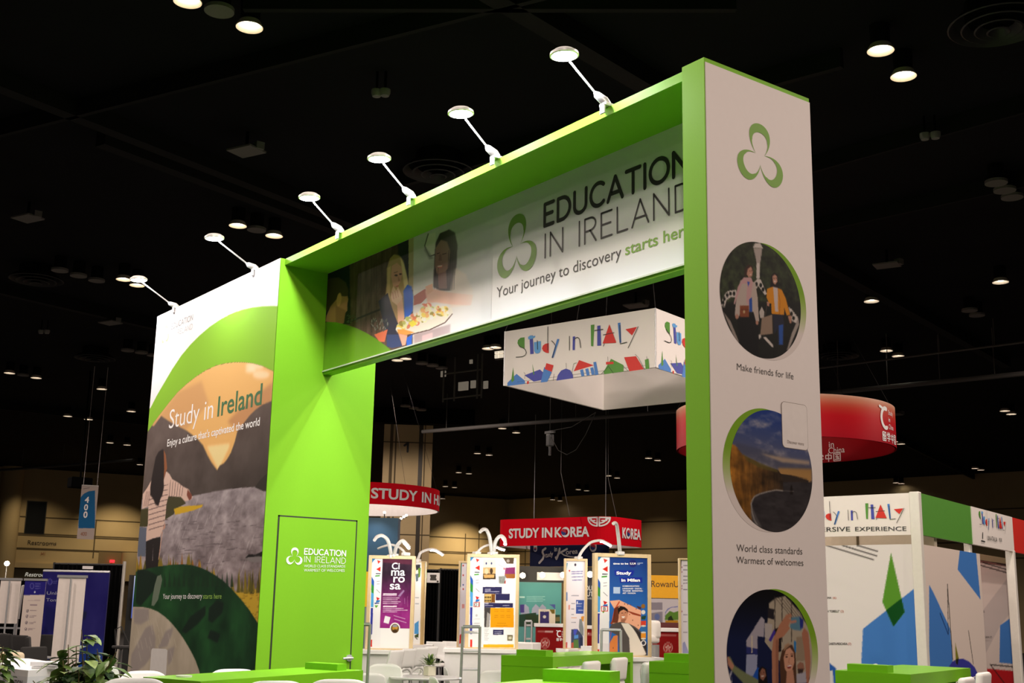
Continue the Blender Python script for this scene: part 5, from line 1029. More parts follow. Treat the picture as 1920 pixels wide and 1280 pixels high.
# fascia logos
lw, lh = max(LUs)-min(LUs), max(LVs)-min(LVs); LU0, LV0 = min(LUs), min(LVs)
ux = LF.uv(1696, 960)[0]; kx = (ux-LF.uv(1545.5, 960)[0])/(lw*.79); bv_ = LF.uv(1620, 982)[1]
b = MB(); stamp(b, LOGO, LF.pt, kx, ux-lw*kx, bv_); px_text(b, LF, 'IMMERSIVE', (1507, 997.5), (1594.5, 995.6), (1507, 989), .0, .008, 0); px_text(b, LF, 'EXPERIENCE', (1604, 995.4), (1700, 994.6), (1604, 987.5), .0, .008, 0); b.build('lettering', IT_MATS, fa)
u_a, u_b = RF.uv(1834, 985)[0], RF.uv(1884, 985)[0]; k_ = (u_b-u_a)/lw; vb_ = RF.uv(1834, 990)[1]
b = MB(); stamp(b, LOGO, lambda u, v, o: RF.pt(u, vb_+(v-vb_)*1.0, o+.012), k_, u_a, vb_)
k = lambda p: CP(1720, 910, 7.53, p); px_text(b, RF, 'UNI-ITALIA', *k([(972, 770), (1113, 795), (972, 705)]), .0, .02, 0); px_text(b, RF, 'MUR', *k([(1138, 790), (1180, 798), (1138, 735)]), .0, .02, 0); b.ribbon(RF.pt, [RF.uv(*q) for q in k([(905, 670), (905, 740)])], .03, .02, 0); b.ribbon(RF.pt, [RF.uv(*q) for q in k([(885, 780), (935, 792)])], .02, .02, 0)
b.build('lettering', IT_MATS, fb)

# ================================================================== POSTER STANDS OF THE ITALIAN PAVILION
WC = mat('white_counter_board', (.72, .70, .69), .45, noise=.03)
def facing(p): return (Vector((CAMP.x, CAMP.y, 0))-Vector((p.x, p.y, 0))).normalized()
def stand(label, tl, tr, yb, d, bg=(246, 244, 244), nx=90, ny=170, bar=6.2, turn=0.0, under=None):
    """wooden framed poster: corners in the picture, real distance d"""
    A, Bp = at(*tl, d), at(*tr, d+turn); u = (Bp-A); u.z = 0; wd = u.length; u.normalize(); fr = Frame((A.x, A.y, 0), Vector((u.y, -u.x, 0)))
    z1 = A.z; z0 = at(tl[0], yb, d).z; bw = bar/FPX*d
    t = thing('poster_stand', label, 'poster stand', (A+Bp)/2*1.0+ZV*(z0-(A.z+Bp.z)/2))
    b = MB(); b.fbox(fr, 0, z0, bw, z1, -.09, .02); b.fbox(fr, wd-bw, z0, wd, z1, -.09, .02); b.fbox(fr, bw, z1-bw, wd-bw, z1, -.09, .02); b.fbox(fr, bw, z0, wd-bw, z0+bw*.4, -.09, .02)
    b.build('wood_frame', WOOD, t, bevel=.004)
    c = Canvas(fr, bw, z0+bw*.4, wd-bw, z1-bw, nx, ny, bg)
    b = MB(); b.fbox(fr, bw, z0+bw*.4, wd-bw, z1-bw, -.07, -.006); b.build('backing', PW, t)
    if under:
        m0, m1, fr_, bk = under[1:]; q = thing('white_bar_counter', under[0], 'counter', fr.pt(wd/2, 0))
        b = MB(); b.fbox(fr, -m0+.03, 0, wd+m1-.03, z0-.05, -bk+.03, fr_-.03); b.build('body', WC, q); b = MB(); b.fbox(fr, -m0, z0-.05, wd+m1, z0, -bk, fr_); b.build('countertop', WHITE, q)
    return t, fr, c, wd, z0, z1
ST = []
def itstrip(c, x0, x1, y0, y1, slant=0.0):
    """the thin column of coloured marks beside each poster"""
    X = lambda a, b_: x0+(x1-x0)*a+slant*(b_); P = lambda a, b_: (X(a, b_), y0+(y1-y0)*b_)
    c.poly([P(0, 0), P(1, 0), P(1, 1), P(0, 1)], (240, 238, 240)); c.poly([P(0, 0), P(.34, 0), P(0, .05)], (60, 130, 190)); c.poly([P(0, .22), P(.26, .26), P(.24, .44), P(0, .44)], (50, 140, 60)); c.poly([P(0, .2), P(.24, .25), P(.26, .32), P(0, .28)], (40, 90, 180)); c.poly([P(0, .38), P(.26, .4), P(.24, .55), P(0, .55)], (80, 160, 220)); c.poly([P(0, .56), P(.22, .56), P(.18, .86), P(0, .86)], (50, 60, 160)); c.poly([P(.02, .92), P(.2, .92), P(.2, 1), P(.02, 1)], (214, 50, 40))
    for a, col in ((.03, (206, 50, 40)), (.45, (200, 40, 40))): c.poly([P(.5, a-.015), P(.85, a), P(.6, a+.03)], col)
    c.poly([P(.42, .12), P(.85, .09), P(.85, .15)], (206, 40, 30)); c.poly([P(.4, .165), P(.85, .165), P(.85, .175), P(.4, .175)], (40, 50, 70)); c.poly([P(.35, .19), P(.8, .185), P(.8, .2), P(.35, .205)], (70, 150, 60)); c.line([P(.5, .26), P(.8, .255)], .9, (110, 110, 120)); c.line([P(.5, .29), P(.8, .285)], .9, (110, 110, 120)); c.line([P(.5, .35), P(.85, .39)], .9, (90, 90, 100)); c.poly([P(.5, .475), P(.85, .47), P(.85, .49), P(.5, .5)], (40, 110, 190)); c.poly([P(.35, .5), P(.8, .5), P(.8, .51), P(.35, .515)], (30, 50, 120)); c.poly([P(.36, .53), P(.72, .53), P(.5, .56)], (90, 160, 50))
k = lambda p: CP(680, 960, 9.145, p); kb_ = lambda p: CP(680, 1090, 9.145, p)
# 1 - the Cimarosa poster
t1, fr1, c1, *_ = stand('framed purple Cimarosa poster with white lower half beside the green tower', (692, 1040.5), (779.5, 1041), 1216, 17.4, nx=130, ny=230, under=('white bar counter carrying the Cimarosa poster', .25, .32, .28, .3))
itstrip(c1, 697.5, 717, 1047, 1212, -4)
n = c1.noise(8, 10, 51)
pp = k([(348, 800), (852, 800), (800, 2090), (780, 2090), (740, 2090)]); body = [(717.5, 1047), (773.2, 1047), (768, 1178), (712.2, 1177)]
m = c1.mask_poly([c1.c(p) for p in body]); g = c1.grad((742, 1050), (742, 1177))[..., None]
colr = np.array((44, 22, 42))*(1-np.clip(g*1.6-.3, 0, 1))+np.array((150, 44, 128))*np.clip(g*1.6-.3, 0, 1)+(n[..., None]-.5)*36
c1.a = c1.a*(1-m[..., None])+colr*m[..., None]
c1.poly(k([(348, 800), (852, 800), (845, 900), (340, 860)]), (110, 36, 60), .6, 3); c1.poly(kb_([(600, 250), (700, 140), (720, 160), (640, 260)]), (170, 150, 190), .7, 1); c1.line(kb_([(720, 280), (720, 380)]), .8, (180, 150, 190), .6); c1.line(kb_([(770, 250), (770, 430)]), .8, (180, 130, 170), .5)
for i, (y, x1_) in enumerate(((240, 580), (280, 630), (310, 600), (345, 650), (375, 610), (460, 700), (490, 770), (518, 590))): c1.line(kb_([(345, y), (x1_, y)]), 1.3, (226, 200, 222), .85)
for y in (215, 425): c1.line(kb_([(350, y), (585, y)]), 2.6, (240, 228, 238), .9)
c1.poly(kb_([(385, 585), (478, 610), (445, 725), (358, 700)]), (240, 236, 244)); c1.line(kb_([(530, 580), (730, 640)]), 1.2, (220, 190, 220), .8); c1.line(kb_([(540, 640), (750, 705)]), 1.2, (220, 190, 220), .8)
c1.ell(kb_([(553, 795)])[0], 9.6, 10, (250, 250, 252)); c1.ell(kb_([(553, 803)])[0], 7.8, 8.8, (110, 84, 50)); c1.ell(kb_([(530, 800)])[0], 2.4, 3, (190, 140, 50)); c1.ell(kb_([(575, 790)])[0], 3, 3, (200, 150, 60)); c1.ell(kb_([(555, 760)])[0], 5, 2.4, (150, 150, 160)); c1.ell(kb_([(550, 850)])[0], 5, 3, (70, 50, 30))
p1 = c1.mesh('print', t1, 0)
b = MB()
for s, p0, p_1, tp in (('Ci', (500, 975), (632, 975), (500, 865)), ('ma', (488, 1085), (725, 1085), (488, 950)), ('ro', (525, 1200), (720, 1200), (525, 1060)), ('sa', (465, 1320), (648, 1320), (465, 1180))): px_text(b, fr1, s, *k([p0, p_1, tp]), .012, .004)
px_text(b, fr1, 'ITY', *kb_([(905, 275), (965, 275), (905, 250)]), .0, .004) if False else None
b.build('lettering', INKW, p1)
# 2 - the panel behind it
t, fr, c, *_ = stand('narrow white lit panel with wood frame right behind the Cimarosa poster', (778, 1052), (800, 1053), 1207, 19.2, bg=(250, 249, 248), nx=40, ny=150, bar=1.2, under=('white bar counter behind the Cimarosa poster, under the narrow lit panel', -.02, .14, .2, .3))
c.poly(k([(905, 900), (990, 895), (985, 960), (920, 1000)]), (60, 62, 70)); c.poly(k([(950, 960), (1000, 950), (985, 1110), (955, 1120)]), (110, 150, 60)); c.poly(k([(905, 1060), (960, 1050), (950, 1180), (915, 1190)]), (70, 90, 110), .8); c.poly(kb_([(890, 720), (960, 670), (960, 900), (885, 900)]), (84, 160, 224)); c.poly(kb_([(890, 920), (960, 890), (955, 960), (890, 950)]), (70, 90, 50)); c.line(kb_([(900, 275), (965, 275)]), 1, (130, 140, 150)); c.line(kb_([(900, 378), (965, 378)]), 1, (130, 140, 160)); c.line(kb_([(900, 950), (940, 990)]), 2, (110, 110, 110))
c.poly([(790.5, 1050), (797, 1050), (795, 1210), (787.5, 1210)], (206, 176, 122)); c.mesh('print', t, 0)
# 3 - narrow side panel then 4 - the white poster with orange block
t, fr, c, *_ = stand('narrow edge-on poster panel just left of the orange block poster', (860.5, 1051), (881, 1051), 1212, 18.8, bg=(226, 220, 232), nx=40, ny=150, bar=3.6, under=('white bar counter under the narrow edge-on poster panel', .2, -.02, .15, .3))
c.poly([(875, 1050), (882, 1050), (880, 1215), (872, 1215)], (70, 74, 130)); c.poly([(863, 1055), (866, 1055), (864, 1100), (862, 1100)], (60, 130, 120))
for y in (1060, 1078, 1096, 1104): c.ell((868.5, y), 1.4, 1.6, (190, 50, 50) if y != 1096 else (60, 70, 150))
c.poly([(866, 1132), (871, 1132), (871, 1140), (866, 1140)], (220, 150, 150)); c.poly([(862, 1190), (865, 1188), (864, 1206), (861, 1206)], (214, 50, 40)); c.mesh('print', t, 0)
t2, fr2, c2, *_ = stand('framed white poster with orange block and navy bars below two lamps', (876, 1037.5), (974.5, 1037), 1214, 18, nx=130, ny=230, under=('white bar counter carrying the orange block poster', .30, .12, .3, .3))
k3_ = lambda p: CP(850, 970, 9.844, p); k4_ = lambda p: CP(850, 1090, 9.144, p); itstrip(c2, 882, 902.5, 1044, 1212, -1)
c2.poly(k3_([(548, 775), (785, 775), (782, 1140), (545, 1140)]), (216, 208, 196)); c2.poly(k3_([(548, 920), (785, 920), (782, 1040), (545, 1040)]), (196, 160, 110)); c2.poly(k3_([(545, 1035), (782, 1035), (782, 1140), (545, 1140)]), (50, 38, 26)); c2.poly(k3_([(555, 1050), (760, 1050), (750, 1110), (570, 1115)]), (190, 150, 90)); c2.ell(k3_([(612, 990)])[0], 3.6, 5.5, (214, 186, 150)); c2.ell(k3_([(702, 985)])[0], 2.8, 5.5, (60, 44, 30))
for x in (608, 705): c2.ell(k3_([(x, 845)])[0], 1.4, 2.4, (50, 60, 110))
c2.poly(k3_([(915, 740), (1120, 740), (1110, 855), (985, 850)]), (84, 66, 48)); c2.ell(k3_([(1010, 800)])[0], 3, 3, (150, 140, 130)); c2.poly(k3_([(960, 925), (1140, 915), (1140, 1120), (980, 1120), (945, 1070)]), (126, 44, 96)); c2.poly(k3_([(950, 1040), (1140, 1040), (1140, 1120), (980, 1120)]), (150, 90, 40)); c2.poly(k3_([(830, 1075), (975, 1070), (940, 1225), (850, 1225)]), (120, 130, 120), .7); c2.poly(k3_([(950, 1170), (972, 1150), (965, 1220), (940, 1220)]), (160, 40, 40)); c2.line(k3_([(820, 860), (980, 950)]), .9, (150, 120, 120)); c2.poly(k3_([(920, 930), (950, 930), (950, 965), (930, 965)]), (220, 90, 100))
for i in range(5): c2.line(k3_([(850+i*26, 1090), (845+i*22, 1210)]), 1.2, (80, 80, 78))
NV = (44, 42, 84)
for q in ([(505, 90), (832, 90), (832, 208), (500, 205)], [(725, 208), (968, 208), (966, 322), (722, 322)], [(530, 365), (1022, 368), (1022, 445), (530, 445)], [(680, 825), (860, 825), (860, 912), (680, 912)]): c2.poly(k4_(q), NV)
c2.poly(k4_([(533, 210), (720, 210), (715, 360), (530, 360)]), (120, 76, 30)); c2.poly(k4_([(540, 215), (655, 215), (650, 350), (535, 350)]), (210, 180, 110))
for i in range(4):
    for j in (270, 325): c2.ell(k4_([(548+i*29, j)])[0], 1.1, 2.2, (50, 34, 20))
c2.poly(k4_([(530, 445), (640, 445), (615, 780), (530, 780)]), (70, 66, 66)); c2.poly(k4_([(580, 520), (630, 560), (610, 780), (560, 780)]), (160, 156, 152)); c2.poly(k4_([(636, 450), (1035, 450), (1038, 785), (634, 785)]), (236, 160, 20)); c2.poly(k4_([(515, 1075), (1035, 1075), (1035, 1130), (515, 1130)]), (240, 178, 40)); c2.poly(k4_([(925, 915), (1018, 915), (1015, 1012), (925, 1012)]), (110, 104, 74)); c2.poly(k4_([(945, 940), (1000, 940), (1000, 990), (945, 990)]), (200, 196, 170))
for i in range(3):
    for j in (480, 510, 580, 610): c2.line(k4_([(700+i*105, j), (770+i*105, j)]), .8, (190, 120, 20))
c2.line(k4_([(750, 715), (900, 715)]), .8, (190, 120, 20)); c2.line(k4_([(730, 755), (930, 755)]), .8, (190, 120, 20))
for q, r_ in (((540, 130), (640, 130)), ((540, 150), (640, 150)), ((540, 172), (790, 172)), ((845, 410), (960, 410)), ((540, 380), (605, 380)), ((540, 410), (680, 410)), ((700, 860), (840, 860)), ((700, 890), (830, 890))): c2.line(k4_([q, r_]), 1.2, (206, 206, 226), .8)
for j in range(8): c2.line(k4_([(530, 815+j*26), (610-(j % 3)*14, 815+j*26)]), .7, (150, 150, 155))
c2.poly(k4_([(348, 350), (455, 348), (455, 436), (348, 436)]), (206, 70, 60)); c2.poly(k4_([(360, 360), (443, 358), (443, 426), (360, 426)]), (246, 244, 246)); c2.poly(k4_([(290, 1015), (325, 1015), (322, 1122), (290, 1122)]), (214, 50, 40)); c2.ell(k4_([(398, 580)])[0], 2, 2.4, (190, 190, 196)); c2.line(k4_([(345, 640), (455, 640)]), .7, (180, 180, 186)); c2.line(k4_([(345, 715), (455, 715)]), .9, (150, 150, 158))
p2 = c2.mesh('print', t2, 0); b = MB(); px_text(b, fr2, '01', *k4_([(362, 425), (440, 424), (362, 360)]), .0, .004); b.build('lettering', CHARCOAL, p2)
# 5 - narrow white poster with the blue square
t3_, fr3, c3_, *_ = stand('narrow framed white poster with blue square left of the Milan poster', (1057.5, 1046.5), (1101.5, 1046.5), 1215, 19, nx=80, ny=190, bar=4.6, bg=(238, 232, 238), under=('white bar counter carrying the narrow blue square poster', .1, .05, .2, .3))
k5 = lambda p: CP(1000, 960, 9.144, p); k6 = lambda p: CP(1000, 1090, 9.144, p)
for q, y in (((650, 1020), 848), ((650, 1055), 840), ((655, 1110), 850), ((665, 1165), 835)): c3_.line(k5([q, (y, q[1]-6)]), 1.5, (92, 92, 160), .8)
c3_.poly(k5([(570, 870), (590, 870), (570, 1000)]), (80, 160, 190)); c3_.poly(k5([(600, 1000), (630, 985), (630, 1025)]), (206, 60, 50)); c3_.ell(k5([(720, 900)])[0], 2, 2.6, (70, 66, 80))
c3_.poly(k6([(732, 315), (870, 315), (860, 550), (732, 550)]), (66, 92, 170)); c3_.poly(k6([(745, 340), (765, 335), (760, 390), (742, 390)]), (236, 238, 244)); c3_.line(k6([(765, 380), (835, 378)]), 1.2, (220, 224, 240)); c3_.line(k6([(770, 490), (850, 490)]), 1.4, (200, 208, 235)); c3_.line(k6([(745, 420), (830, 420)]), .8, (200, 208, 235))
c3_.poly(k6([(820, 600), (870, 590), (860, 690), (820, 660)]), (222, 150, 60)); c3_.poly(k6([(790, 640), (830, 640), (860, 800), (860, 930), (800, 900), (780, 780)]), (140, 146, 150)); c3_.poly(k6([(650, 815), (760, 815), (850, 940), (850, 1150), (645, 1150)]), (70, 80, 110)); c3_.poly(k6([(690, 820), (760, 820), (720, 930), (690, 900)]), (80, 90, 200)); c3_.poly(k6([(700, 920), (770, 910), (770, 970), (700, 980)]), (90, 150, 220)); c3_.poly(k6([(690, 1000), (770, 990), (780, 1150), (680, 1150)]), (90, 126, 70)); c3_.poly(k6([(650, 1050), (690, 1040), (690, 1140), (650, 1140)]), (180, 90, 70)); c3_.poly(k6([(790, 960), (850, 960), (850, 1100), (790, 1100)]), (50, 56, 84))
for y, x_ in ((375, 715), (470, 700), (565, 695), (620, 745), (700, 730), (240, 780)): c3_.line(k6([(650, y), (x_, y)]), 1.6, (150, 150, 165) if y != 620 else (226, 176, 140), .9)
c3_.poly(k6([(600, 400), (630, 400), (630, 480), (600, 480)]), (222, 160, 150)); c3_.poly(k6([(555, 1040), (585, 1035), (580, 1150), (555, 1150)]), (206, 70, 60), .8); c3_.poly(k6([(560, 180), (585, 180), (585, 330), (562, 330)]), (80, 120, 190), .8); c3_.mesh('print', t3_, 0)
# 6 - the Milan poster
t4, fr4, c4_, *_ = stand('large framed blue Study in Milan poster with a smiling man in grey jacket', (1114, 1036), (1220, 1036.5), 1229, 16.9, nx=150, ny=270, bar=7, turn=.2, under=('white bar counter carrying the Milan poster', .1, .12, .25, .3))
k7 = lambda p: CP(1130, 1020, 10.665, p); k8 = lambda p: CP(1130, 1130, 10.665, p)
g = c4_.grad((1170, 1045), (1170, 1140))[..., None]; c4_.a = np.array((28, 58, 128))*(1-g)+np.array((44, 104, 182))*g
itstrip(c4_, 1120, 1143, 1044, 1232, -1); c4_.poly([(1127, 1136), (1140, 1136), (1140, 1146), (1127, 1146)], (206, 60, 60)); c4_.poly([(1128.4, 1137.4), (1138.6, 1137.4), (1138.6, 1144.6), (1128.4, 1144.6)], (244, 242, 244)); c4_.poly([(1130, 1206), (1142, 1206), (1142, 1226), (1130, 1226)], (226, 222, 226))
for q in ([(230, 520), (640, 520), (600, 630), (250, 630)], [(330, 660), (790, 660), (790, 770), (350, 770)]): c4_.poly(k7(q), (26, 36, 150), .8, 2)
c4_.ell(k7([(600, 385)])[0], 7.5, 7, (34, 34, 110), .8, 1); c4_.poly(k7([(215, 855), (350, 855), (348, 985), (213, 985)]), (176, 196, 226))
pk = (236, 172, 140)
c4_.poly(k8([(140, -40), (330, -60), (770, 150), (765, 260), (760, 480), (660, 640), (180, 400), (250, 150)]), pk); c4_.poly(k8([(130, 980), (175, 400), (230, 120), (330, -40), (345, -20), (300, 60), (200, 400), (170, 600)]), (206, 84, 50)); c4_.poly(k8([(330, 50), (520, 160), (770, 240), (760, 270), (600, 230), (420, 120), (310, 60), (190, 420), (150, 420)]), (150, 64, 40)); c4_.poly(k8([(230, 110), (320, 60), (320, 300), (300, 400), (200, 400)]), (96, 44, 30), .9); c4_.poly(k8([(670, 60), (770, 80), (765, 130), (720, 120)]), (84, 48, 50)); c4_.poly(k8([(140, 800), (220, 660), (300, 640), (300, 980), (140, 980)]), (222, 132, 70))
for x, y in ((440, 20), (560, 40), (670, 120), (600, 345), (710, 445), (540, 230), (210, 900), (500, 30)): c4_.ell(k8([(x, y)])[0], .8, 1.2, (110, 60, 44))
c4_.poly(k8([(310, 200), (300, 120), (360, 60), (440, 80), (500, 130), (510, 200), (490, 230), (420, 130), (350, 170), (330, 230)]), (36, 26, 24)); c4_.poly(k8([(330, 190), (370, 150), (440, 140), (500, 180), (500, 270), (470, 340), (420, 380), (360, 350), (335, 280)]), (206, 140, 108), 1, 1); c4_.poly(k8([(370, 330), (470, 310), (440, 390), (490, 420), (380, 420), (360, 380)]), (150, 96, 74), .8, 1); c4_.poly(k8([(375, 265), (450, 268), (425, 300), (395, 298)]), (244, 236, 230)); c4_.line(k8([(372, 205), (410, 200)]), 1.1, (60, 40, 34)); c4_.line(k8([(440, 195), (475, 195)]), 1.1, (60, 40, 34)); c4_.line(k8([(425, 210), (428, 250)]), .9, (160, 104, 80))
c4_.poly(k8([(140, 500), (180, 420), (350, 380), (520, 410), (640, 470), (760, 560), (880, 800), (885, 1060), (820, 1060), (620, 1060), (400, 1060), (330, 980), (310, 660), (140, 560)]), (86, 80, 78)); c4_.poly(k8([(600, 480), (760, 600), (880, 820), (885, 1000), (760, 760), (660, 560)]), (46, 42, 42), .9, 1); c4_.poly(k8([(365, 400), (520, 410), (600, 500), (680, 620), (760, 780), (870, 1020), (800, 1080), (560, 1090), (545, 980), (530, 700), (450, 560)]), (228, 218, 204)); c4_.poly(k8([(600, 1060), (890, 1040), (890, 1080), (600, 1090)]), (70, 62, 58), .6)
for y, col in ((415, (216, 70, 50)), (540, (56, 110, 170)), (660, (230, 150, 50))): c4_.poly(k8([(765, y-55), (865, y-60), (865, y+40), (765, y+45)]), col); 
for y in (460, 590, 715): c4_.ell(k8([(815, y)])[0], 4.8, 1.6, (226, 214, 200))
c4_.ell(k8([(810, 65)])[0], 3.8, 4.2, (150, 104, 44)); c4_.ell(k8([(812, 185)])[0], 3.8, 4.2, (226, 220, 216)); c4_.poly(k8([(770, 270), (870, 250), (850, 330), (770, 330)]), (40, 74, 60)); c4_.ell(k8([(815, 800)])[0], 5, 5.4, (236, 232, 232)); c4_.ell(k8([(815, 800)])[0], 3.2, 3.6, (60, 60, 70))
c4_.line(k7([(690, 380), (805, 375)]), 1.2, (180, 196, 226)); c4_.line(k7([(695, 402), (745, 400)]), 1.2, (180, 196, 226))
p4 = c4_.mesh('print', t4, 0); b = MB()
px_text(b, fr4, 'Study', *k7([(272, 603), (572, 603), (272, 545)]), .035, .004); px_text(b, fr4, 'in Milan', *k7([(372, 745), (745, 745), (372, 688)]), .035, .004); px_text(b, fr4, 'time to be', *k7([(208, 402), (510, 402), (208, 370)]), .03, .004); px_text(b, fr4, 'IULM', *k7([(545, 405), (658, 405), (545, 365)]), .01, .004)
for s, y, x_ in (('COMMUNICATION·', 850, 735), ('LANGUAGES · DIGITAL ·', 900, 800), ('TOURISM · MARKETING ·', 946, 815), ('ART · FASHION', 992, 655)): px_text(b, fr4, s, *k7([(396, y), (x_, y), (396, y-28)]), .015, .004)
px_text(b, fr4, 'B', *k8([(12, 145), (62, 145), (12, 82)]), .0, .004, 1); b.build('lettering', [INKW, CHARCOAL], p4)
# 7 - edge poster beside the column
t, fr, c, *_ = stand('narrow white poster half hidden behind the green column edge', (1272.5, 1046), (1304, 1046), 1230, 16, nx=60, ny=160, bar=3.2, bg=(216, 208, 216), under=('white bar counter carrying the edge poster beside the column', .05, .1, .1, .25))
c.poly([(1274, 1050), (1278, 1050), (1276, 1080), (1274, 1120)], (90, 80, 80)); 
for y in (1060, 1068, 1080, 1087, 1093, 1105, 1130, 1152, 1165, 1185): c.line([(1281, y), (1289, y)], 1.6 if y < 1110 else 1, (110, 104, 116))
for y in (1063, 1072, 1098, 1103, 1146): c.ell((1278.6, y), .9, 1.4, (150, 70, 80))
c.poly([(1280, 1205), (1284, 1202), (1292, 1225), (1280, 1225)], (150, 150, 190)); c.mesh('print', t, 0)

# curved arm lamps on the stands
HEADW = mat('white_lamp_tube', (.58, .56, .54), .5, spec=.2)
def curve_pts(P, n=5):
    out = []
    for i in range(len(P)-1):
        p0, p1_, p2_, p3 = P[max(i-1, 0)], P[i], P[i+1], P[min(i+2, len(P)-1)]
        for j in range(n):
            s = j/n; out.append(.5*((2*p1_)+(p2_-p0)*s+(2*p0-5*p1_+4*p2_-p3)*s*s+(-p0+3*p1_-3*p2_+p3)*s**3))
    return out+[P[-1]]
def arm_lamp(pts, d, label, lit_, dd=0.0, pw=26, wpx=7.4):
    P = [at(x, y, d+dd*i/(len(pts)-1)) for i, (x, y) in enumerate(pts)]
    t = thing('curved_arm_lamp', label, 'lamp', P[0]); C = curve_pts(P); r = wpx/2/FPX*d
    b = MB(); b.tube(C, [r*(1-.22*i/len(C)) for i in range(len(C))], 10); b.build('arm', HEADW, t, smooth=True)
    b = MB(); b.rbox(P[0]-ZV*.0, (.10, .10, .05), .012); b.build('base', HEADW, t)
    n = len(C); seg = C[int(n*.66):]; b = MB(); b.tube([p-ZV*(r*.55) for p in seg[:-1]], r*.78 if lit_ else r*.45, 10)
    b.build('lens', LIT if lit_ else GREYM, t, smooth=True)
    if lit_ or True:
        mid = seg[len(seg)//2]; lamp('POINT', mid-ZV*.42+(CAMP-mid).normalized()*.34, pw*.26, (1, .95, .88), .06, name='arm_lamp_light')
arm_lamp([(733.6, 1043), (731, 1025.6), (726, 1011), (716, 1003.7), (707, 1006), (702, 1012.5)], 17.43, 'curved white lamp over the Cimarosa poster, tallest, bending left', False, -.5)
arm_lamp([(739, 1041), (742, 1028), (748, 1018), (755.5, 1013.6), (762, 1019), (767.5, 1025.6)], 17.43, 'lit curved white lamp over the Cimarosa poster, bending right', True, -.5)
arm_lamp([(761, 1038.7), (754, 1030), (745.6, 1024.5), (732.5, 1021), (718, 1024.5), (709, 1028)], 17.44, 'low curved lamp behind the tallest one over the Cimarosa poster', False, .5, 15, 5)
arm_lamp([(782, 1051), (786, 1042), (788, 1036.5), (796, 1032), (807, 1029.4), (818, 1031), (832, 1040)], 19.22, 'lit curved lamp reaching over the black curtains', True, .3, 20, 5.4)
arm_lamp([(922, 1038), (920, 1019), (917, 1003.5), (912, 993.4), (906, 992), (900, 997)], 18.03, 'curved white lamp above the orange block poster, tallest, bending left', False, -.5)
arm_lamp([(925.7, 1037), (928, 1019), (933, 1008.6), (940.4, 1004.6), (946.5, 1010.7), (947.6, 1018.8)], 18.03, 'lit curved lamp above the orange block poster, bending right', True, -.5)
arm_lamp([(893.7, 1037), (903, 1027), (915, 1021.8), (927, 1022.8), (937, 1027), (946.5, 1030)], 18.04, 'lit low curved lamp behind the two above the orange block poster', True, .4, 18, 5)
arm_lamp([(1084.8, 1046), (1089.7, 1035.5), (1098.5, 1024.5), (1109.4, 1015.8), (1126, 1013), (1136.8, 1017), (1146.6, 1022.4)], 19.03, 'lit curved lamp rising from the narrow blue square poster', True, .2, 24, 5.6)
arm_lamp([(1162.4, 1037), (1160.5, 1015), (1158, 995), (1156, 983), (1153, 980), (1150, 981)], 16.98, 'straight white lamp arm rising from the Milan poster in front of the red sign', False, -.6)
for u_, d_, s_ in ((735, 16.6, 20), (925, 17.1, 20), (1168, 16.0, 22), (1080, 18.2, 10)):
    p = at(u_, 1010, d_); q_ = at(u_, 1130, d_+.9); lamp('SPOT', p, s_*1.0, (1, .96, .9), .1, q_, math.radians(110), .7, 'poster_fill_light')  # added spots without fixtures, brightening the posters beyond the arm lamps

# ================================================================== TABLES AND COUNTERS
def table(pl, pr, far, label, ztop=1.10, slab=.115, block=None, tm=GREENT):
    A, B_, F = onz(*pl, ztop), onz(*pr, ztop), onz(*far, ztop); return table3(A, B_, F-B_, label, ztop, slab, block, tm)
def table3(A, B_, along, label, ztop=1.10, slab=.115, block=None, tm=GREENT):
    A, B_ = Vector(A), Vector(B_); A.z = B_.z = 0; along = Vector((along.x, along.y, 0)); w_ = (B_-A); L = along.length; e = along.normalized()
    t = thing('bar_table', label, 'table', (A+B_+along)/2 if False else (A+B_)/2+along/2, 'lime green bar tables')
    b = MB(); b.prism([A, B_, B_+along, A+along], (0, 0, -slab)); b.v = [(x, y, z+ztop) for x, y, z in b.v]; b.build('tabletop', tm, t)
    for k_, nm in ((0, 'near'), (1, 'far')):
        a = A+(along-e*.1)*k_; c_ = B_+(along-e*.1)*k_; b = MB(); b.prism([a+e*.003, c_+e*.003, c_+e*.097, a+e*.097], (0, 0, ztop-slab)); b.build('end_panel', tm, t)
    if block:
        s0, s1, l0, l1, hb = block; b = MB(); b.prism([A+w_*s0+e*l0, A+w_*s1+e*l0, A+w_*s1+e*l1, A+w_*s0+e*l1], (0, 0, hb)); b.v = [(x, y, z+ztop) for x, y, z in b.v]; b.build('raised_block', tm, t)
    return A, B_, along
TL = table((268.7, 1268.5), (376.3, 1277), (681, 1256), 'long green bar table in front of the mural and green door', block=(.25, .85, 1.80, 1.94, .05))
TM = table((939.8, 1227.3), (1036.8, 1231), (1187, 1223), 'green bar table in the middle with two padded white stools', block=(.28, .85, .02, .20, .065))
TR = table((1565.7, 1256), (1707, 1264), (1819.6, 1252), 'green bar table in front of the Italy pavilion at right', block=(.16, .70, .02, .20, .065))
a0 = onz(1217, 1239, 1.10); table3(a0, a0+Vector((.66, .30, 0)), TM[2]*.55, 'green bar table half hidden behind the white column edge', block=(.22, 1.0, .02, .22, .085))
f_l = onz(1004, 1273, 1.10); al = TM[2].normalized()*2.4; table3(f_l-al, f_l-al+Vector((.64, .31, 0)), al, 'green bar table lowest in the frame with only its far end showing', block=(.22, .95, 2.2, 2.38, .085))
# small white coaster on the table by the mural
p = onz(345, 1269, 1.10); b = MB(); b.cyl(p, p+ZV*.012, .055, n=24); tag(b.build('coaster', WHITEP), 'small round white coaster on the green table by the mural', 'coaster')
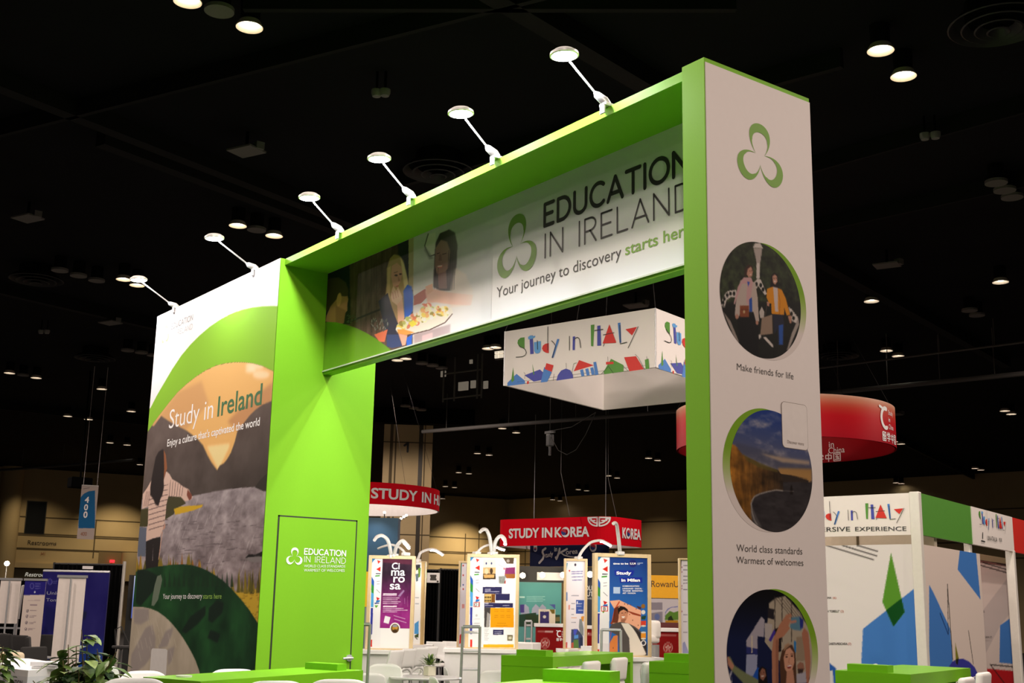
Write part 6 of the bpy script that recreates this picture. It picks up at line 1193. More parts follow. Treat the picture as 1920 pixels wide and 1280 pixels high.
# white EDUCATION counter at the lower left
P5 = [onz(-70, 1243, 1.05), onz(53, 1256.5, 1.05), onz(108, 1253, 1.05), onz(110, 1242.5, 1.05), onz(54, 1234, 1.05), onz(-60, 1233, 1.05)]
t = thing('white_counter', 'white angular reception counter with dark EDUCATION lettering at lower left', 'counter', P5[1]*1.0-ZV*1.05)
b = MB(); b.prism([Vector((p.x, p.y, 0)) for p in P5], (0, 0, 1.0)); body_ = b.build('body', mat('counter_white', (.66, .66, .67), .5), t)
b = MB(); b.prism([Vector((p.x, p.y, 1.0)) for p in P5], (0, 0, .05)); b.build('countertop', WHITE, t)
dv_ = (P5[1]-P5[0]).normalized(); EF = Frame((P5[0].x, P5[0].y, 0), Vector((dv_.y, -dv_.x, 0))); b = MB(); px_text(b, EF, 'EDUCATION', (7, 1281.5), (43, 1284.5), (7, 1272.5), .03, .006); b.build('lettering', CHARCOAL, body_)
p = onz(88, 1251, 1.06); b = MB(); b.box(p+ZV*.03, (.22, .16, .035), Matrix.Rotation(.9, 3, 'Z')); b.box(p, (.2, .14, .02), Matrix.Rotation(.9, 3, 'Z')); tag(b.build('paper_stack', mat('paper_white', (.85, .85, .86), .6), bevel=.004), 'stack of white papers on the EDUCATION counter', 'papers')
# ================================================================== CHAIRS
def stool_padded(name='padded_bar_stool', ht=1.06):
    t = thing(name, 'x', 'bar stool', (0, 0, 0)); b = MB()
    b.rbox((0, 0, ht-.30), (.44, .42, .09), .035, seg=4); b.build('seat', LEATHER, t, smooth=True)
    b = MB(); R = Matrix.Rotation(-.10, 3, 'X'); b.rbox((0, .205, ht-.125), (.42, .075, .27), .035, R, seg=4); b.build('backrest', LEATHER, t, smooth=True)
    b = MB(); b.tube([(-.17, .165, ht-.24), (-.165, .155, ht-.08), (-.12, .15, ht-.035), (.12, .15, ht-.035), (.165, .155, ht-.08), (.17, .165, ht-.24)], .004, 6); b.build('seam', mat('seam_thread', (.5, .46, .42), .7), t)
    b = MB(); b.cyl((0, 0, .03), (0, 0, ht-.34), .028, n=16); b.build('column', STEEL, t); b = MB(); b.lathe([(.001, .035), (.05, .035), (.19, .018), (.20, 0), (.001, 0)], (0, 0, 0), 32); b.build('base', STEEL, t, smooth=True)
    b = MB(); b.tube([(math.cos(a)*.14, -.04+math.sin(a)*.14, .30) for a in np.linspace(-PI*.95, -.05*PI, 14)], .010, 8); b.build('footrest', STEEL, t, smooth=True); return t
def shell_seat(name, seat_h, top_h, leg_mat):
    t = thing(name, 'x', 'chair', (0, 0, 0)); b = MB()
    def shell(i, j):
        s = (i-.5)*2; u_ = j
        if u_ < .5: f = u_/.5; y = -.22+.36*f; z = seat_h+.02*(1-f)**3-.015*math.sin(PI*f); hw = .215+.01*f
        else: f = (u_-.5)/.5; y = .14+.10*(1-(1-f)**2)*1.0; z = seat_h+(top_h-seat_h)*(f**1.05); hw = .225-.022*f**3
        x = s*hw; z += .045*abs(s)**2.5*(1 if u_ < .6 else (1-f*.9)); y -= .05*abs(s)**2*(0 if u_ < .5 else (1-.3*f))
        if u_ > .82: z -= .055*abs(s)**4*((u_-.82)/.18)
        return (x, y, z)
    b.grid(shell, 16, 24); b.build('shell', WHITEP, t, smooth='all', solid=.012)
    for sx in (-1, 1):
        for sy in (-1, 1): b = MB(); b.tube([(sx*.13, sy*.12-.02, seat_h-.02), (sx*.22, sy*.21-.02, 0)], [.014, .010], 8); b.build('leg', leg_mat, t, smooth=True)
    return t
def leg_bar_chair(name='white_bar_chair', ht=1.07):
    """tall white moulded bar chair with an arched back opening"""
    t = thing(name, 'x', 'bar chair', (0, 0, 0)); b = MB()
    def back(i, j): s = (i-.5)*2; return (s*(.195-.02*j), .17+.05*j-.03*s*s*(1-j), .72-.075*(1-s*s)*0+(ht-.72)*j-(.10*(s*s-1)*-1*(1-j)*-.9 if j < .3 else 0))
    b.grid(back, 12, 12); b.build('backrest', WHITEP, t, smooth='all', solid=.02)
    b = MB(); b.rbox((0, 0, .70), (.40, .38, .04), .018, seg=3); b.build('seat', WHITEP, t, smooth=True)
    for sx in (-1, 1):
        for sy in (-1, 1): b = MB(); b.tube([(sx*.16, sy*.15, .69), (sx*.21, sy*.20, 0)], [.014, .011], 8); b.build('leg', GREYM, t, smooth=True)
    b = MB(); b.tube([(-.19, -.18, .28), (.19, -.18, .28)], .008, 6); b.build('footrest', GREYM, t); return t
def place(proto, used, pt, ztop, rz, label, group):
    """pt is the picture point of the middle of the chair's top edge"""
    if isinstance(ztop, tuple): p = at(*pt, ztop[1]); sz = p.z/ztop[0]
    else: p = onz(*pt, ztop); sz = 1.0
    p.z = 0; back = Vector((-math.sin(rz), math.cos(rz), 0))*.2; loc = p-back
    if not used: proto.location = loc; proto.rotation_euler = (0, 0, rz); proto['label'] = label; proto['group'] = group; used.append(1); r = proto
    else: r = dup(proto, loc, rz, label, group)
    r.scale = (1, 1, sz); return r
def yawdir(deg): return math.radians(deg)
pb, ub = stool_padded(), []
G1 = 'padded white bar stools at the green tables'
place(pb, ub, (1107, 1240.5), 1.06, yawdir(-62), 'left padded white stool of the two tucked at the middle green table', G1)
place(pb, ub, (1160, 1233.5), 1.06, yawdir(-62), 'right, taller padded white stool at the middle green table', G1)
place(pb, ub, (1217, 1242), 1.06, yawdir(-62), 'padded white stool behind the green table beside the column', G1)
place(pb, ub, (1809, 1271), (1.06, 11.6), yawdir(-70), 'nearer padded white stool at the right-hand green table', G1)
place(pb, ub, (1841, 1261.5), (1.06, 12.2), yawdir(-70), 'further padded white stool at the right-hand green table', G1)
place(pb, ub, (1640, 1248), 1.05, yawdir(118), 'white stool peeping over the back of the right-hand green table', G1)
place(pb, ub, (1075, 1218), 1.05, yawdir(118), 'rounded white stool back behind the middle green table', G1)
ps_, us = shell_seat('shell_bar_stool', .76, 1.12, STEEL), []
G2 = 'white shell stools around the green table by the mural'
for pt, rz, lab in (((441, 1254), 84, 'white shell stool between the mural and the green table'), ((272, 1257.5), 100, 'white shell stool at the left end of the green table, upper one'), ((252, 1271), 60, 'white shell stool at the left end of the green table, cut by the frame edge'), ((514, 1275), -100, 'white shell stool in front of the green table, nearer the mural'), ((636, 1272), -112, 'white shell stool in front of the green table, nearer the door'), ((216, 1249), 150, 'white shell stool beside the leafy plant')):
    place(ps_, us, pt, {441: (1.12, 10.0), 272: (1.12, 10.0), 216: (1.12, 9.15)}.get(pt[0], 1.12), yawdir(rz), lab, G2)
pcx, uc_ = shell_seat('shell_chair', .46, .84, WOOD), []
G3 = 'white shell chairs around the round tables'
for pt, rz, lab in (((839, 1250), 150, 'white shell chair behind the round table, beyond the potted plant'), ((816, 1268), 160, 'white shell chair in front of the round table, showing its back'), ((722, 1244), 70, 'white shell chair seen from the side left of the round table'), ((690, 1261), -100, 'white shell chair seen from the side beside the green tower edge'), ((930, 1256), 60, 'white shell chair at the left end of the middle green table')):
    place(pcx, uc_, pt, {722: (.84, 14.6), 690: (.84, 13.9)}.get(pt[0], .84), yawdir(rz), lab, G3)
pbc, ubc = leg_bar_chair(), []
G4 = 'tall white bar chairs along the poster counters'
for pt, rz, lab in (((741, 1218), -61, 'tall white bar chair in front of the Cimarosa poster, first of four'), ((765, 1215.5), -61, 'tall white bar chair in front of the Cimarosa poster, second of four'), ((788.5, 1213.5), -61, 'tall white bar chair in front of the Cimarosa poster, third of four'), ((806, 1211.5), -61, 'tall white bar chair in front of the Cimarosa poster, fourth of four'), ((818, 1202.5), 40, 'wide white chair back under the black curtains, left one'), ((848, 1202), 40, 'wide white chair back under the black curtains, right one')):
    place(pbc, ubc, pt, (1.07, 15.2+(pt[0]-741)*.0185) if pt[0] < 810 else 1.07, yawdir(rz), lab, G4)
p = onz(12, 1223, .9); t = thing('cream_chair', 'cream rounded chair behind the EDUCATION counter at the left edge', 'chair', (p.x, p.y, 0)); b = MB(); b.rbox((p.x, p.y, .72), (.5, .12, .38), .055, Matrix.Rotation(.9, 3, 'Z'), seg=4); b.build('backrest', mat('cream_leather', (.72, .60, .42), .5), t, smooth=True)
b = MB(); R = Matrix.Rotation(.9, 3, 'Z'); b.rbox(Vector((p.x, p.y, .46))+R @ Vector((0, -.25, 0)), (.48, .46, .1), .04, R, seg=3); b.build('seat', MATS['cream_leather'], t, smooth=True)
for sx in (-.2, .2):
    for sy in (-.43, -.05): b = MB(); q = Vector((p.x, p.y, 0))+R @ Vector((sx, sy, 0)); b.cyl(q, q+ZV*.42, .015, n=8); b.build('leg', GREYM, t)

# round table with the little plant
rc = onz(798.5, 1268, .80); rc.z = .80; _dz = .05; t = thing('round_table', 'round white pedestal table among white shell chairs', 'table', (rc.x, rc.y, 0)); rc0 = Vector((rc.x, rc.y, 0))
b = MB(); b.lathe([(.001, .80), (.425, .80), (.435, .79), (.425, .775), (.001, .77)], rc0, 48); b.build('tabletop', mat('gloss_white_top', (.78, .77, .80), .12, noise=.01), t, smooth=True)
b = MB(); b.cyl(rc0+ZV*.02, rc0+ZV*.77, .035, n=18); b.build('column', STEEL, t); b = MB(); b.lathe([(.001, .03), (.06, .03), (.25, .012), (.26, 0), (.001, 0)], rc0, 36); b.build('base', STEEL, t, smooth=True)
def leaf(mb, p, d, L, W, up=ZV, mi=None, bend=.25):
    d = Vector(d).normalized(); s = d.cross(up)
    s = s.normalized() if s.length > 1e-4 else Vector((1, 0, 0)); n_ = s.cross(d)
    st = [(0, .02), (.2, .62), (.45, 1), (.7, .75), (.88, .36), (1, .01)]; vs = []
    for f, wv in st:
        c_ = Vector(p)+d*L*f-n_*bend*L*f*f
        vs += [c_-s*W*wv*.5+n_*W*.10*wv, c_-n_*W*.02, c_+s*W*wv*.5+n_*W*.10*wv]
    fs = []
    for i in range(len(st)-1): a = i*3; fs += [(a, a+1, a+4, a+3), (a+1, a+2, a+5, a+4)]
    mb.add(vs, fs, mi)
LEAFA = mat('leaf_green', (.10, .18, .035), .45, noise=.3, scale=9); LEAFB = mat('leaf_light_green', (.26, .36, .10), .45, noise=.25, scale=9); LEAFD = mat('leaf_dark_green', (.03, .075, .018), .5, noise=.3, scale=9); STEMM = mat('plant_stem', (.14, .10, .04), .7)
pp_ = at(805.5, 1262, (Vector((rc.x, rc.y, .80))-CAMP).dot(FW)+.2); pp_.z = .802
t = thing('potted_plant', 'small bushy plant in a cream square pot on the round table', 'plant', pp_); b = MB(); b.prism([pp_+Vector((x*.055, y*.055, 0)) for x, y in ((-1, -1), (1, -1), (1, 1), (-1, 1))], (0, 0, .11)); b.build('pot', mat('cream_pot', (.66, .62, .50), .5), t, bevel=.006)
b = MB(); r3 = random.Random(5)
for i in range(130): a = r3.random()*2*PI; e_ = r3.random()*1.35; d = Vector((math.cos(a)*math.cos(e_), math.sin(a)*math.cos(e_), math.sin(e_))); leaf(b, pp_+ZV*.12+d*r3.random()*.10, d+Vector((0, 0, .25)), .05+r3.random()*.03, .022, mi=i % 3)
b.build('foliage', [LEAFA, LEAFB, LEAFD], t)
# big leafy plant at the lower left
def big_plant(c, spots, label, n_each, seed, mats_, potm):
    t = thing('leafy_plant', label, 'plant', (c.x, c.y, 0)); r4 = random.Random(seed); c0 = Vector((c.x, c.y, 0))
    b = MB(); b.lathe([(.001, .01), (.15, .01), (.20, .42), (.21, .45), (.19, .45), (.18, .40), (.001, .40)], c0, 28); b.build('pot', potm, t, smooth=True)
    st = MB(); fo = MB()
    for (q, rad, nl) in spots:
        base = c0+Vector((r4.uniform(-.08, .08), r4.uniform(-.08, .08), .40)); mid = (base+q)/2+Vector((r4.uniform(-.05, .05), r4.uniform(-.05, .05), .05)); pth = curve_pts([base, mid, q], 6); st.tube(pth, [.008-.005*i/len(pth) for i in range(len(pth))], 6)
        nl = int(nl*1.35)
        for i in range(nl):
            f = .62+.40*i/nl; P = pth[min(len(pth)-1, int(f*(len(pth)-1)))]; a = r4.random()*2*PI; d = Vector((math.cos(a), math.sin(a), r4.uniform(-.55, .45))).normalized()
            s = P+d*rad*r4.uniform(.05, .55); L = r4.uniform(.11, .17)*n_each; leaf(fo, s, d+Vector((0, 0, r4.uniform(-.3, .2))), L, L*.56, mi=r4.choice((0, 0, 1, 2)), bend=.3)
    st.build('stems', STEMM, t, smooth=True); fo.build('foliage', mats_, t)
pl = at(168, 1262, 8.4)
sp = [(at(x, y, 8.4+dz), .16, nl) for x, y, dz, nl in [(153, 1180, 0, 9), (163, 1195, .1, 8), (128, 1208, -.1, 10), (143, 1210, .1, 9), (182, 1216, 0, 9), (218, 1222, -.1, 11), (205, 1226, .15, 9), (118, 1238, -.15, 10), (135, 1236, .1, 12), (155, 1232, -.1, 14), (172, 1235, .1, 14), (188, 1240, 0, 10), (125, 1256, .1, 12), (148, 1258, -.2, 14), (165, 1256, .1, 14), (182, 1258, 0, 12), (200, 1262, .1, 10), (112, 1272, 0, 10), (135, 1276, -.1, 12), (160, 1278, -.2, 12), (185, 1278, .1, 12), (210, 1276, 0, 9), (62, 1276, -.5, 5), (88, 1279, -.4, 6), (225, 1280, 0, 8)]]
big_plant(pl, sp, 'big leafy green plant between the EDUCATION counter and the mural', 1.0, 11, [LEAFA, LEAFB, LEAFD], mat('dark_pot', (.05, .05, .05), .5))
pl2 = at(-4, 1240, 9.5); big_plant(pl2, [(at(x, y, 9.5), .14, 9) for x, y in ((0, 1208), (6, 1212), (-6, 1206), (2, 1222), (9, 1222))], 'small leafy plant cut off at the left edge', .9, 12, [LEAFA, LEAFB, LEAFD], MATS['dark_pot'])
# grey metal frames (leaflet stands)
def leaflet(tl, tr, bl_, br_, d, label, ztop=None, shelves=True):
    A, B_ = at(*tl, d), at(*tr, d); e = (B_-A); e.z = 0; N_ = Vector((e.y, -e.x, 0)).normalized()
    t = thing('leaflet_stand', label, 'leaflet stand', ((A.x+B_.x)/2, (A.y+B_.y)/2, 0)); b = MB(); w2 = .028
    fA, fB = Vector((A.x, A.y, 0))+N_*.12-e*.08, Vector((B_.x, B_.y, 0))+N_*.12+e*.02
    b.tube([A, fA], .018, 6); b.tube([B_, fB], .018, 6); b.tube([A, B_], .02, 6); b.tube([fA+ZV*.02, fB+ZV*.02], .016, 6); b.tube([A.lerp(fA, .55), B_.lerp(fB, .55)], .01, 6); b.build('frame', GREYM, t)
    if shelves:
        for f in (.06, .22, .38, .55):
            a, c_ = A.lerp(fA, f), B_.lerp(fB, f); b = MB(); b.prism([a, c_, c_-N_*.10+ZV*.02, a-N_*.10+ZV*.02], (0, 0, .012)); b.build('shelf', mat('clear_grey', (.55, .55, .56), .3), t)
    return t
leaflet((868, 1174.5), (900, 1174.5), 0, 0, 15.2, 'grey metal leaflet stand in front of the orange block poster'); leaflet((675, 1170), (694, 1170), 0, 0, 13.6, 'grey metal leaflet stand at the edge of the green tower', shelves=False)
leaflet((985, 1164), (997, 1164), 0, 0, 21, 'slim pale leaflet stand beside the red university counter', shelves=True); leaflet((1128, 1180), (1164, 1181), 0, 0, 16.3, 'grey leaflet stand in front of the Milan poster', shelves=False)

# ================================================================== BOOTHS BEHIND
def board(name, label, cat, tl, tr, yb, d, col, thick=.06, floor_stand=True, dr=0.0, group=None):
    A, B_ = at(*tl, d), at(*tr, d+dr); e = B_-A; e.z = 0; wd = e.length; e.normalize(); fr = Frame((A.x, A.y, 0), Vector((e.y, -e.x, 0))); z1 = A.z; z0 = max(0.0, at(tl[0], yb, d).z)
    t = thing(name, label, cat, (A+B_)/2*1.0-ZV*((A.z+B_.z)/2), group); b = MB(); b.fbox(fr, 0, z0, wd, z1, -thick, 0); o = b.build('panel', col, t)
    if floor_stand and z0 > .05:
        b = MB(); 
        for u in (.08*wd, .92*wd): b.fbox(fr, u-.02, 0, u+.02, z0, -thick, -thick*.3); b.fbox(fr, u-.03, 0, u+.03, .03, -.35, .25)
        b.build('support', GREYM, t)
    return t, fr, wd, z0, z1, o
# dark blue tower behind the Cimarosa poster
t, fr, wd, z0, z1, o = board('blue_tower', 'tall dark blue exhibition panel behind the Cimarosa poster', 'exhibition panel', (672, 969.5), (747, 971.5), 1290, 24, mat('deep_teal_panel', s2l((46, 82, 106)), .45), .5)
p = fr.pt(wd*.45, z1-.05, .5); lamp('SPOT', p+ZV*.15, 22, (.8, .9, 1), .05, fr.pt(wd*.45, z1-1.0, 0), math.radians(100), .8, 'panel_light')
for i, (x, y) in enumerate(((751.5, 972), (757, 968.5), (762, 965.8), (721, 960.5))):
    q = at(x, y, 25.5 if i < 3 else 24.25); b = MB(); b.lathe([(.001, -.02), (.024, -.018), (.03, 0), (.02, .02), (.001, .024)], q, 16); b.k = 1; b.cyl(q-ZV*.03, q-ZV*(.30 if i > 2 else .05), .01, n=6); o = b.build('small_lamp', [LITS, DARK], smooth=True); tag(o, ['small round lamp above the dark blue panel, lowest of the slanting three', 'small round lamp above the dark blue panel, middle of the slanting three', 'small round lamp above the dark blue panel, highest of the slanting three', 'small oblong lamp under the Hungary ring', 'tiny lamp at the top edge of the dark blue panel'][i], 'lamp')
b = MB(); b.tube([at(750, 973.5, 25.6), at(764, 966.3, 25.6)], .02, 6); b.tube([at(752, 972.5, 25.6), at(744, 973.5, 24.3)], .012, 6); tag(b.build('lamp_rail', GREYM), 'thin slanting rail carrying three small lamps', 'lamp rail')
# yellow strip and grey screen beside the tower edge
t, fr, *_ = board('yellow_panel', 'narrow yellow panel showing beside the green tower edge', 'exhibition panel', (675, 1071), (691, 1071), 1137, 21, mat('yellow_panel_ink', s2l((238, 196, 40)), .5)); 
# black curtain booth
def drape(name, label, tl, tr, yb, d, folds=22, amp=.025, dr=0.0):
    A, B_ = at(*tl, d), at(*tr, d+dr); e = B_-A; e.z = 0; wd = e.length; e.normalize(); fr = Frame((A.x, A.y, 0), Vector((e.y, -e.x, 0))); z1 = A.z
    t = thing(name, label, 'curtain', (A+B_)/2-ZV*((A.z+B_.z)/2)); b = MB(); b.grid(lambda i, j: fr.pt(i*wd, .02+(z1-.02)*j, amp*math.sin(i*folds*2*PI)+amp*.4*math.sin(i*folds*3.1*PI+1)), folds*8, 4); b.build('curtain', DRAPE, t, smooth='all', solid=.006)
    b = MB(); b.cyl(fr.pt(-.02, z1, 0), fr.pt(wd+.02, z1, 0), .022, n=8)
    for u in (0, wd): b.cyl(fr.pt(u, 0, 0), fr.pt(u, z1+.03, 0), .024, n=8); b.fbox(fr, u-.15, 0, u+.15, .02, -.15, .15)
    b.build('pole_frame', DARK, t); return t, fr, wd, z1
t, fr, wd, z1 = drape('black_curtain', 'left black curtain with a white notice between the poster stands', (797, 1068.5), (824, 1068), 1250, 27, 5, .05)
drape('black_curtain', 'right black curtain between the poster stands', (827, 1067.5), (864, 1067), 1250, 27.7, 7, .05)
NFm = fr; b = MB(); (u0, v1), (u1, v0) = fr.uv(801.5, 1073.5), fr.uv(824.5, 1092.5); b.fbox(fr, u0, v0, u1, v1, .08, .1, 0)
for y, x0, x1 in ((1079, 807, 819), (1082.5, 808, 818), (1086, 807, 819)): a, c_ = fr.uv(x0, y), fr.uv(x1, y); b.fbox(fr, a[0], a[1]-.02, c_[0], a[1]+.02, .1, .103, 1)
a, c_ = fr.uv(819.5, 1090), fr.uv(823, 1090); b.fbox(fr, a[0], a[1]-.02, c_[0], a[1]+.02, .1, .103, 1); tag(b.build('notice', [WHITE, CHARCOAL]), 'white printed notice hung on the left black curtain', 'notice')
# teal university booth
TEAL = mat('teal_wall', s2l((74, 136, 136)), .6)
t, fr, wd, z0, z1, o = board('teal_backwall', 'teal booth wall with pale rounded shapes beside the poster stands', 'exhibition panel', (973, 1090.5), (1053, 1089), 1290, 27, TEAL)
c = Canvas(fr, .02, fr.uv(1010, 1175)[1], wd-.02, z1-.02, 110, 110, (84, 148, 148)); k9 = lambda p: CP(1000, 1090, 9.144, p)
for x in (-140, 40, 155): c.poly([(1000+(x-75)/9.144, 1151), (1000+(x-60)/9.144, 1140), (1000+x/9.144, 1132), (1000+(x+60)/9.144, 1138), (1000+(x+75)/9.144, 1151)], (158, 158, 184), .9)
c.poly(k9([(270, 390), (375, 390), (375, 480), (330, 430)]), (74, 84, 146)); c.poly([(973, 1152), (1005, 1148), (1010, 1180), (973, 1180)], (40, 66, 54)); c.poly([(975, 1133), (983, 1133), (983, 1148), (975, 1148)], (72, 62, 130)); c.poly([(985, 1152), (1050, 1152), (1050, 1180), (985, 1180)], (44, 60, 40), .9); c.poly([(1012, 1160), (1050, 1156), (1050, 1164), (1015, 1166)], (150, 120, 70), .6)
for y in (1118, 1121, 1124, 1127): c.line([(987, y), (1022-(y % 2)*4, y)], 1.2, (150, 196, 196), .7)
c.line([(974, 1119), (984, 1119)], 3, (190, 220, 220), .8)
c.mesh('print', t, .004)
b = MB(); b.fbox(fr, -.05, z1, wd+1.3, z1+.35, -.3, -.1); b.fbox(fr, .4, z1+.05, 1.0, z1+.22, -.1, -.07, 1); tag(b.build('black_rail', [DARK, WHITE]), 'black header rail above the teal booth wall', 'rail')
# dark university wall
t, fr, wd, z0, z1, o = board('dark_backwall', 'dark navy South university booth wall between the two framed posters', 'exhibition panel', (1094, 1079), (1122, 1079), 1290, 25, mat('dark_navy_wall', s2l((34, 38, 52)), .6)); k9 = lambda p: CP(1000, 1090, 9.144, p)
b = MB(); px_text(b, fr, 'COLU', *k9([(830, 150), (1045, 150), (830, 70)]), .02, .006); px_text(b, fr, 'SOUTH', *k9([(800, 250), (1085, 250), (800, 170)]), .02, .006); px_text(b, fr, 'UNIVERSITY', *k9([(830, 305), (1160, 305), (830, 275)]), .0, .006); b.build('lettering', mat('dim_ink', (.55, .55, .56)), o)
# booth spotlights (bright little lamps)
def booth_spot(px, py, d, label, pw=60, aim=None):
    p = at(px, py, d); t = thing('booth_spotlight', label, 'spotlight', p); e = facing(p); b = MB(); b.lathe([(.001, -.10), (.04, -.10), (.062, .02), (.066, .04)], p-e*.04, 20, axis=e); b.build('housing', DARK, t, smooth=True)
    b = MB(); b.lathe([(.001, .03), (.06, .03)], p-e*.04, 20, axis=e); b.build('lens', mat('booth_spot_glow', (1, 1, 1), emit=((1, .82, .52), 30)), t)
    b = MB(); b.tube([p-e*.1, p-e*.2-ZV*.01, p-e*.27-ZV*.02]+([Vector(((p-e*.27).x, (p-e*.27).y, 0))] if d > 29 else []), .014, 6); b.build('bracket', GREYM, t)
    lamp('POINT', p+e*.5, pw*.3, (1, .80, .52), .06, name='booth_spot_light')
booth_spot(13, 1056, 30, 'bright warm spotlight at the far left edge below the Restrooms wording', 60)
booth_spot(980, 1078.5, 26.7, 'bright warm spotlight above the teal wall, left end', 45); booth_spot(1017, 1077.5, 26.7, 'bright warm spotlight above the teal wall, middle', 45); booth_spot(1055.5, 1077.5, 26.6, 'bright warm spotlight beside the narrow blue square poster', 45); booth_spot(1106.5, 1076.5, 24.6, 'bright warm spotlight above the dark navy wall', 40)
# yellow RowanU wall
t, fr, wd, z0, z1, o = board('university_backwall', 'white booth wall with a yellow RowanU header right of the Milan poster', 'exhibition panel', (1200, 1077.5), (1300, 1078), 1290, 23, mat('pale_wall_panel', (.62, .60, .60), .6))
yv = fr.uv(1250, 1121)[1]; b = MB(); b.fbox(fr, 0, yv, wd, z1, 0, .03); b.build('header', mat('rowan_yellow', s2l((226, 164, 12)), .55), t); k7 = lambda p: CP(1130, 1020, 10.665, p); k8 = lambda p: CP(1130, 1130, 10.665, p)
b = MB(); px_text(b, fr, 'RowanUniversity', *k7([(968, 855), (2080, 862), (968, 725)]), .0, .034); b.build('lettering', mat('brown_letter', (.07, .03, .008)), t)
c = Canvas(fr, .05, fr.uv(1250, 1171)[1], wd, yv-.02, 100, 70, (196, 190, 194)); c.poly([(1213, 1129), (1242, 1129), (1242, 1143), (1213, 1143)], (140, 134, 144)); c.poly([(1213, 1150), (1242, 1146), (1242, 1168), (1213, 1168)], (120, 116, 130), .8, 2); c.ell((1232, 1156), 5, 6, (90, 110, 170), .8, 1); c.poly(k8([(1240, 340), (1250, 250), (1340, 160), (1420, 190), (1510, 160), (1510, 340)]), (90, 130, 50)); c.poly(k8([(1300, 350), (1310, 290), (1370, 250), (1420, 350)]), (40, 50, 30)); c.line(k8([(1250, 200), (1300, 120), (1380, 85), (1500, 80)]), 1.2, (100, 110, 180)); c.line(k8([(1240, 270), (1270, 170), (1360, 90), (1500, 65)]), .9, (130, 130, 170)); c.poly(k8([(1250, 350), (1510, 345), (1510, 400), (1250, 400)]), (180, 130, 30)); c.mesh('print', t, .012)
# red university counters
def red_counter(label, tl, tr, yb, d, words, logo, dark=None):
    A, B_ = at(*tl, d), at(*tr, d); e = B_-A; e.z = 0; wd = e.length; e.normalize(); fr = Frame((A.x, A.y, 0), Vector((e.y, -e.x, 0))); z1 = A.z
    t = thing('red_counter', label, 'counter', fr.pt(wd/2, 0, -.3)); c = Canvas(fr, 0, 0, wd, z1-.06, 60, 60, (150, 24, 24)); g = np.clip((c.Y/c.ny-.55)/.4, 0, 1)[..., None]; c.a = np.array((142, 20, 22))*(1-g)+np.array((206, 176, 160))*g
    for q, r_, wv in words: c.line([q, r_], wv, (236, 214, 206), .85)
    cx_, cy_, rr_ = logo; c.ell((cx_, cy_), rr_, rr_*1.08, (220, 180, 170)); c.ell((cx_, cy_), rr_*.86, rr_*.93, (164, 40, 38)); 
    for i in range(5): a = 2*PI*i/5-PI/2; c.poly([(cx_, cy_)]+[(cx_+rr_*.6*math.cos(a+s), cy_+rr_*.64*math.sin(a+s)) for s in (-.32, 0, .32)], (226, 196, 186))
    c.mesh('print', t, .003); b = MB(); b.fbox(fr, 0, 0, wd, z1-.05, -.6, 0); b.build('body', mat('counter_red', s2l((140, 20, 22)), .5), t); b = MB(); b.fbox(fr, -.03, z1-.05, wd+.03, z1, -.63, .03); b.build('countertop', WHITE, t)
    return t, fr
t, fr = red_counter('red Chinese university counter beside the slim leaflet stand', (1005.5, 1168.5), (1059, 1168.5), 1220, 20.2, [((1008, 1183.5), (1037, 1184), 1.6)], (1022, 1205.5, 8.8))
b = MB(); u0, v0 = fr.uv(1043, 1194); s = (fr.uv(1043, 1181.5)[1]-v0); china_mark(b, fr.pt, u0, v0, s); han(b, fr.pt, '留学中国', u0, fr.uv(1043, 1201)[1], s*.42, .12); b.build('lettering', INKW, t)
red_counter('red counter sliver between the two framed posters', (1096, 1172.5), (1118, 1172.5), 1220, 20.4, [((1102, 1187), (1109, 1187), 1.6), ((1101, 1190.5), (1111.5, 1190.5), 1.6)], (1107, 1216, 3))
red_counter('red university counter with a star crest right of the Milan poster', (1231, 1177), (1274, 1177.5), 1236, 18.6, [((1236, 1191), (1268, 1191.5), 1.7)], (1252.5, 1214, 8.8))
b = MB(); p = at(1262, 1173, 19.4); b.box(p, (.5, .1, .10), Matrix.Rotation(.6, 3, 'Z')); tag(b.build('dark_red_sign', mat('dark_red', (.10, .012, .012))), 'small dark red sign above the star crest counter', 'sign')
# brochures box on the red counter
p = at(1024, 1156, 20.9); Fb = Frame((p.x, p.y, 0), facing(p)); t = thing('brochure_display', 'purple and cream brochure display standing on the red counter', 'display', p); b = MB(); (u0, v1), (u1, v0) = Fb.uv(1010, 1141.5), Fb.uv(1041, 1169); b.fbox(Fb, u0, v0, u1, v1, -.12, 0); b.build('box', mat('cream_card', (.62, .58, .46)), t)
c = Canvas(Fb, u0, v0, u1, v1, 40, 40, (216, 206, 182)); c.poly([(1012.5, 1146), (1029.5, 1146), (1029.5, 1168), (1012.5, 1168)], (58, 50, 100)); c.poly([(1012.5, 1142), (1029, 1142), (1021, 1147)], (206, 196, 180)); c.ell((1021, 1156), 3, 3, (206, 200, 186)); c.poly([(1030, 1142), (1040, 1142), (1040, 1150), (1035, 1150)], (110, 96, 40)); c.mesh('print', t, .003)
# printer-like box on the table near the slim stand
p = at(984, 1211, 19.3); b = MB(); b.rbox(p, (.42, .34, .12), .02, Matrix.Rotation(.5, 3, 'Z')); b.box(p+ZV*-.35, (.5, .4, .56), Matrix.Rotation(.5, 3, 'Z')); b.box((p.x, p.y, (p.z-.6)/2), (.46, .36, p.z-.6), Matrix.Rotation(.5, 3, 'Z')); tag(b.build('white_cabinet', WHITEP, bevel=.006), 'white cabinet with a printer top behind the middle green table', 'cabinet')
p = at(1107.5, 1215.5, 18.2); b = MB(); b.box(p, (.24, .18, .07)); b.box((p.x, p.y, (p.z-.05)/2), (.3, .24, p.z-.05)); tag(b.build('white_box', mat('lit_paper', (.85, .84, .84))), 'small white box on a plinth between the two framed posters', 'box')
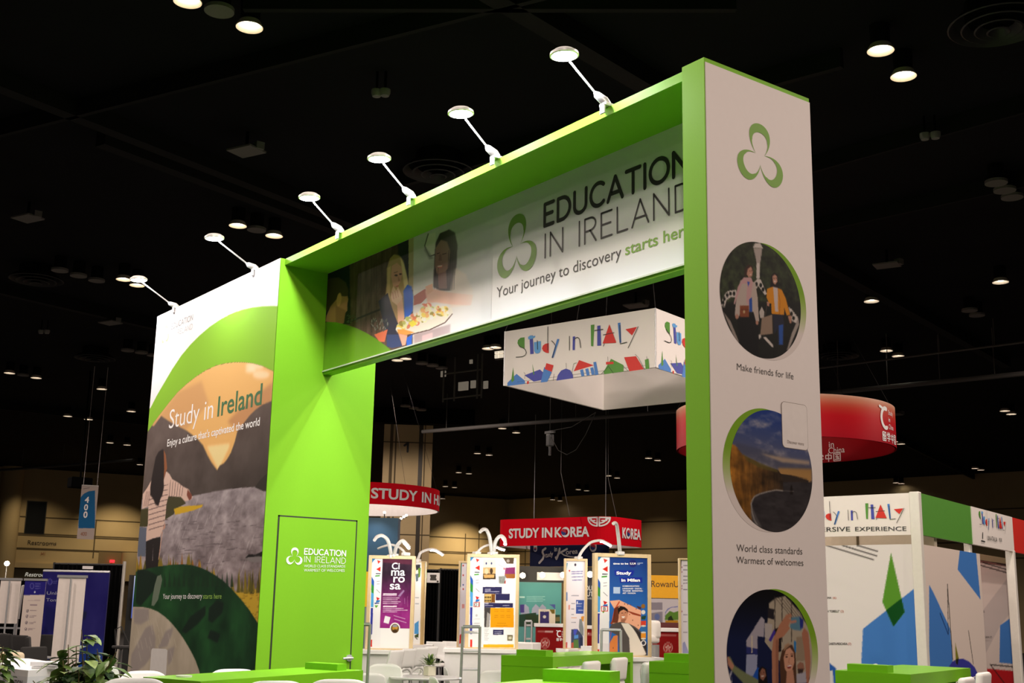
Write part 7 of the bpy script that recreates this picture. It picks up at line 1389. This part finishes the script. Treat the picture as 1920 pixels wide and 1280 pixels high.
# white stool beside the Milan poster
p = at(1227, 1195, 17.6); t = thing('white_swivel_stool', 'white backed stool on a grey post right of the Milan poster', 'stool', (p.x, p.y, 0)); b = MB(); b.rbox((p.x, p.y, at(1227, 1180, 17.6).z), (.20, .12, .26), .05, seg=4); b.rbox((p.x, p.y-.05, p.z-.02), (.16, .2, .12), .04, seg=3); b.build('backrest', LEATHER, t, smooth=True); b = MB(); b.cyl((p.x, p.y, .02), (p.x, p.y, p.z-.1), .07, n=14); b.lathe([(.001, .03), (.2, .015), (.2, 0), (.001, 0)], (p.x, p.y, 0), 24); b.build('post', GREYM, t)

# ================================================================== LEFT BOOTHS
t, fr, wd, z1 = drape('black_drape', 'tall black drape wall behind the purple banner at left', (102, 1056.5), (234, 1052), 1270, 26, 16, .02)
b = MB(); (u0, v1), (u1, v0) = fr.uv(158, 1061), fr.uv(177, 1067); b.fbox(fr, u0, v0, u1, v1, .08, .1); tag(b.build('notice', WHITE), 'small white notice at the top of the tall black drape', 'notice')
PURP = s2l((34, 32, 100))
t, fr, wd, z0, z1, o = board('purple_backdrop', 'wide purple fabric backdrop in front of the black drape', 'backdrop', (81, 1070), (206, 1067), 1290, 24.6, mat('purple_fabric', PURP, .7), .05)
c = Canvas(fr, 0, 0, wd, z1, 130, 130, (36, 33, 104)); g = c.grad((150, 1200), (150, 1250))[..., None]; c.a = c.a*(1-g)+np.array((40, 84, 170))*g; n = c.noise(6, 4, 61); c.a += ((n-.5)*22)[..., None]; k = lambda p: CP(0, 1050, 6.736, p); c.poly(k([(580, 560), (720, 640), (720, 900), (560, 920)]), (26, 28, 84), .7, 6); c.poly(k([(1040, 640), (1100, 650), (1080, 740), (1050, 760)]), (30, 36, 60), .8, 2)
c.ell(k([(632, 272)])[0], 4.6, 5.6, (120, 120, 190), .8); c.ell(k([(632, 272)])[0], 3.6, 4.6, (46, 42, 130))
c.line(k([(668, 265), (725, 262)]), 1, (120, 120, 190), .8); c.line(k([(668, 292), (718, 290)]), 1, (120, 120, 190), .8); pr_ = c.mesh('print', t, .004)
b = MB(); px_text(b, fr, 'Unlocking', *k([(592, 432), (950, 440), (592, 392)]), .0, .01); px_text(b, fr, 'Tomorrow', *k([(584, 518), (940, 528), (584, 478)]), .0, .01); b.build('lettering', mat('soft_lilac_ink', (.30, .32, .42)), pr_)
b = MB(); b.cyl(fr.pt(0, z1, -.02), fr.pt(wd, z1, -.02), .03, n=8); b.build('top_rail', GREYM, t)
def rollup(label, tl, tr, yb, d, back=True):
    A, B_ = at(*tl, d), at(*tr, d); e = B_-A; e.z = 0; wd = e.length; e.normalize(); fr = Frame((A.x, A.y, 0), Vector((e.y, -e.x, 0))); z1 = A.z; z0 = max(.08, at(tl[0], yb, d).z)
    t = thing('rollup_banner', label, 'banner', fr.pt(wd/2, 0, 0)); b = MB(); b.fbox(fr, 0, z0, wd, z1, -.006, 0); o = b.build('banner_sheet', mat('rollup_back', (.66, .60, .56), .7), t)
    b = MB(); b.fbox(fr, -.02, z1-.01, wd+.02, z1+.03, -.02, .02); b.build('top_bar', GREYM, t); b = MB(); 
    if back: b.cyl(fr.pt(wd*.5, .05, .06), fr.pt(wd*.5, z1-.02, .06), .016, n=8)
    else: b.cyl(fr.pt(wd*.5, .05, -.06), fr.pt(wd*.5, z1-.02, -.06), .016, n=8)
    b.build('pole', GREYM, t); b = MB(); b.fbox(fr, -.03, 0, wd+.03, .09, -.10, .10); b.fbox(fr, wd*.48, .02, wd*.52, .05, -.3, .3); b.build('base', GREYM, t)
    if z0 > .3: b = MB(); b.fbox(fr, .02, .08, .05, z0, -.03, 0); b.fbox(fr, wd-.05, .08, wd-.02, z0, -.03, 0); b.build('support', GREYM, t)
    return t, fr, wd, z0, z1
rollup('blank white back of a tall roll-up banner left of the leafy plant', (110.5, 1081), (161.5, 1084.5), 1300, 19.4)
rollup('blank white back of a roll-up banner cut by the left edge', (2, 1086), (40, 1086.5), 1168, 22.5)
t, fr, wd, z0, z1 = rollup('roll-up banner with purple head and four check marks', (47.5, 1087), (87, 1086.5), 1290, 22.3, False)
c = Canvas(fr, 0, .09, wd, z1, 70, 160, (214, 200, 190)); k = lambda p: CP(0, 1050, 6.736, p); c.poly([(40, 1080), (100, 1080), (100, 1114.5), (40, 1115.5)], (42, 38, 124)); c.ell(k([(405, 325)])[0], 4, 5.6, (110, 110, 180), .9); c.ell(k([(405, 325)])[0], 3, 4.6, (44, 40, 126))
for y in (298, 326, 355): c.line(k([(445, y), (515, y)]), 1, (130, 130, 190), .8)
c.ell(k([(440, 402)])[0], 1.6, 1.8, (200, 206, 226)); c.line(k([(350, 506), (510, 506)]), .9, (150, 130, 140), .8); c.line(k([(380, 565), (470, 565)]), 2, (110, 90, 110), .8)
for y in (640, 708, 788, 870):
    x = 347-(y-640)*.09; c.ell(k([(x, y)])[0], 2.4, 3, (110, 100, 110)); c.ell(k([(x, y)])[0], 1.7, 2.2, (214, 200, 190)); c.line(k([(x-8, y), (x-1, y+9), (x+14, y-16)]), .8, (50, 40, 60)); c.line(k([(x+30, y-6), (x+120, y-6)]), .9, (140, 126, 130)); c.line(k([(x+28, y+10), (x+90, y+10)]), .9, (140, 126, 130)) if y > 650 else None
c.mesh('print', t, .004)
b = MB(); p0, p1 = at(39, 1098, 23), at(43, 1096, 24); b.prism([at(40, 1098, 23), at(43.5, 1096, 23.6), at(34, 1160, 23.6), at(31, 1160, 23)], (.02, .02, 0)); b.prism([Vector((q.x, q.y, 0)) for q in (at(31, 1160, 23), at(34, 1160, 23.6), at(34.5, 1160, 23.7), at(31.6, 1160, 23.1))], (0, 0, at(31, 1160, 23).z)); tag(b.build('thin_display_board', mat('grey_board', (.5, .48, .45))), 'thin board seen edge-on behind the left roll-up back', 'board')
# pole right of the drape, screen, dark stool
A = at(234, 1052, 25); b = MB(); b.cyl((A.x, A.y, 0), A, .035, n=10); b.fbox(Frame((A.x, A.y, 0), facing(A)), -.2, 0, .2, .03, -.2, .2); tag(b.build('drape_pole', mat('pale_pole', (.5, .47, .42), .4, .4)), 'pale metal pole at the right edge of the tall black drape', 'pole')
b = MB(); q = at(242, 1120, 27); F6 = Frame((q.x, q.y, 0), facing(q)); u0, v0 = F6.uv(232, 1200); u1, v1 = F6.uv(262, 1078); b.fbox(F6, u0, 0, u1+.8, v1, -.1, 0); tag(b.build('dark_partition', DARK), 'dark partition beside the mural edge at left', 'partition')
t = thing('video_screen', 'tall bright blue and white screen beside the left edge of the mural', 'screen', F6.pt(F6.uv(250, 1160)[0], 0, .1)); b = MB(); u0, v0 = F6.uv(244.5, 1160); u1, v1 = F6.uv(270, 1078); b.fbox(F6, u0, v0, u1, v1, .04, .1); b.fbox(F6, u0+.3, 0, u0+.5, v0, .04, .08); b.build('housing', DARK, t)
c = Canvas(F6, u0+.01, v0+.02, u1-.01, v1-.02, 30, 60, (40, 70, 190)); g = c.grad((248, 1078), (248, 1160))[..., None]; c.a = np.array((220, 225, 250))*(1-g)+np.array((50, 84, 200))*g; o = c.mesh('display', t, .102)
sm = bpy.data.materials.new('screen_glow'); sm.use_nodes = True; nt = sm.node_tree; bs = nt.nodes['Principled BSDF']; a_n = nt.nodes.new('ShaderNodeAttribute'); a_n.attribute_name = 'Col'; nt.links.new(a_n.outputs['Color'], bs.inputs['Emission Color']); bs.inputs['Emission Strength'].default_value = .8; bs.inputs['Base Color'].default_value = (.02, .02, .02, 1); o.data.materials[0] = sm
p = at(234, 1220, 20); t = thing('wire_stool', 'dark stool with thin wire legs beside the left edge of the mural', 'stool', (p.x, p.y, 0)); zs = at(234, 1213, 20).z; b = MB(); b.rbox((p.x, p.y, zs), (.34, .34, .05), .02, seg=3); b.build('seat', CHAIRB, t, smooth=True)
b = MB(); b.tube([(p.x-.15, p.y-.1, zs), (p.x-.15, p.y-.14, zs+.28), (p.x+.02, p.y-.1, zs+.33), (p.x+.16, p.y+.02, zs+.02)], .012, 8); b.build('backrest', CHAIRB, t, smooth=True)
for sx, sy in ((-.14, -.14), (.14, -.14), (.14, .14), (-.14, .14)): b = MB(); b.cyl((p.x+sx*.7, p.y+sy*.7, zs), (p.x+sx*1.4, p.y+sy*1.4, 0), .012, n=8); b.build('leg', DARK, t)
# dark conference chairs and purple table
def dark_chair():
    t = thing('black_chair', 'x', 'chair', (0, 0, 0)); b = MB(); b.rbox((0, 0, .46), (.50, .48, .08), .03, seg=3); b.build('seat', CHAIRB, t, smooth=True); b = MB(); b.rbox((0, .23, .74), (.48, .06, .42), .028, Matrix.Rotation(-.15, 3, 'X'), seg=3); b.build('backrest', CHAIRB, t, smooth=True)
    for sx in (-.22, .22):
        b = MB(); b.tube([(sx, -.2, 0), (sx, -.22, .44), (sx, -.15, .64), (sx, .2, .66)], .012, 8); b.build('leg', GREYM, t, smooth=True); b = MB(); b.tube([(sx, .24, 0), (sx, .22, .46), (sx, .24, .6)], .012, 8); b.build('leg', GREYM, t, smooth=True)
    return t
dc, ud = dark_chair(), []
for pt, rz, lab in (((42, 1190), 200, 'black chair facing away, in front of the check-mark banner'), ((60, 1193), 160, 'black chair behind, between the check-mark banner and purple table'), ((81, 1189), 100, 'black chair seen side-on beside the tall roll-up back'), ((18, 1187), 185, 'black chair at the purple table near the left edge'), ((70, 1212), 120, 'low black chair just behind the EDUCATION counter')):
    place(dc, ud, pt, (.95, {42: 21.5, 60: 20.1, 81: 23.2, 18: 20.8, 70: 17.3}[pt[0]]), yawdir(rz), lab, 'black chairs in the left booth')
p = onz(8, 1200, .76); t = thing('purple_table', 'table under a dark purple cloth at the left edge', 'table', (p.x, p.y, 0)); b = MB(); b.box((p.x, p.y, .375), (1.6, .75, .75), Matrix.Rotation(.45, 3, 'Z')); b.build('cloth', mat('dark_purple_cloth', (.022, .018, .075), .8), t, bevel=.03)
for i, (px, py) in enumerate(((2, 1193), (9, 1193), (15.5, 1194))):
    q = onz(px, py+5, .76); b = MB(); b.lathe([(.001, 0), (.035, 0), (.045, .05), (.04, .13), (.001, .14)], (q.x, q.y, .752), 16); tag(b.build('striped_cup', mat('cup_grey', (.4, .38, .4)), smooth=True), ['pale cup on the purple table, leftmost of three', 'pale cup on the purple table, middle of three', 'pale cup on the purple table, rightmost of three'][i], 'cup')
t, fr, wd, z0, z1, o = board('dark_booth_wall', 'dark booth wall with a grey rail behind the black chairs at left', 'exhibition panel', (-30, 1084), (84, 1084), 1290, 27.5, DRAPE, .05); b = MB(); v = fr.uv(20, 1177)[1]; b.fbox(fr, 0, v-.02, wd, v+.02, 0, .04); b.build('rail', GREYM, t)

# far light on the walls (the hall's wall washers)
for px, py, off, pw in ((860, 1000, 3.2, 900), (215, 985, 3.0, 380), (60, 985, 3.5, 160), (700, 985, 3.5, 500)):
    q = LW.pt(LW.uv(px, py)[0], 0, off); lamp('SPOT', (q.x, q.y, CEIL-.2), pw*2.2, (1, .78, .48), .15, LW.pt(LW.uv(px, py)[0], 2.5, .6), math.radians(95), .9, 'wall_washer_light')
for px, pw in ((1050, 260), (1240, 160), (1600, 60)):
    q = BW.pt(BW.uv(px, 1040)[0], 0, 4); lamp('SPOT', (q.x, q.y, CEIL-.2), pw*2.2, (1, .78, .50), .15, BW.pt(BW.uv(px, 1040)[0], 2, .6), math.radians(100), .9, 'wall_washer_light')
# stage-light on the underside of the hanging signs comes from the pavilion lamps below them
